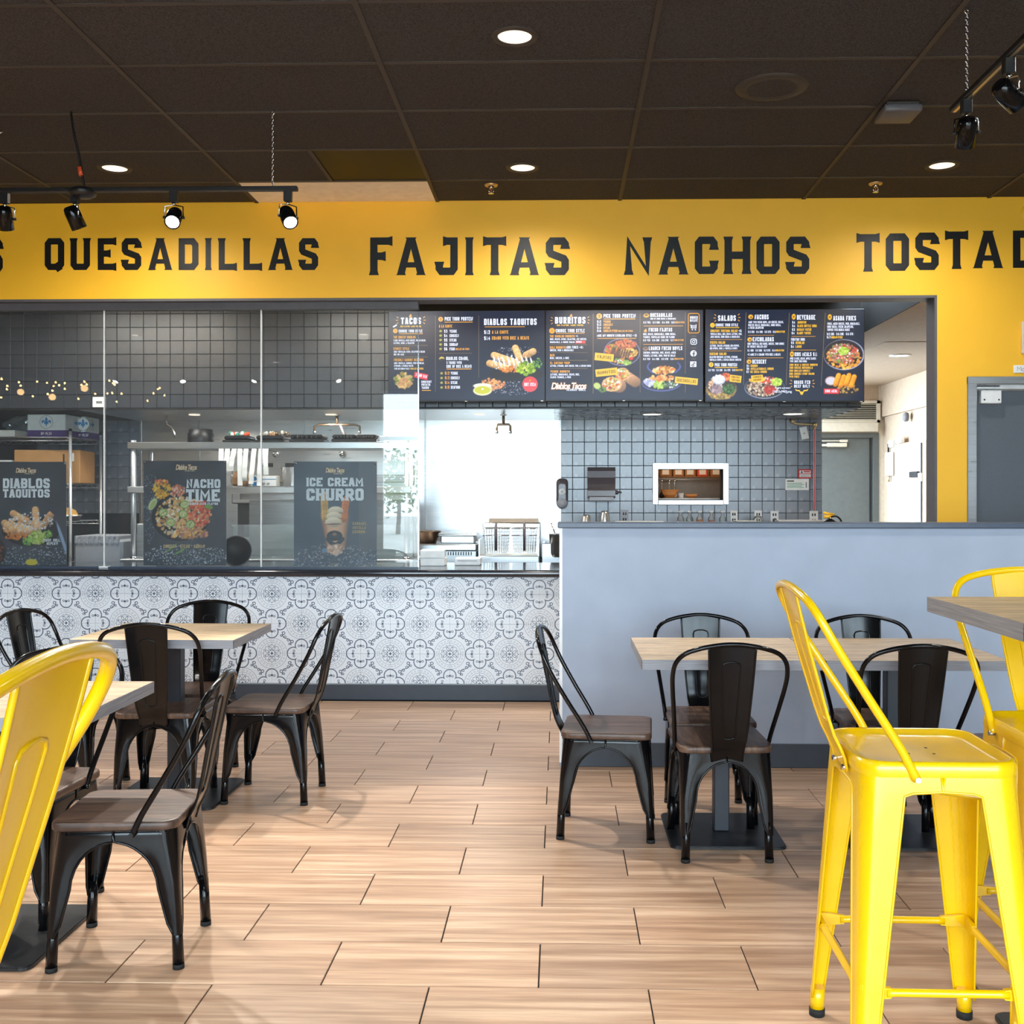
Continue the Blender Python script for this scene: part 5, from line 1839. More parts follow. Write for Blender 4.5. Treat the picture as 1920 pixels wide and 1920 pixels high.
T = [('SALADS', 197, 188, 62, 'white', 200), ('CHOOSE YOUR STYLE', 170, 250, 32, 'white', 252), ('CRUNCHY TOSTADA SALAD', 113, 314, 28, 'yellow', 302), ('+$1', 428, 314, 28, 'white', 36),
     ('TORTILLA SHELL, RICE, BEANS, LETTUCE, PICO,', 112, 346, 22, 'white', 352), ('JACK CHEESE, SOUR CREAM & GUACAMOLE', 112, 378, 22, 'white', 330), ('FIESTA SALAD', 108, 445, 28, 'yellow', 168),
     ('LETTUCE, TOMATO, AVOCADO, RED PEPPER,', 108, 478, 22, 'white', 326), ('RED ONIONS, CORN, & TORTILLA STRIPS', 106, 508, 22, 'white', 306), ('CAESAR SALAD', 104, 572, 28, 'yellow', 186),
     ('CILANTRO DRESSING, LETTUCE, AVOCADO,', 102, 605, 22, 'white', 316), ('TORTILLA STRIPS, & COTIJA CHEESE CRUSTED', 102, 636, 22, 'white', 354), ('PICK YOUR PROTEIN', 160, 700, 36, 'white', 252),
     ('$12 VEG * $13 CHK * $14 STK * $15', 90, 754, 24, 'white', 294), ('SHRIMP/FISH', 388, 752, 22, 'yellow', 84), ('NACHOS', 606, 172, 54, 'white', 158),
     ('MADE WITH FRESH CHIPS, MIX CHEESE, BEANS,', 538, 215, 24, 'white', 392), ('PICO DE GALLO, GUACAMOLE, SOUR CREAM,', 536, 248, 24, 'white', 366), ('& FRESH JALAPENOS', 536, 278, 24, 'white', 172),
     ('$13 CHS * $14 CHK * $15 STK * $16', 534, 324, 24, 'white', 308), ('SHRIMP/FISH', 846, 322, 22, 'yellow', 100), ('ENCHILADAS', 586, 420, 48, 'white', 236),
     ('CORN TORTILLA, RED SAUCE, CHEESE, YOUR CHOICE', 528, 458, 24, 'white', 410), ('OF FRESHLY GRILLED MEAT', 528, 490, 24, 'white', 218), ('$11 CHS * $12 CHK * $12 STK * $14', 528, 533, 24, 'white', 306),
     ('SHRIMP/FISH', 838, 532, 22, 'yellow', 98), ('+3 MAKE IT A COMBO WITH RICE & BEANS', 528, 580, 26, 'white', 368), ('DESSERT', 582, 670, 46, 'white', 156),
     ('$4', 518, 706, 26, 'white', 28), ('CHURRO', 562, 706, 26, 'yellow', 78), ('$6', 518, 738, 26, 'white', 28), ('NUTELLA/CARAMEL CHURRO', 562, 740, 26, 'yellow', 258), ('$7', 516, 774, 26, 'white', 28), ('ICE CREAM CHURRO', 560, 774, 26, 'yellow', 184),
     ('BEVERAGE', 1082, 177, 54, 'white', 205), ('$4', 1028, 220, 28, 'white', 32), ('JARRITOS', 1086, 220, 28, 'yellow', 100), ('$4', 1028, 260, 28, 'white', 32), ('GLASS BOTTLE SODA', 1086, 260, 28, 'yellow', 216),
     ('$3', 1026, 302, 28, 'white', 32), ('DASANI WATER', 1082, 302, 28, 'yellow', 160), ('$4', 1022, 341, 28, 'white', 32), ('SMART WATER', 1082, 341, 28, 'yellow', 152), ('FOUNTAIN SODA', 1016, 413, 30, 'white', 154),
     ('$3', 1016, 450, 28, 'white', 32), ('REGULAR', 1068, 450, 28, 'yellow', 96), ('$4', 1014, 492, 28, 'white', 32), ('LARGE', 1066, 492, 28, 'yellow', 70), ('KIDS MEALS $11', 1056, 586, 42, 'white', 252),
     ('(PICK 2) RICE, BEANS, APPLE SLICES', 1004, 625, 24, 'white', 290), ('WITH JUICE BOX/SODA', 1002, 655, 22, 'white', 190), ('KIDS BEAN & CHEESE BURRITO', 1000, 696, 24, 'yellow', 312), ('KIDS CHEESE QUESADILLA', 1000, 728, 24, 'yellow', 258),
     ('KIDS GRILLED CHICKEN', 998, 762, 24, 'yellow', 228), ('KIDS CHICKEN STRIP COMBO', 996, 796, 24, 'yellow', 280), ('WITH FRIES', 994, 828, 24, 'yellow', 112), ('GRASS FED', 1050, 898, 38, 'white', 180), ('BEEF ONLY', 1050, 940, 34, 'white', 176),
     ('ASADA FRIES', 1488, 187, 52, 'white', 254), ('FRIES, MIXED CHEESE, PICO, GUACAMOLE,', 1422, 236, 26, 'white', 362), ('SOUR CREAM, FRESH JALAPENOS,', 1420, 270, 26, 'white', 294), ('TOPPED WITH DIABLO SAUCE', 1420, 304, 26, 'white', 252),
     ('$15 CHS * $16 CHK * $16 STK *', 1416, 352, 28, 'white', 310), ('$17', 1416, 388, 28, 'white', 40), ('SHRIMP/FISH', 1462, 388, 26, 'yellow', 128)]
for a in T:
    B.text(*a)
for r_ in ((172, 260, 435, 268), (160, 708, 415, 716)):
    B.rect(*r_, 'yellow')
for r_ in ((112, 396, 468, 400), (110, 524, 462, 528), (536, 348, 826, 352), (528, 602, 930, 607), (1022, 362, 1288, 367), (1010, 515, 1296, 520)):
    B.rect(*r_, 'orange')
for (xa, ya, xb, yb) in ((512, 95, 482, 910), (996, 100, 960, 910), (1398, 100, 1352, 920)):
    (a, b), (c_, d) = B.px(xa, ya), B.px(xb, yb)
    B.mb.tube([(a, -.001, b), (c_, -.001, d)], .0014, 'ink_rule', n=4)
for (x0, y0, x1, y1, tl, a, b) in ((328, 800, 458, 878, -.12, 'CRUNCHY', 'TOSTADA'), (570, 798, 702, 872, .08, 'LOADED', 'NACHOS')):
    B.rect(x0, y0, x1, y1, 'yellow', tilt=tl, y_=-.0014)
    for tx, dy in ((a, -6), (b, 27)):
        X, Z = B.px((x0 + x1) / 2, (y0 + y1) / 2 + dy)
        lettering(B.mb, tx, X, Z, 22 * B.k, 'black_print', y=-.0022, t=.16, fit=92 * B.k, tilt=tl, align='c')
B.rect(1382, 952, 1550, 1010, 'red', y_=-.0014)
B.text('KIDS MEAL', 1466, 994, 30, 'white', 136, align='c', y_=-.002)
X, Z = B.px(1135, 1020)
u_ = B.k
q = [(-8, 0), (8, 0), (20, 34), (30, 42), (72, 58), (66, 40), (28, 26), (-28, 26), (-66, 40), (-72, 58), (-30, 42), (-20, 34)]
B.mb.add([(X + a * u_, -.001, Z + b * u_) for a, b in ((-10, 0), (10, 0), (26, 36), (-26, 36))], [(0, 1, 2, 3)], 'ink_yellow')
for sg in (1, -1):
    B.mb.add([(X + sg * a * u_, -.001, Z + b * u_) for a, b in ((16, 36), (20, 52), (56, 56), (74, 70), (66, 44))], [(0, 1, 2, 3, 4)], 'ink_yellow')
X, Z = B.px(836, 958)
script_text(B.mb, 'Right screen', X, Z, 170 * B.k, 26 * B.k, 'ink_white', -.002, .01, 0)
X, Z = B.px(812, 1000)
script_text(B.mb, '[1872x940].png', X, Z - .003, 212 * B.k, 34 * B.k, 'ink_white', -.002, .01, 0)
B.done()

# ------------------------------------------------------------------ food posters behind the glass
class Poster:
    def __init__(s, label, x0, w, z0, z1, gx, gy, gw, gh, seed, bend=None):
        s.k, s.gx, s.gy, s.w, s.h = w / gw, gx, gy, w, z1 - z0
        s.kz = s.h / gh
        s.t = thing('food_poster', label, 'poster', (x0, 7.292, z0), group='food posters behind the glass')
        s.c = 150 / gw
        s.p = Paint(150, int(gh * s.c), (64, 71, 80), seed)
        s.p.mist(6, 9)
        s.mb = MB()
        s.bend = bend

    def px(s, x, y):
        return (x - s.gx) * s.k, s.h - (y - s.gy) * s.kz

    def pp(s, x, y):
        return (x - s.gx) * s.c, (y - s.gy) * s.c

    def text(s, txt, x, y, h, m, fit, t=.2):
        X, Z = s.px(x, y)
        lettering(s.mb, txt, X, Z, h * s.kz, m, y=-.0012, t=t, fit=fit * s.k)

    def block(s, txt, x, y, h, fit):
        """Heavy slab capitals."""
        X, Z = s.px(x, y)
        H = h * s.kz
        w = text_width(txt, H, .62, .10)
        kx = fit * s.k / w
        cx = 0
        for ch in txt:
            cw = H * .62 * NARROW.get(ch, 1.25 if ch in 'MW' else 1)
            for n_, q in enumerate(strokes(ch, cw, H, H * .23, .22)):
                s.mb.add([(X + (cx + p_.x) * kx, -.0010 - .00005 * n_, Z + p_.y) for p_ in q], [tuple(range(len(q)))], 'poster_white')
            cx += cw + H * .10

    def done(s, logo):
        sheet('print', s.p, 0, s.w, 0, s.h, 0, 'poster_print', s.t, s.bend)
        X, Z = s.px(logo[0], logo[1])
        script_text(s.mb, 'Diablos Tacos', X - .002, Z - .002, logo[2] * s.k + .004, logo[3] * s.kz + .004, 'logo_orange', -.0008, .05)
        script_text(s.mb, 'Diablos Tacos', X, Z, logo[2] * s.k, logo[3] * s.kz, 'logo_cream', -.0012, .015)
        X, Z = s.px(logo[0] + logo[2] * .42, logo[1] + 16)
        lettering(s.mb, 'MEXICAN GRILL', X, Z, 9 * s.kz, 'logo_cream', y=-.0012, fit=logo[2] * s.k * .5)
        s.mb.build('lettering', s.t, fix=False)
        MB().box(0, s.w, .0012, .0018, 0, s.h, 'white_paper').build('backing_sheet', s.t) if not s.bend else None
        for x in (.012, s.w - .012):
            MB().lathe([(0, -.006), (.006, -.005), (.009, -.001), (.009, .002)], 'smoke_plastic', c=(x, 0, s.h - .014), n=12, axis='Y').build('suction_pin', s.t)


P_ = Poster('dark food poster reading DIABLOS TAQUITOS behind the glass at left', -3.968, .570, .893, 1.606, -150, 655, 855, 1090, 11)
p = P_.p
p.scat(260, *P_.pp(380, 1650), 72, 22, .4, 1.1, [(190, 200, 220), (140, 152, 176), (224, 228, 238)])
p.ell(*P_.pp(330, 1380), 55, 30, (28, 28, 32))
p.ring(*P_.pp(330, 1380), 54, 29, (100, 104, 116), .5)
p.scat(170, *P_.pp(240, 1330), 36, 18, 1.4, 3.8, [(238, 160, 80), (226, 190, 160), (240, 224, 214), (214, 130, 70)])
for a in ((110, 1330, 260, 1370), (150, 1200, 300, 1290), (190, 1390, 380, 1380), (380, 1160, 400, 1350), (460, 1330, 540, 1210), (60, 1300, 150, 1380)):
    p.roll(*P_.pp(*a[:2]), *P_.pp(*a[2:]), 6.2, (222, 164, 116))
p.scat(120, *P_.pp(330, 1290), 42, 18, .8, 2.2, [(246, 242, 242), (236, 226, 224)])
p.scat(46, *P_.pp(200, 1440), 24, 6, 1, 3, [(236, 150, 60), (214, 120, 50)])
p.scat(120, *P_.pp(400, 1450), 15, 11, 1.5, 3.6, [(176, 196, 90), (200, 214, 120), (150, 176, 70)])
p.scat(40, *P_.pp(300, 1490), 10, 7, 1, 3, [(110, 160, 60), (150, 190, 90)])
p.scat(30, *P_.pp(510, 1420), 8, 7, 1, 2.6, [(110, 160, 60), (150, 190, 90)])
p.ell(*P_.pp(-20, 1600), 16, 24, (44, 34, 34))
p.scat(70, *P_.pp(-20, 1600), 13, 20, 1, 2.6, [(130, 70, 50), (90, 50, 44)])
p.ell(*P_.pp(560, 1170), 12, 4, (60, 62, 80), rot=.8)
p.line(*P_.pp(600, 1290), *P_.pp(730, 1680), 3.0, (150, 172, 206))
p.ell(*P_.pp(340, 1710), 11, 6, (226, 200, 50))
P_.block('DIABLOS', 42, 935, 105, 490)
P_.block('TAQUITOS', 42, 1032, 88, 490)
P_.text('CRISP. ROLL.', 468, 1496, 30, 'poster_white', 178)
P_.text('REPEAT!', 500, 1530, 28, 'poster_white', 118)
P_.done((178, 770, 210, 48))

P_ = Poster('dark food poster reading NACHO TIME behind the glass in the middle', -2.862, .574, .893, 1.612, 255, 515, 880, 1125, 12)
p = P_.p
p.scat(420, *P_.pp(700, 1520), 78, 20, .35, 1.1, [(206, 214, 232), (150, 162, 186), (236, 240, 246)])
p.scat(160, *P_.pp(330, 1000), 14, 70, .35, .9, [(206, 214, 232), (150, 162, 186)])
p.ell(*P_.pp(650, 1120), 53, 44, (32, 34, 40))
p.ring(*P_.pp(650, 1120), 53, 44, (84, 88, 100), .6)
p.scat(460, *P_.pp(660, 1120), 46, 37, 1.2, 4.0, [(240, 190, 120), (236, 206, 170), (214, 150, 90), (244, 226, 200), (226, 166, 96)])
p.scat(150, *P_.pp(850, 1080), 20, 26, 1.2, 3.4, [(226, 90, 50), (206, 66, 50), (240, 140, 90)])
p.scat(80, *P_.pp(780, 1290), 28, 10, 1.2, 3.2, [(206, 140, 110), (170, 110, 90), (240, 170, 80)])
for q in ((465, 1070), (690, 985), (675, 1085), (545, 1175), (755, 1195)):
    c = P_.pp(*q)
    p.ell(*c, 8.2, 7.4, (120, 160, 80))
    p.ell(*c, 6.6, 5.8, (206, 214, 150))
    p.scat(12, *c, 4, 3.4, 1, 1.8, [(226, 206, 150), (150, 170, 90)])
p.scat(150, *P_.pp(455, 820), 16, 18, 1, 2.6, [(246, 180, 40), (236, 160, 40), (250, 200, 80)])
p.scat(24, *P_.pp(450, 740), 12, 5, 1, 2.4, [(214, 90, 60), (226, 120, 90)])
p.scat(90, *P_.pp(620, 840), 13, 10, 1, 2.8, [(226, 120, 80), (206, 100, 70), (240, 190, 170)])
p.ell(*P_.pp(355, 980), 12, 6, (206, 214, 160), rot=2.1)
p.ell(*P_.pp(358, 986), 9, 4, (176, 190, 120), rot=2.1)
p.ell(*P_.pp(945, 1010), 8, 4, (120, 160, 70), rot=.2)
for a in ((500, 1490, 610, 1400), (580, 1520, 700, 1450)):
    p.line(*P_.pp(*a[:2]), *P_.pp(*a[2:]), 1.6, (110, 160, 80))
P_.block('NACHO', 712, 808, 95, 360)
P_.block('TIME', 708, 952, 130, 358)
P_.text('LOADED WITH FLAVOR', 728, 990, 26, 'poster_white', 318)
P_.text('CHICKEN * STEAK * SHRIMP', 468, 1452, 36, 'poster_tan', 440)
P_.done((600, 612, 222, 55))

P_ = Poster('dark food poster reading ICE CREAM CHURRO behind the glass at right', -1.822, .571, .890, 1.606, 70, 810, 755, 970, 13)
p = P_.p
p.a[:, :] = (84, 97, 112)
p.mist(5, 16)
p.scat(700, *P_.pp(440, 1700), 78, 26, .4, 1.2, [(170, 160, 172), (120, 116, 130), (206, 200, 208), (96, 94, 108)])
cx, cy = P_.pp(445, 1480)
for k in range(40):
    t_ = k / 39
    p.ell(cx - 1 + 3 * t_, P_.pp(0, 1290)[1] + t_ * 62, 25 - 9 * t_, 4, (176, 120, 96), shade=.15)
for k in range(34):
    t_ = k / 33
    p.ell(cx + 1, P_.pp(0, 1350)[1] + t_ * 52, 18 - 6 * t_, 3.4, (206, 160, 130), shade=.2)
for a, col in (((345, 1120, 355, 1330), (206, 160, 96)), ((545, 1165, 520, 1340), (206, 116, 70))):
    p.roll(*P_.pp(*a[:2]), *P_.pp(*a[2:]), 6.5, col)
    for d in (-2.5, 0, 2.5):
        x0, y0 = P_.pp(*a[:2])
        x1, y1 = P_.pp(*a[2:])
        p.line(x0 + d, y0, x1 + d, y1, .5, np.array(col) * .7)
for q in ((450, 1270, 13), (435, 1320, 13), (430, 1370, 14)):
    p.ell(*P_.pp(*q[:2]), q[2] + 1, 9, (226, 206, 180), shade=.2)
    x0, y0 = P_.pp(*q[:2])
    p.line(x0 - q[2], y0 + 4, x0 + q[2], y0 + 3, 1.2, (130, 84, 60))
x0, y0 = P_.pp(440, 1495)
p.ell(x0, y0, 14, 9.5, (50, 62, 72))
p.ring(x0, y0, 12.6, 6.2, (20, 24, 28), .7)
p.ell(x0, y0 - 3, 4, 3, (150, 110, 90))
for k in range(14):
    p.ell(x0 - 12 + k * 2, y0 + 6 + 10 * math.sin(k / 13 * 3.14), 4, 4, (50, 62, 74))
p.scat(60, *P_.pp(450, 1620), 14, 8, 2, 4, [(206, 160, 130), (226, 190, 170)])
p.ell(*P_.pp(350, 1630), 5, 4, (120, 150, 180))
P_.block('ICE CREAM', 185, 1040, 80, 515)
P_.block('CHURRO', 183, 1172, 112, 522)
for k, a in enumerate(('CARAMEL', 'NUTELLA', 'CHURRO')):
    P_.text(a, 604, 1398 + 38 * k, 26, 'poster_tan', 128 - 8 * k)
P_.done((360, 912, 170, 42))


# ------------------------------------------------------------------ kitchen
for x, lab in ((-3.6, 'left'), (-1.6, 'middle'), (.6, 'right')):  # unseen fixtures added above the opening to light the kitchen
    t = thing('kitchen_fill_light', lab + ' added long white kitchen light, unseen above the counter aisle', 'ceiling light', (x, 7.72, 2.992), group='added kitchen lights')
    MB().rbox(-.6, .6, -.15, .15, -.03, .006, 'white_plastic', .006).build('housing', t)
    MB().box(-.57, .57, -.13, .13, -.033, -.030, 'tube_glow').build('diffuser', t)
    lamp('AREA', (x, 7.72, 2.95), 28, (1, .97, .93), (x, 7.72, 0), size=1.1, size_y=.26)
for x, lab in ((.80, 'lit round light under the tiled bulkhead, left one'), (2.02, 'lit round light under the tiled bulkhead, right one')):
    t = thing('downlight', lab, 'ceiling light', (x, 9.35, HZ - .006), group='bulkhead lights')
    MB().lathe([(.075, -.003), (.085, -.006), (.10, -.004), (.102, .0)], 'white_plastic', n=24).build('trim_ring', t)
    MB().lathe([(.078, -.004), (0, -.005)], 'lamp_disc', n=24).build('lens', t)
    lamp('SPOT', (x, 9.35, HZ - .03), 14, (1, .86, .7), (x, 9.35, 0), size=.06, angle=130, blend=.6)
for x, lab in ((-3.2, 'left'), (-2.0, 'middle'), (-.7, 'right')):  # no lamps hang here; added to light the steel under the hood
    t = thing('hood_fill_light', lab + ' added flush round light under the steel cooking hood', 'added hood light', (x, 9.3, HZ - .008), group='added hood lights')
    MB().lathe([(.05, 0), (.045, -.006), (0, -.007)], 'lamp_can', n=16).build('lens', t)
    lamp('SPOT', (x, 9.3, HZ - .03), 34, (1, .90, .78), (x, 9.3, 0), size=.05, angle=172, blend=.6)


def sp(u0, v0, u1, v1, Y):
    a, b = at(u0, v1, Y), at(u1, v0, Y)
    return a.x, b.x, a.z, b.z


def one(mb, name, label, cat, loc=(0, 0, 0), rot=0, group=None):
    return tag(mb.build(name, loc=loc, rot=rot), label, cat, group)


# wire rack at the left end
rk = thing('wire_rack', 'chrome wire shelving rack behind the left glass pane', 'shelf rack', (-4.16, 9.0, 0))
for x, y in ((0, 0), (0, .6), (-1.2, 0), (-1.2, .6)):
    MB().cyl((x, y, .02), (x, y, 1.93), .0127, 'post_steel', n=12).lathe([(0, 1.945), (.014, 1.94), (.014, 1.92)], 'black_plastic', c=(x, y, 0), n=12).build('post', rk)
for z in (1.87, 1.475, 1.15, .55):
    mb = MB()
    for y in (0, .6):
        mb.tube([(-1.2, y, z), (0, y, z)], .004, 'wire', n=6).tube([(-1.2, y, z - .03), (0, y, z - .03)], .004, 'wire', n=6)
        mb.tube([(-1.2 + 1.2 * k / 24, y, z - .03 * (k % 2)) for k in range(25)], .0025, 'wire', n=4)
    for k in range(25):
        mb.tube([(-1.2 + .05 * k, 0, z), (-1.2 + .05 * k, .6, z)], .0025, 'wire', n=4)
    mb.build('shelf', rk)


def carton(label, x0, x1, y0, y1, z0, z1, big):
    t = thing('carton', label, 'box', ((x0 + x1) / 2, (y0 + y1) / 2, z0), group='white cartons on the wire rack')
    w, d, h = (x1 - x0) / 2, (y1 - y0) / 2, z1 - z0
    MB().rbox(-w, w, -d, d, 0, h, 'white_paper', .004).build('body', t)
    MB().box(-w - .0008, w + .0008, -d - .0008, d + .0008, .001, h * .30, 'purple_print').build('printed_band', t)
    em = MB()

    def fleur(cx, cz, r, side):
        def put(pts, m, dy):
            q = []
            for a, b in pts:
                q.append((cx + a * r, -d - dy, cz + b * r) if side == 0 else (w + dy, cx + a * r, cz + b * r))
            em.add(q, [list(range(len(q)))], m)
        k = 24
        put([(1.0 * math.cos(6.283 * i / k), 1.0 * math.sin(6.283 * i / k)) for i in range(k)], 'grey_print', .0012)
        put([(.94 * math.cos(6.283 * i / k), .94 * math.sin(6.283 * i / k)) for i in range(k)], 'white_paper', .0016)
        put([(0, .8), (.2, .4), (.12, -.2), (.06, -.6), (-.06, -.6), (-.12, -.2), (-.2, .4)], 'blue_print', .002)
        for s in (1, -1):
            put([(s * .1, -.2), (s * .2, .1), (s * .45, .32), (s * .7, .2), (s * .72, -.1), (s * .5, -.22), (s * .52, .02), (s * .36, -.02), (s * .2, -.3)], 'blue_print', .002)
        put([(-.3, -.28), (.3, -.28), (.3, -.16), (-.3, -.16)], 'blue_print', .0024)
    fleur(0, h * .66, h * .30, 0)
    fleur(0, h * .66, h * .24, 1)
    lettering(em, 'RP-PL2N', 0, h * .09, h * .12, 'white_paper', y=-d - .0022, align='c')
    em.build('printed_mark', t, fix=False)
    return t


carton('white carton with purple band and blue emblem reading RP-PL2N on the wire rack', -4.555, -4.225, 9.05, 9.45, 1.875, 2.068, 1)
carton('white carton with purple band and blue emblem, right one on the wire rack', -4.205, -4.165, 9.30, 9.58, 1.875, 2.068, 1)
mb = MB()
g = random.Random(3)
rows = []
for k in range(7):
    rr_ = .13 * math.sin(.35 + 2.4 * k / 6)
    rows.append([(rr_ * 1.35 * math.cos(6.283 * i / 14) * g.uniform(.8, 1.15), rr_ * math.sin(6.283 * i / 14) * g.uniform(.8, 1.15), .18 * k / 6 + g.uniform(-.01, .01)) for i in range(14)])
mb.grid(rows, 'clear_plastic', smooth=False, closed=True)
mb.add(rows[-1], [list(range(14))], 'clear_plastic')
one(mb, 'plastic_bag', 'crumpled clear plastic bag on top of the wire rack at the left edge', 'bag', (-4.80, 9.46, 1.90))
one(MB().rbox(-.15, .15, -.15, .15, 0, .05, 'white_paper', .004).box(-.16, .16, -.16, .16, .05, .056, 'white_paper'), 'paper_tray_box', 'low white paper box lying on the wire rack at the left edge', 'box', (-4.80, 9.17, 1.875))
t = thing('cardboard_box', 'brown cardboard box with printed side on the second rack shelf', 'box', (-4.43, 9.30, 1.48), R(8))
MB().rbox(-.27, .27, -.22, .22, 0, .285, 'cardboard', .004).build('body', t)
mb = MB()
for k, (x, h_) in enumerate(((.08, .12), (.13, .20), (.18, .16))):
    mb.box(x, x + .014, -.2215, -.2205, .05, .05 + h_, 'black_print')
mb.box(.205, .222, -.2215, -.2205, .19, .26, 'white_paper')
mb.build('printed_mark', t)
t = thing('carton', 'small white carton with grey print at the left edge of the second rack shelf', 'box', (-4.86, 9.25, 1.48))
MB().rbox(-.13, .13, -.12, .12, 0, .20, 'white_paper', .003).build('body', t)
MB().box(-.131, .131, -.121, .121, .16, .175, 'grey_print').box(.0, .05, -.1212, .1, .05, .08, 'blue_print').build('printed_band', t)
mb = MB().lathe([(0, 0), (.10, 0), (.12, .05), (.122, .052), (.10, .01)], 'stainless', n=20)
mb.lathe([(.10, .03), (.07, .09), (.03, .11), (0, .115)], 'fries', n=14, c=(0, .0, 0))
one(mb, 'food_tub', 'round metal tub heaped with yellow food on the third rack shelf', 'tub', (-4.28, 9.2, 1.155))
one(MB().rbox(-.17, .17, -.2, .2, 0, .25, 'stainless_dull', .01).rbox(-.16, .16, -.19, .19, .25, .26, 'black_plastic', .004), 'steel_bin', 'dull steel bin on the rack below the cardboard box', 'bin', (-4.36, 9.3, .556))
one(MB().lathe([(0, 0), (.17, 0), (.19, .30), (.195, .31), (.18, .30), (.16, .02), (0, .02)], 'stainless_dull', n=24), 'stock_pot', 'dull steel pot on the rack left of the glass edge', 'pot', (-4.72, 9.3, .556))
t = thing('ingredient_bin', 'grey translucent bin with a ribbed lid standing low behind the left glass joint', 'bin', (-3.72, 8.75, 0))
MB().rbox(-.20, .20, -.22, .22, 0, 1.02, 'grey_plastic', .02).build('body', t)
mb = MB()
for k in range(9):
    mb.rbox(-.185 + .042 * k, -.163 + .042 * k, -.232, .2, .985, 1.05, 'grey_plastic', .004)
mb.build('ribbed_lid', t)

# steel pass-shelf over the prep table
ps = thing('prep_table', 'stainless prep table with two overshelves behind the glass', 'work table', (0, 8.40, 0))
X0, X1 = -3.43, -1.17
MB().rbox(X0, X1, 0, .38, 1.742, 1.797, 'stainless', .006).build('upper_shelf', ps)
MB().rbox(X0, X1, .0, .30, 1.392, 1.446, 'stainless', .006).rbox(-2.62, X1, .30, .46, 1.335, 1.392, 'stainless', .006).build('lower_shelf', ps)
MB().rbox(X0 - .05, X1 + .02, -.02, .62, .83, .872, 'stainless', .006).build('worktop', ps)
for x in (-3.39, -1.21):
    MB().cyl((x, .035, .872), (x, .035, 1.812), .020, 'post_steel', n=14).lathe([(.03, .872), (.03, .886), (.021, .892)], 'chrome', c=(x, .035, 0), n=14).build('post', ps)
    MB().cyl((x + .02, .34, .872), (x + .02, .34, 1.742), .016, 'post_steel', n=12).build('post', ps)
    for y in (.0, .56):
        MB().cyl((x, y + .03, 0), (x, y + .03, .83), .02, 'stainless_dull', n=10).build('leg', ps)
MB().box(-2.60, X1, .06, .068, .873, 1.142, 'sneeze_glass').build('guard_glass', ps)
MB().cyl((-1.97, .05, .872), (-1.97, .05, 1.142), .008, 'chrome', n=10).build('guard_post', ps)
MB().rbox(X0 + .06, X0 + .22, .04, .5, .873, 1.15, 'stainless_dull', .006).build('side_box', ps)
MB().box(-2.6, X1, .50, .52, .5, 1.34, 'stainless_dull').build('back_panel', ps)


def holder(x, n, seed):
    g = random.Random(seed)
    for k in range(n):
        xx = x + .052 * k + g.uniform(-.008, .008)
        L = g.uniform(.16, .30)
        tw = g.uniform(-.02, .02)
        mb = MB()
        w = .019
        rows = []
        for i in range(9):
            s = i / 8
            y = -.004 - .03 * math.sin(s * 2.2) * g.uniform(.6, 1.2)
            rows.append([(-w + tw * s, y, -L * s), (w + tw * s, y + .004, -L * s)])
        mb.grid(rows, 'white_paper')
        one(mb, 'order_ticket', ('first', 'second', 'third', 'fourth', 'fifth', 'sixth', 'seventh', 'eighth')[k] + ' white order ticket strip from the left under the upper steel shelf', 'ticket', (xx, 8.392, 1.744), group='order tickets on the steel shelf')


holder(-2.675, 8, 5)
mb = MB().lathe([(0, 0), (.100, 0), (.103, .006), (.103, .075), (.096, .082), (.094, .108), (.086, .112), (0, .112)], 'black_plastic', n=28)
one(mb, 'black_canister', 'black round lidded canister on the upper steel shelf', 'canister', (-2.90, 8.58, 1.797))


def tray(label, x, w, cols, seed):
    t = thing('takeout_tray', label, 'tray', (x, 8.58, 1.797), group='black trays on the upper steel shelf')
    MB().rbox(-w, w, -.13, .13, 0, .02, 'black_plastic', .006).rbox(-w * .92, w * .92, -.115, .115, .02, .055, 'black_plastic', .012).build('body', t)
    if cols:
        g = random.Random(seed)
        mb = MB()
        for k in range(26):
            mb.lathe([(0, 0), (.016, .006), (.012, .03), (0, .036)], cols[k % len(cols)], c=(g.uniform(-w * .85, w * .85), g.uniform(-.1, .1), .045 + g.uniform(0, .02)), n=7)
        o = mb.build('contents', t)
        o['kind'] = 'stuff'


tray('black tray filled with red and green bits on the upper steel shelf', -2.58, .105, ['sauce_red', 'white_paper', 'green_print'], 1)
tray('black tray filled with brown bits on the upper steel shelf', -2.31, .12, ['brown_paper', 'cream_metal', 'copper_brown'], 2)
for x, w, lab in ((-2.02, .14, 'left black clamshell on the upper steel shelf'), (-1.72, .10, 'middle black clamshell stack under the pipe'), (-1.545, .085, 'right black clamshell on the upper steel shelf')):
    t = thing('clamshell', lab, 'takeout box', (x, 8.58, 1.797), group='black clamshells on the upper steel shelf')
    MB().rbox(-w, w, -.11, .11, 0, .03, 'black_plastic', .01).build('base', t)
    mb = MB().rbox(-w * .97, w * .97, -.108, .108, .03, .062, 'black_plastic', .016)
    for k in range(6):
        mb.box(-w * .8 + w * 1.6 * k / 6, -w * .8 + w * 1.6 * k / 6 + .012, -.112, .1, .034, .056, 'black_print')
    mb.build('lid', t)
one(MB().rbox(-.06, .06, -.08, .08, 0, .012, 'stainless', .003).tube([(-.06, -.08, .012), (-.03, -.08, .05), (.06, -.08, .04)], .004, 'chrome', n=6), 'metal_rack', 'small bent metal holder at the right end of the upper steel shelf', 'rack', (-1.40, 8.56, 1.797))
mb = MB().lathe([(0, 0), (.052, 0), (.058, .125), (.060, .13), (.056, .125), (.050, .006), (0, .006)], 'white_plastic', n=24)
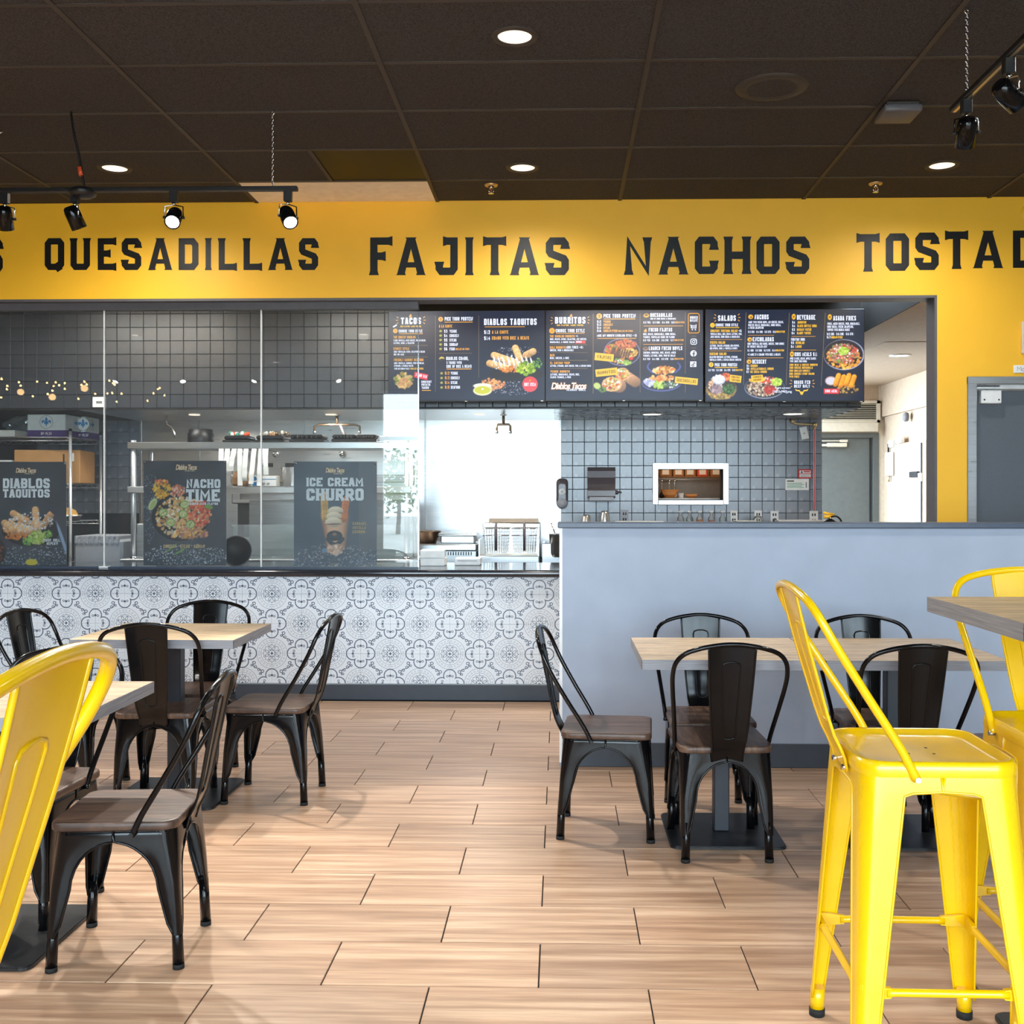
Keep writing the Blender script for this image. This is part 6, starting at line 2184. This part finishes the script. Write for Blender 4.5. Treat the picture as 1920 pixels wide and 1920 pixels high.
one(mb, 'paper_cup_stack', 'white cup on the lower steel shelf beside the left post', 'cup', (-3.28, 8.55, 1.446))
t = thing('glove_box', 'white box with blue stripe reading POP-UP on the lower steel shelf', 'box', (-2.36, 8.53, 1.446))
MB().rbox(-.10, .10, -.06, .06, 0, .085, 'white_paper', .003).build('body', t)
mb = MB().box(-.1005, .1005, -.0612, -.06, .055, .060, 'blue_print').box(-.088, -.055, -.0612, -.06, .005, .035, 'blue_print').lathe([(.018, -.0614), (0, -.0614)], 'blue_print', c=(-.072, 0, .062), n=14, axis='Y')
lettering(mb, 'POP-UP', -.02, .010, .020, 'grey_print', y=-.0615)
mb.build('printed_mark', t, fix=False)
t = thing('food_container', 'clear tub of golden fries on the lower steel shelf', 'container', (-2.14, 8.53, 1.446))
MB().lathe([(0, .001), (.075, .001), (.09, .15), (.096, .152)], 'clear_plastic', n=24).build('tub', t)
g = random.Random(6)
mb = MB()
for k in range(46):
    a, r_ = g.uniform(0, 6.28), g.uniform(0, .055)
    c = Vector((r_ * math.cos(a), r_ * math.sin(a), .012 + g.uniform(0, .06)))
    d = Vector((g.uniform(-1, 1), g.uniform(-1, 1), g.uniform(-.4, .8))).normalized() * .022
    mb.cyl(c - d, c + d, .005, 'fries', n=5)
o = mb.build('fries', t)
o['kind'] = 'stuff'
mb = MB().grid([[(x * s, y * s, z) for x, y in rrect(-.06, .06, -.05, .05, .02, 3)] for s, z in ((.8, 0), (1, .02), (1.02, .07), (.8, .11), (.45, .125))], 'brown_paper', smooth=False, closed=True)
one(mb, 'paper_bag', 'small brown paper bag on the lower steel shelf beside the middle poster', 'bag', (-2.56, 8.53, 1.446))
mb = MB()
g = random.Random(9)
for k in range(7):
    a = g.uniform(-.5, .5)
    mb.add([(x * math.cos(a) - y * math.sin(a), x * math.sin(a) + y * math.cos(a), .004 + .007 * k + (.02 if x > 0 else 0) * g.random()) for x, y in ((-.08, -.05), (.09, -.05), (.09, .06), (-.08, .06))], [(0, 1, 2, 3)], 'white_paper')
one(mb, 'paper_pile', 'loose pile of white papers beside the tub of fries', 'paper', (-1.96, 8.55, 1.446))

# cheese melter and grill line under the hood
eq = thing('broiler', 'stainless broiler with round knobs and dark slots behind the steel shelves', 'oven', (0, 9.55, 0))
MB().rbox(-2.95, -1.35, 0, .45, 1.30, 1.80, 'stainless', .01).build('body', eq)
for u in (462, 518, 643):
    x = at(u, 850, 9.55).x
    MB().lathe([(0, -.045), (.026, -.042), (.030, -.01), (.034, 0)], 'chrome', c=(x, 0, 1.745), n=20, axis='Y').build('knob', eq)
for u0, u1 in ((488, 512), (535, 600), (660, 705)):
    a = sp(u0, 860, u1, 866, 9.55)
    MB().box(a[0], a[1], -.004, .002, 1.63, 1.665, 'black_wall').build('slot', eq)
MB().rbox(-2.95, -1.35, -.03, 0, 1.49, 1.56, 'stainless_dull', .006).build('rail', eq)
MB().box(-2.9, -1.4, .02, .3, 1.0, 1.30, 'black_wall').build('cavity', eq)
gr = thing('griddle', 'stainless griddle range with a slotted front at the right of the glass', 'range', (-2.3, 9.15, 0))
a = sp(700, 1020, 893, 1030, 9.15)
x0, x1 = -.0, a[1] + 2.3
MB().rbox(0, x1, 0, .80, .90, .955, 'stainless', .008).build('top_plate', gr)
MB().rbox(0, x1, .01, .78, .12, .90, 'stainless', .006).build('body', gr)
for k in range(26):
    MB().box(x1 - .04 - .022 * k - .007, x1 - .04 - .022 * k, -.001, .02, .862, .892, 'black_wall').build('slot', gr)
mb = MB().box(x1 - .42, x1 - .33, -.012, .0, .79, .83, 'black_plastic').box(x1 - .31, x1 - .25, -.008, .0, .80, .815, 'black_plastic')
mb.build('control', gr)
for q in ((.1, .08), (x1 - .1, .08), (.1, .7), (x1 - .1, .7)):
    MB().cyl((q[0], q[1], 0), (q[0], q[1], .12), .022, 'stainless_dull', n=10).build('leg', gr)
fr = thing('deep_fryer', 'stainless deep fryer with two hanging wire baskets', 'fryer', (0, 9.12, 0))
a = sp(897, 975, 1011, 1060, 9.12)
x0, x1 = a[0], a[1]
MB().rbox(x0, x1, 0, .72, .10, .80, 'stainless', .006).rbox(x0, x1, -.02, .10, .80, .86, 'stainless', .006).build('body', fr)
MB().rbox(x0, x1, .62, .72, .80, 1.13, 'stainless', .008).rbox(x0, x1, .50, .64, 1.085, 1.125, 'stainless', .006).build('backsplash', fr)
MB().box(x0 + .05, x1 - .02, .615, .70, 1.13, 1.165, 'copper_brown').build('flue', fr)
MB().box(x0, x0 + .012, 0, .62, .80, 1.0, 'stainless').box(x1 - .012, x1, 0, .62, .80, 1.0, 'stainless').build('side_plate', fr)
MB().box(x0 + .01, x1 - .01, .05, .60, .84, .846, 'brass').build('oil', fr)
for q in (.06, .66):
    for x in (x0 + .04, x1 - .04):
        MB().cyl((x, q, 0), (x, q, .1), .02, 'stainless_dull', n=10).build('leg', fr)
for k, (u0, u1) in enumerate(((905, 954), (959, 1007))):
    b = sp(u0, 990, u1, 1034, 9.1)
    w, h, cx = (b[1] - b[0]) / 2, .205, (b[0] + b[1]) / 2
    t = thing('fry_basket', ('left', 'right')[k] + ' wire fry basket with a dark handle hanging on the fryer', 'fry basket', (cx, 9.16, .885), group='fry baskets')
    mb = MB()
    for i in range(10):
        x = -w * .92 + 2 * w * .92 * i / 9
        mb.tube([(x * .86, -.02, 0), (x, -.03, h)], .0016, 'wire', n=4).tube([(x * .86, .22, 0), (x, .24, h)], .0016, 'wire', n=4)
    for i in range(8):
        z = h * i / 7
        s = .86 + .14 * i / 7
        mb.tube([(-w * s, -.02, z), (w * s, -.02, z), (w * s, .23, z), (-w * s, .23, z)], .0016, 'wire', n=4, closed=True)
    mb.tube([(-w, -.03, h), (w, -.03, h), (w, .24, h), (-w, .24, h)], .004, 'chrome', n=6, closed=True)
    mb.tube([(-w, -.035, h * .72), (w, -.035, h * .72)], .005, 'chrome', n=6)
    mb.build('wire_cage', t)
    MB().tube([(0, -.045, .02), (0, -.05, h + .03), (0, .0, h + .045)], .011, 'smoke_plastic', n=8).build('handle', t)
wl = thing('steel_holding_well', 'steel holding well at the right end of the fryer line', 'holding well', (0, 9.12, 0))
x2 = x1 + .02
MB().rbox(x2, x2 + .30, 0, .7, .12, .84, 'stainless', .006).rbox(x2, x2 + .30, 0, .03, .84, .965, 'stainless', .006).rbox(x2, x2 + .03, .03, .7, .84, .965, 'stainless', .006).build('body', wl)
mb = MB().lathe([(0, 0), (.085, 0), (.10, .03), (.105, .19), (.112, .195), (.104, .195), (.095, .02), (0, .012)], 'stainless', n=24)
mb.tube([(-.02, 0, .1), (-.07, -.02, .24), (-.09, -.02, .29)], .006, 'chrome', n=6).tube([(.05, 0, .1), (.10, 0, .26)], .006, 'black_plastic', n=6)
one(mb, 'steel_inset_pot', 'round steel inset pot holding a ladle beside the fryer', 'pot', (x2 + .17, 9.16, .85))
mb = MB().lathe([(0, 0), (.075, 0), (.115, .10), (.120, .105), (.112, .10), (.07, .01), (0, .01)], 'copper_brown', n=28)
one(mb, 'mixing_bowl', 'brown metal bowl standing on the griddle beside the glass edge', 'bowl', (at(802, 1015, 9.4).x, 9.4, .957))
mb = MB()
mb.rbox(-.15, .15, -.13, .13, 0, .07, 'stainless', .012).rbox(-.17, .17, -.15, .15, .07, .078, 'stainless', .003).rbox(-.13, .13, -.11, .11, .077, .083, 'stainless_dull', .004)
mb.rbox(-.165, .165, -.145, .145, .083, .09, 'stainless', .003)
one(mb, 'steel_pan_stack', 'two nested steel pans on the griddle beside the fryer', 'pan', (at(860, 1015, 9.4).x, 9.42, .957))
# hood nozzles
for u, lab, wv in ((944, 'bronze twin nozzle pipe under the steel hood right of the glass', .06), (632, 'dark twin nozzle pipe under the steel hood behind the glass', .20)):
    x = at(u, 785, 9.4).x
    mb = MB().cyl((0, 0, 0), (0, 0, -.085), .012, 'copper_brown', n=10).tube([(-wv, 0, -.15), (-wv, 0, -.10), (-wv * .8, 0, -.085), (wv * .8, 0, -.085), (wv, 0, -.10), (wv, 0, -.15)], .010, 'copper_brown', n=8)
    for s in (1, -1):
        mb.cyl((s * wv, 0, -.14), (s * wv, 0, -.165), .014, 'stainless_dull', n=10)
    mb.lathe([(.03, 0), (.03, -.006), (.013, -.01)], 'chrome', n=16)
    if wv > .1:
        mb.tube([(.03, 0, -.09), (.10, 0, -.25)], .012, 'smoke_plastic', n=8)
    one(mb, 'fire_nozzle', lab, 'pipe', (x, 9.4, HZ - .006), group='hood fire nozzles')
x = at(312, 785, 9.4).x
mb = MB().tube([(0, 0, 0), (0, 0, -.06), (.01, 0, -.085), (.05, 0, -.11), (.07, 0, -.16), (.085, 0, -.20)], .011, 'chrome', n=8)
one(mb, 'flexible_pipe', 'chrome flexible pipe hanging from the hood above the black canister', 'pipe', (x, 9.4, HZ - .006))
one(MB().rbox(0, .11, -.003, 0, 0, .085, 'white_paper', .001).box(.03, .08, -.0035, -.003, .03, .05, 'grey_print'), 'notice_card', 'small white card stuck on the dark bulkhead tiles at the glass joint', 'card', (at(172, 765, 8.72).x, 8.738, HZ + .012))

# counter by the order point
t = thing('paper_box_stack', 'lower of two pale boxes on the dark worktop at the glass edge', 'box', (-.90, 7.62, .8765), group='pale boxes on the worktop')
MB().rbox(-.085, .085, -.09, .09, 0, .055, 'white_paper', .003).build('body', t)
t = dup(t, (-.905, 7.615, .8765 + .0555), R(3), 'upper of two pale boxes on the dark worktop at the glass edge')
one(MB().rbox(-.09, .09, -.10, .10, 0, .05, 'white_plastic', .004).box(-.07, .07, -.101, -.099, .03, .034, 'grey_print'), 'receipt_printer', 'low white box with a grey slot on the worktop beside the pale boxes', 'box', (-.66, 7.70, .8765))
mb = MB().lathe([(0, .0), (.07, .008), (.10, .03), (.105, .04), (.098, .036), (.06, .014), (0, .008)], 'black_gloss', n=28).tube([(.105 * math.cos(R(12 * i)), .105 * math.sin(R(12 * i)), .04) for i in range(30)], .004, 'smoke_plastic', n=6, closed=True)
one(mb, 'serving_pan', 'black round pan standing on edge on the worktop beside the middle poster', 'pan', (-2.235, 7.36, .8765 + .108), (R(80), 0, R(8)))

# wall fittings between hood and partition
t = thing('soap_dispenser', 'black soap dispenser with a grey push bar on the tiled kitchen wall', 'dispenser', (at(1054, 950, KB).x, KB - .012, at(1054, 950, KB).z))
o = rrect(-.055, .055, 0, .265, .04, 5)
MB().grid([[(x * s, y, .1325 + (z - .1325) * s) for x, z in o] for s, y in ((1, 0), (1, -.06), (.9, -.085), (.6, -.095))], 'smoke_plastic', closed=True).add([(x * .6, -.095, .1325 + (z - .1325) * .6) for x, z in o], [list(range(len(o)))], 'smoke_plastic').build('body', t)
MB().lathe([(.012, -.098), (.03, -.097), (.034, -.092)], 'white_plastic', c=(0, 0, .14), n=20, axis='Y').lathe([(0, -.099), (.022, -.097)], 'grey_plastic', c=(0, 0, .14), n=20, axis='Y').build('level_window', t)
MB().lathe([(0, -.105), (.04, -.10), (.054, -.08), (.054, -.05)], 'grey_plastic', c=(0, 0, .035), n=24, axis='Y').build('push_bar', t)
a = sp(1101, 876, 1152, 940, KB)
t = thing('towel_dispenser', 'smoky brown paper towel dispenser with a side crank on the tiled kitchen wall', 'dispenser', ((a[0] + a[1]) / 2, KB - .012, a[2]))
w, h = (a[1] - a[0]) / 2, a[3] - a[2]
prof = [(0, .03), (-.16, .03), (-.17, .05), (-.17, .10), (-.155, .13), (-.17, .16), (-.19, .22), (-.185, h - .04), (-.15, h - .005), (0, h)]
MB().grid([[(x, y, z) for y, z in prof] for x in (-w, w)], 'smoke_plastic', smooth=False).add([(-w, y, z) for y, z in prof], [list(range(len(prof)))], 'smoke_plastic').add([(w, y, z) for y, z in prof], [list(range(len(prof)))[::-1]], 'smoke_plastic').build('cover', t)
MB().rbox(-w * .92, w * .92, -.165, -.02, 0, .05, 'grey_plastic', .01).build('tear_bar', t)
MB().cyl((w, -.08, .085), (w + .03, -.08, .085), .02, 'smoke_plastic').tube([(w + .03, -.08, .085), (w + .05, -.085, .09), (w + .06, -.09, .08)], .008, 'smoke_plastic', n=6).build('crank', t)
# serving hatch
ht = thing('serving_hatch', 'white framed serving hatch in the tiled wall with a lit room beyond', 'hatch', (0, KB - .012, 0))
fw = MB()
fw.rbox(fx0, px0, -.012, 0, fz0 + .0, fz1, 'stainless', .004).rbox(px1, fx1, -.012, 0, fz0, fz1, 'stainless', .004).rbox(fx0, fx1, -.014, 0, pz1, fz1, 'stainless', .004)
fw.build('frame', ht)
MB().rbox(px0 - .005, px1 + .005, -.03, .16, pz0 - .05, pz0 + .0, 'stainless', .006).build('sill', ht)
hatch = MB()
hatch.box(.5, 2.2, 11.35, 11.4, .8, 2.3, 'beige_wall').box(.5, .55, 10.251, 11.35, .8, 2.3, 'beige_wall').box(2.15, 2.2, 10.251, 11.35, .8, 2.3, 'beige_wall')
hatch.box(.5, 2.2, 10.251, 11.4, 2.3, 2.35, 'beige_wall').box(.5, 2.2, 10.251, 11.4, .75, .80, 'beige_wall')
struct(hatch.build('wall_back_room', fix=False))
lamp('POINT', (1.25, 10.6, 2.0), 7, (1, .70, .42), size=.1)
sh = thing('wall_shelf', 'wooden wire-edged shelf in the room behind the hatch', 'shelf', (1.32, 11.2, 0))
zs = at(1300, 894, 11.2).z
MB().rbox(-.42, .42, -.15, .15, zs - .006, zs, 'brown_paper', .002).build('board', sh)
mb = MB().tube([(-.42 + .84 * k / 30, -.15, zs - .012 - .02 * (k % 2)) for k in range(31)], .003, 'wire', n=4).tube([(-.42, -.15, zs - .034), (.42, -.15, zs - .034)], .003, 'wire', n=4)
mb.build('wire_edge', sh)
for k, (u, m) in enumerate(((1247, 'brown_paper'), (1271, 'brown_paper'), (1293, 'brown_paper'), (1316, 'sauce_red'), (1341, 'brown_paper'))):
    x = at(u, 890, 11.15).x
    t = thing('spice_tub', ('first', 'second', 'third', 'fourth, red,', 'fifth')[k] + ' tub from the left on the shelf behind the hatch', 'tub', (x, 11.15, zs + .001), group='spice tubs behind the hatch')
    MB().rbox(-.055, .055, -.06, .06, 0, .12, m, .008).build('tub', t)
    MB().rbox(-.035, .035, -.0615, -.058, .02, .09, 'white_paper', .002).build('paper_label', t)
ctz = at(1290, 934, 10.5).z
one(MB().rbox(.56, 2.14, 10.43, 11.0, ctz - .04, ctz - .001, 'white_plastic', .004), 'hatch_counter', 'pale counter in the room behind the hatch', 'counter')
for k, (u, r_, h_) in enumerate(((1256, .085, .085), (1296, .062, .04))):
    x = at(u, 934, 10.62).x
    mb = MB().lathe([(0, .002), (r_ * .55, .002), (r_, h_), (r_ + .004, h_), (r_ * .55, .006), (0, .006)], 'orange_bowl', n=24)
    one(mb, 'orange_bowl', ('larger orange bowl on the counter behind the hatch', 'smaller orange bowl on the counter behind the hatch')[k], 'bowl', (x, 10.62, ctz), group='orange bowls behind the hatch')
mb = MB().lathe([(0, 0), (.022, 0), (.028, .05), (.025, .05), (.02, .004), (0, .004)], 'white_plastic', n=16)
one(mb, 'small_cup', 'small white cup between the two orange bowls behind the hatch', 'cup', (at(1277, 934, 10.6).x, 10.6, ctz))
for k, u in enumerate((1241, 1255, 1265)):
    x = at(u, 905, 11.02).x
    mb = MB().tube([(0, 0, 0), (.004, -.012, -.01), (0, -.012, -.04), (0, -.01, -.13)], .005, 'chrome', n=6).lathe([(0, -.19), (.02, -.185), (.026, -.16), (.012, -.13)], ('black_plastic', 'stainless', 'white_plastic')[k], n=12, c=(0, -.01, 0))
    one(mb, 'hanging_utensil', ('dark', 'steel', 'white')[k] + '-ended kitchen utensil hanging under the shelf behind the hatch', 'utensil', (x, 11.04, zs - .03), group='hanging utensils')

# electrical plates, notices and gas pipe on the tiled wall
for u0, v0, u1, v1, dark, lab in ((1164, 956, 1178, 980, 1, 'dark-marked double socket on the tiled wall right of the steel cups'), (1369, 957, 1382, 981, 0, 'white double socket on the tiled wall right of the sauce bottles'),
                                  (1414, 957, 1428, 981, 0, 'white socket above the clear bell jar'), (1444, 958, 1459, 981, 0, 'white socket with a plugged-in dark cord'),
                                  (1517, 958, 1533, 982, 0, 'white double socket at the foot of the gas pipe')):
    a = sp(u0, v0, u1, v1, KB)
    t = thing('wall_socket', lab, 'socket', ((a[0] + a[1]) / 2, KB - .0105, a[2]), group='sockets on the tiled wall')
    w, h = (a[1] - a[0]) / 2, a[3] - a[2]
    MB().rbox(-w, w, -.007, 0, 0, h, 'grey_plastic' if dark else 'white_plastic', .002).build('plate', t)
    mb = MB()
    for zc in (h * .28, h * .72):
        for x in (-w * .3, w * .3):
            mb.box(x - .006, x + .006, -.009, -.006, zc - .014, zc + .010, 'black_print')
    mb.build('outlet', t)
    if u0 == 1444:
        MB().cyl((0, -.008, h * .25), (0, -.04, h * .25), .018, 'black_plastic').build('plug', t)
a = sp(1496, 880, 1522, 897, KB)
t = thing('warning_sign', 'white notice with a red border beside the gas pipe', 'sign', (a[0], KB - .012, a[2]))
w, h = a[1] - a[0], a[3] - a[2]
MB().box(0, w, -.002, 0, 0, h, 'red_print').box(.012, w - .012, -.003, -.002, .012, h * .46, 'white_paper').box(.012, w - .012, -.003, -.002, h * .54, h - .012, 'white_paper').build('plate', t)
mb = MB().add([(.02, -.004, h * .6), (.045, -.004, h * .6), (.0325, -.004, h * .85)], [(0, 1, 2)], 'black_print').box(.05, w - .02, -.0042, -.0032, h * .66, h * .8, 'red_print')
for k in range(2):
    mb.box(.02, w - .022, -.0042, -.0032, h * (.2 + .12 * k), h * (.25 + .12 * k), 'grey_print')
mb.build('lettering', t)
a = sp(1472, 898, 1516, 919, KB)
t = thing('notice_board', 'pale green and white printed notice below the red-bordered sign', 'notice', (a[0], KB - .012, a[2]), R(0))
w, h = a[1] - a[0], a[3] - a[2]
MB().box(0, w, -.003, 0, 0, h, 'white_paper').build('sheet', t)
mb = MB().box(.015, .08, -.0042, -.003, h * .76, h * .86, 'black_print').box(w - .03, w - .02, -.0042, -.003, h * .2, h * .7, 'grey_print')
for k in range(4):
    mb.box(.015, w * (.8 - .1 * (k % 2)), -.0042, -.003, h * (.2 + .13 * k), h * (.25 + .13 * k), 'green_print')
mb.build('lettering', t)
mb = MB().rbox(-.035, .035, -.002, 0, -.115, 0, 'white_paper', .001).cyl((0, -.004, -.06), (0, -.002, -.06), .006, 'grey_print', n=10).tube([(0, -.001, -.005), (0, .0, .02)], .002, 'wire', n=4)
one(mb, 'tag_card', 'white card hanging askew from the brass gas valve', 'tag', (at(1504, 800, KB).x, KB - .03, at(1504, 801, KB).z), (0, R(-12), 0))
gp = thing('gas_pipe', 'white and red vertical gas pipe with brass elbows on the tiled wall', 'pipe', (at(1525, 950, KB).x, KB - .035, 0))
z0_, z1_ = at(1525, 957, KB).z, at(1525, 806, KB).z
MB().cyl((0, 0, z0_), (0, 0, z1_), .0105, 'white_plastic', n=12).box(-.004, .004, -.0115, -.010, z0_, z1_, 'red_print').build('riser', gp)
xe = at(1484, 795, KB).x - gp.location.x
mb = MB().tube([(0, 0, z1_), (0, 0, z1_ + .04), (-.03, 0, z1_ + .05), (xe + .03, 0, z1_ + .055), (xe, 0, z1_ + .075), (xe, 0, z1_ + .13)], .011, 'brass', n=8)
mb.lathe([(0, -.03), (.022, -.025), (.024, .01)], 'brass', c=(0, 0, z1_ + .045), n=14, axis='Y').lathe([(0, -.03), (.02, -.025), (.022, .01)], 'brass', c=(xe, 0, z1_ + .08), n=14, axis='Y')
mb.build('elbow', gp)

# back counter below the tiled wall: only what rises above the partition shows
bc = thing('back_counter', 'low steel back counter along the tiled wall, hidden by the partition', 'counter', (0, 9.55, 0))
MB().rbox(.2, 2.42, 0, .50, 1.02, 1.06, 'stainless', .006).build('worktop', bc)
MB().rbox(.22, 2.40, .03, .50, 0, 1.02, 'stainless_dull', .004).build('body', bc)
ZB = 1.0605
for u, v, m, lab, r_ in ((1099, 965, 'stainless', 'small upturned steel cup on the back counter, left one', .046), (1134, 958, 'stainless', 'taller upturned steel cup on the back counter, right one', .050)):
    q = at(u, v, 9.75)
    h = q.z - ZB
    mb = MB().lathe([(r_, 0), (r_ * .98, h * .3), (r_ * .8, h * .85), (r_ * .6, h), (0, h + .001)], m, n=24)
    if u > 1110:
        mb.lathe([(r_ * 1.01, h * .02), (r_ * 1.0, h * .12)], 'copper_brown', n=24)
    one(mb, 'steel_cup', lab, 'cup', (q.x, 9.75, ZB), group='steel cups on the back counter')
for k, (u, m) in enumerate(((1276, 'sauce_red'), (1293, 'sauce_green'), (1312, 'sauce_orange'), (1334, 'sauce_red'), (1355, 'sauce_green'))):
    q = at(u, 958, 9.75)
    h = q.z - ZB
    t = thing('sauce_bottle', ('first', 'second', 'third', 'fourth', 'fifth')[k] + ' clear sauce bottle from the left on the back counter', 'bottle', (q.x, 9.75, ZB), group='clear sauce bottles on the back counter')
    MB().lathe([(0, .001), (.030, .001), (.032, .05), (.032, h * .62), (.016, h * .75), (.015, h * .95)], 'clear_plastic', n=18).build('glass', t)
    MB().lathe([(0, .004), (.028, .004), (.029, h * (.42, .40, .56, .5, .4)[k]), (0, h * (.42, .40, .56, .5, .4)[k])], m, n=16).build('sauce', t)
    MB().lathe([(0, h), (.018, h), (.022, h * .96), (.016, h * .93), (.015, h * .90)], 'white_plastic', n=16).build('cap', t)
for u0, u1, v, m, lab in ((1153, 1243, 977, 'white_plastic', 'long white tray on the back counter below the dark-marked socket'), (1378, 1414, 976, 'green_print', 'green-edged white pad on the back counter'), (1456, 1546, 975, 'white_plastic', 'long white box on the back counter at right')):
    a = sp(u0, v, u1, 990, 9.72)
    one(MB().rbox(a[0], a[1], -.09, .09, 0, a[3] - ZB - .008, m, .004).rbox(a[0] - .003, a[1] + .003, -.093, .093, a[3] - ZB - .008, a[3] - ZB, 'white_plastic', .003), 'storage_tray', lab, 'tray', (0, 9.72, ZB), group='trays on the back counter')
q = at(1421, 968, 9.74)
one(MB().lathe([(.055, 0), (.052, q.z - ZB - .03), (.03, q.z - ZB), (.008, q.z - ZB + .004), (.010, q.z - ZB + .02), (0, q.z - ZB + .024)], 'clear_plastic', n=22), 'bell_jar', 'clear bell jar below the white socket on the back counter', 'jar', (q.x, 9.74, ZB))
q = at(1557, 962, 8.9)
t = thing('fire_extinguisher', 'dark round canister with a yellow handle at the end of the back counter', 'extinguisher', (q.x, 8.9, 0))
zt = q.z
MB().lathe([(0, 0), (.075, 0), (.08, .02), (.08, zt - .13), (.06, zt - .075), (.02, zt - .05)], 'black_gloss', n=24).build('cylinder', t)
MB().cyl((0, 0, zt - .06), (0, 0, zt - .02), .016, 'chrome').build('valve', t)
MB().tube([(-.06, -.01, zt + .005), (-.02, -.01, zt - .006), (.03, 0, zt - .012)], .010, 'yellow_paint', n=8).tube([(-.055, -.01, zt - .03), (-.02, -.01, zt - .03), (.02, 0, zt - .025)], .014, 'yellow_paint', n=8).build('handle', t)
MB().tube(spline([(.0, -.02, zt - .03), (.05, -.03, zt - .03), (.09, -.03, zt - .10), (.085, -.02, zt - .3)], 4), .008, 'rubber', n=6).build('hose', t)
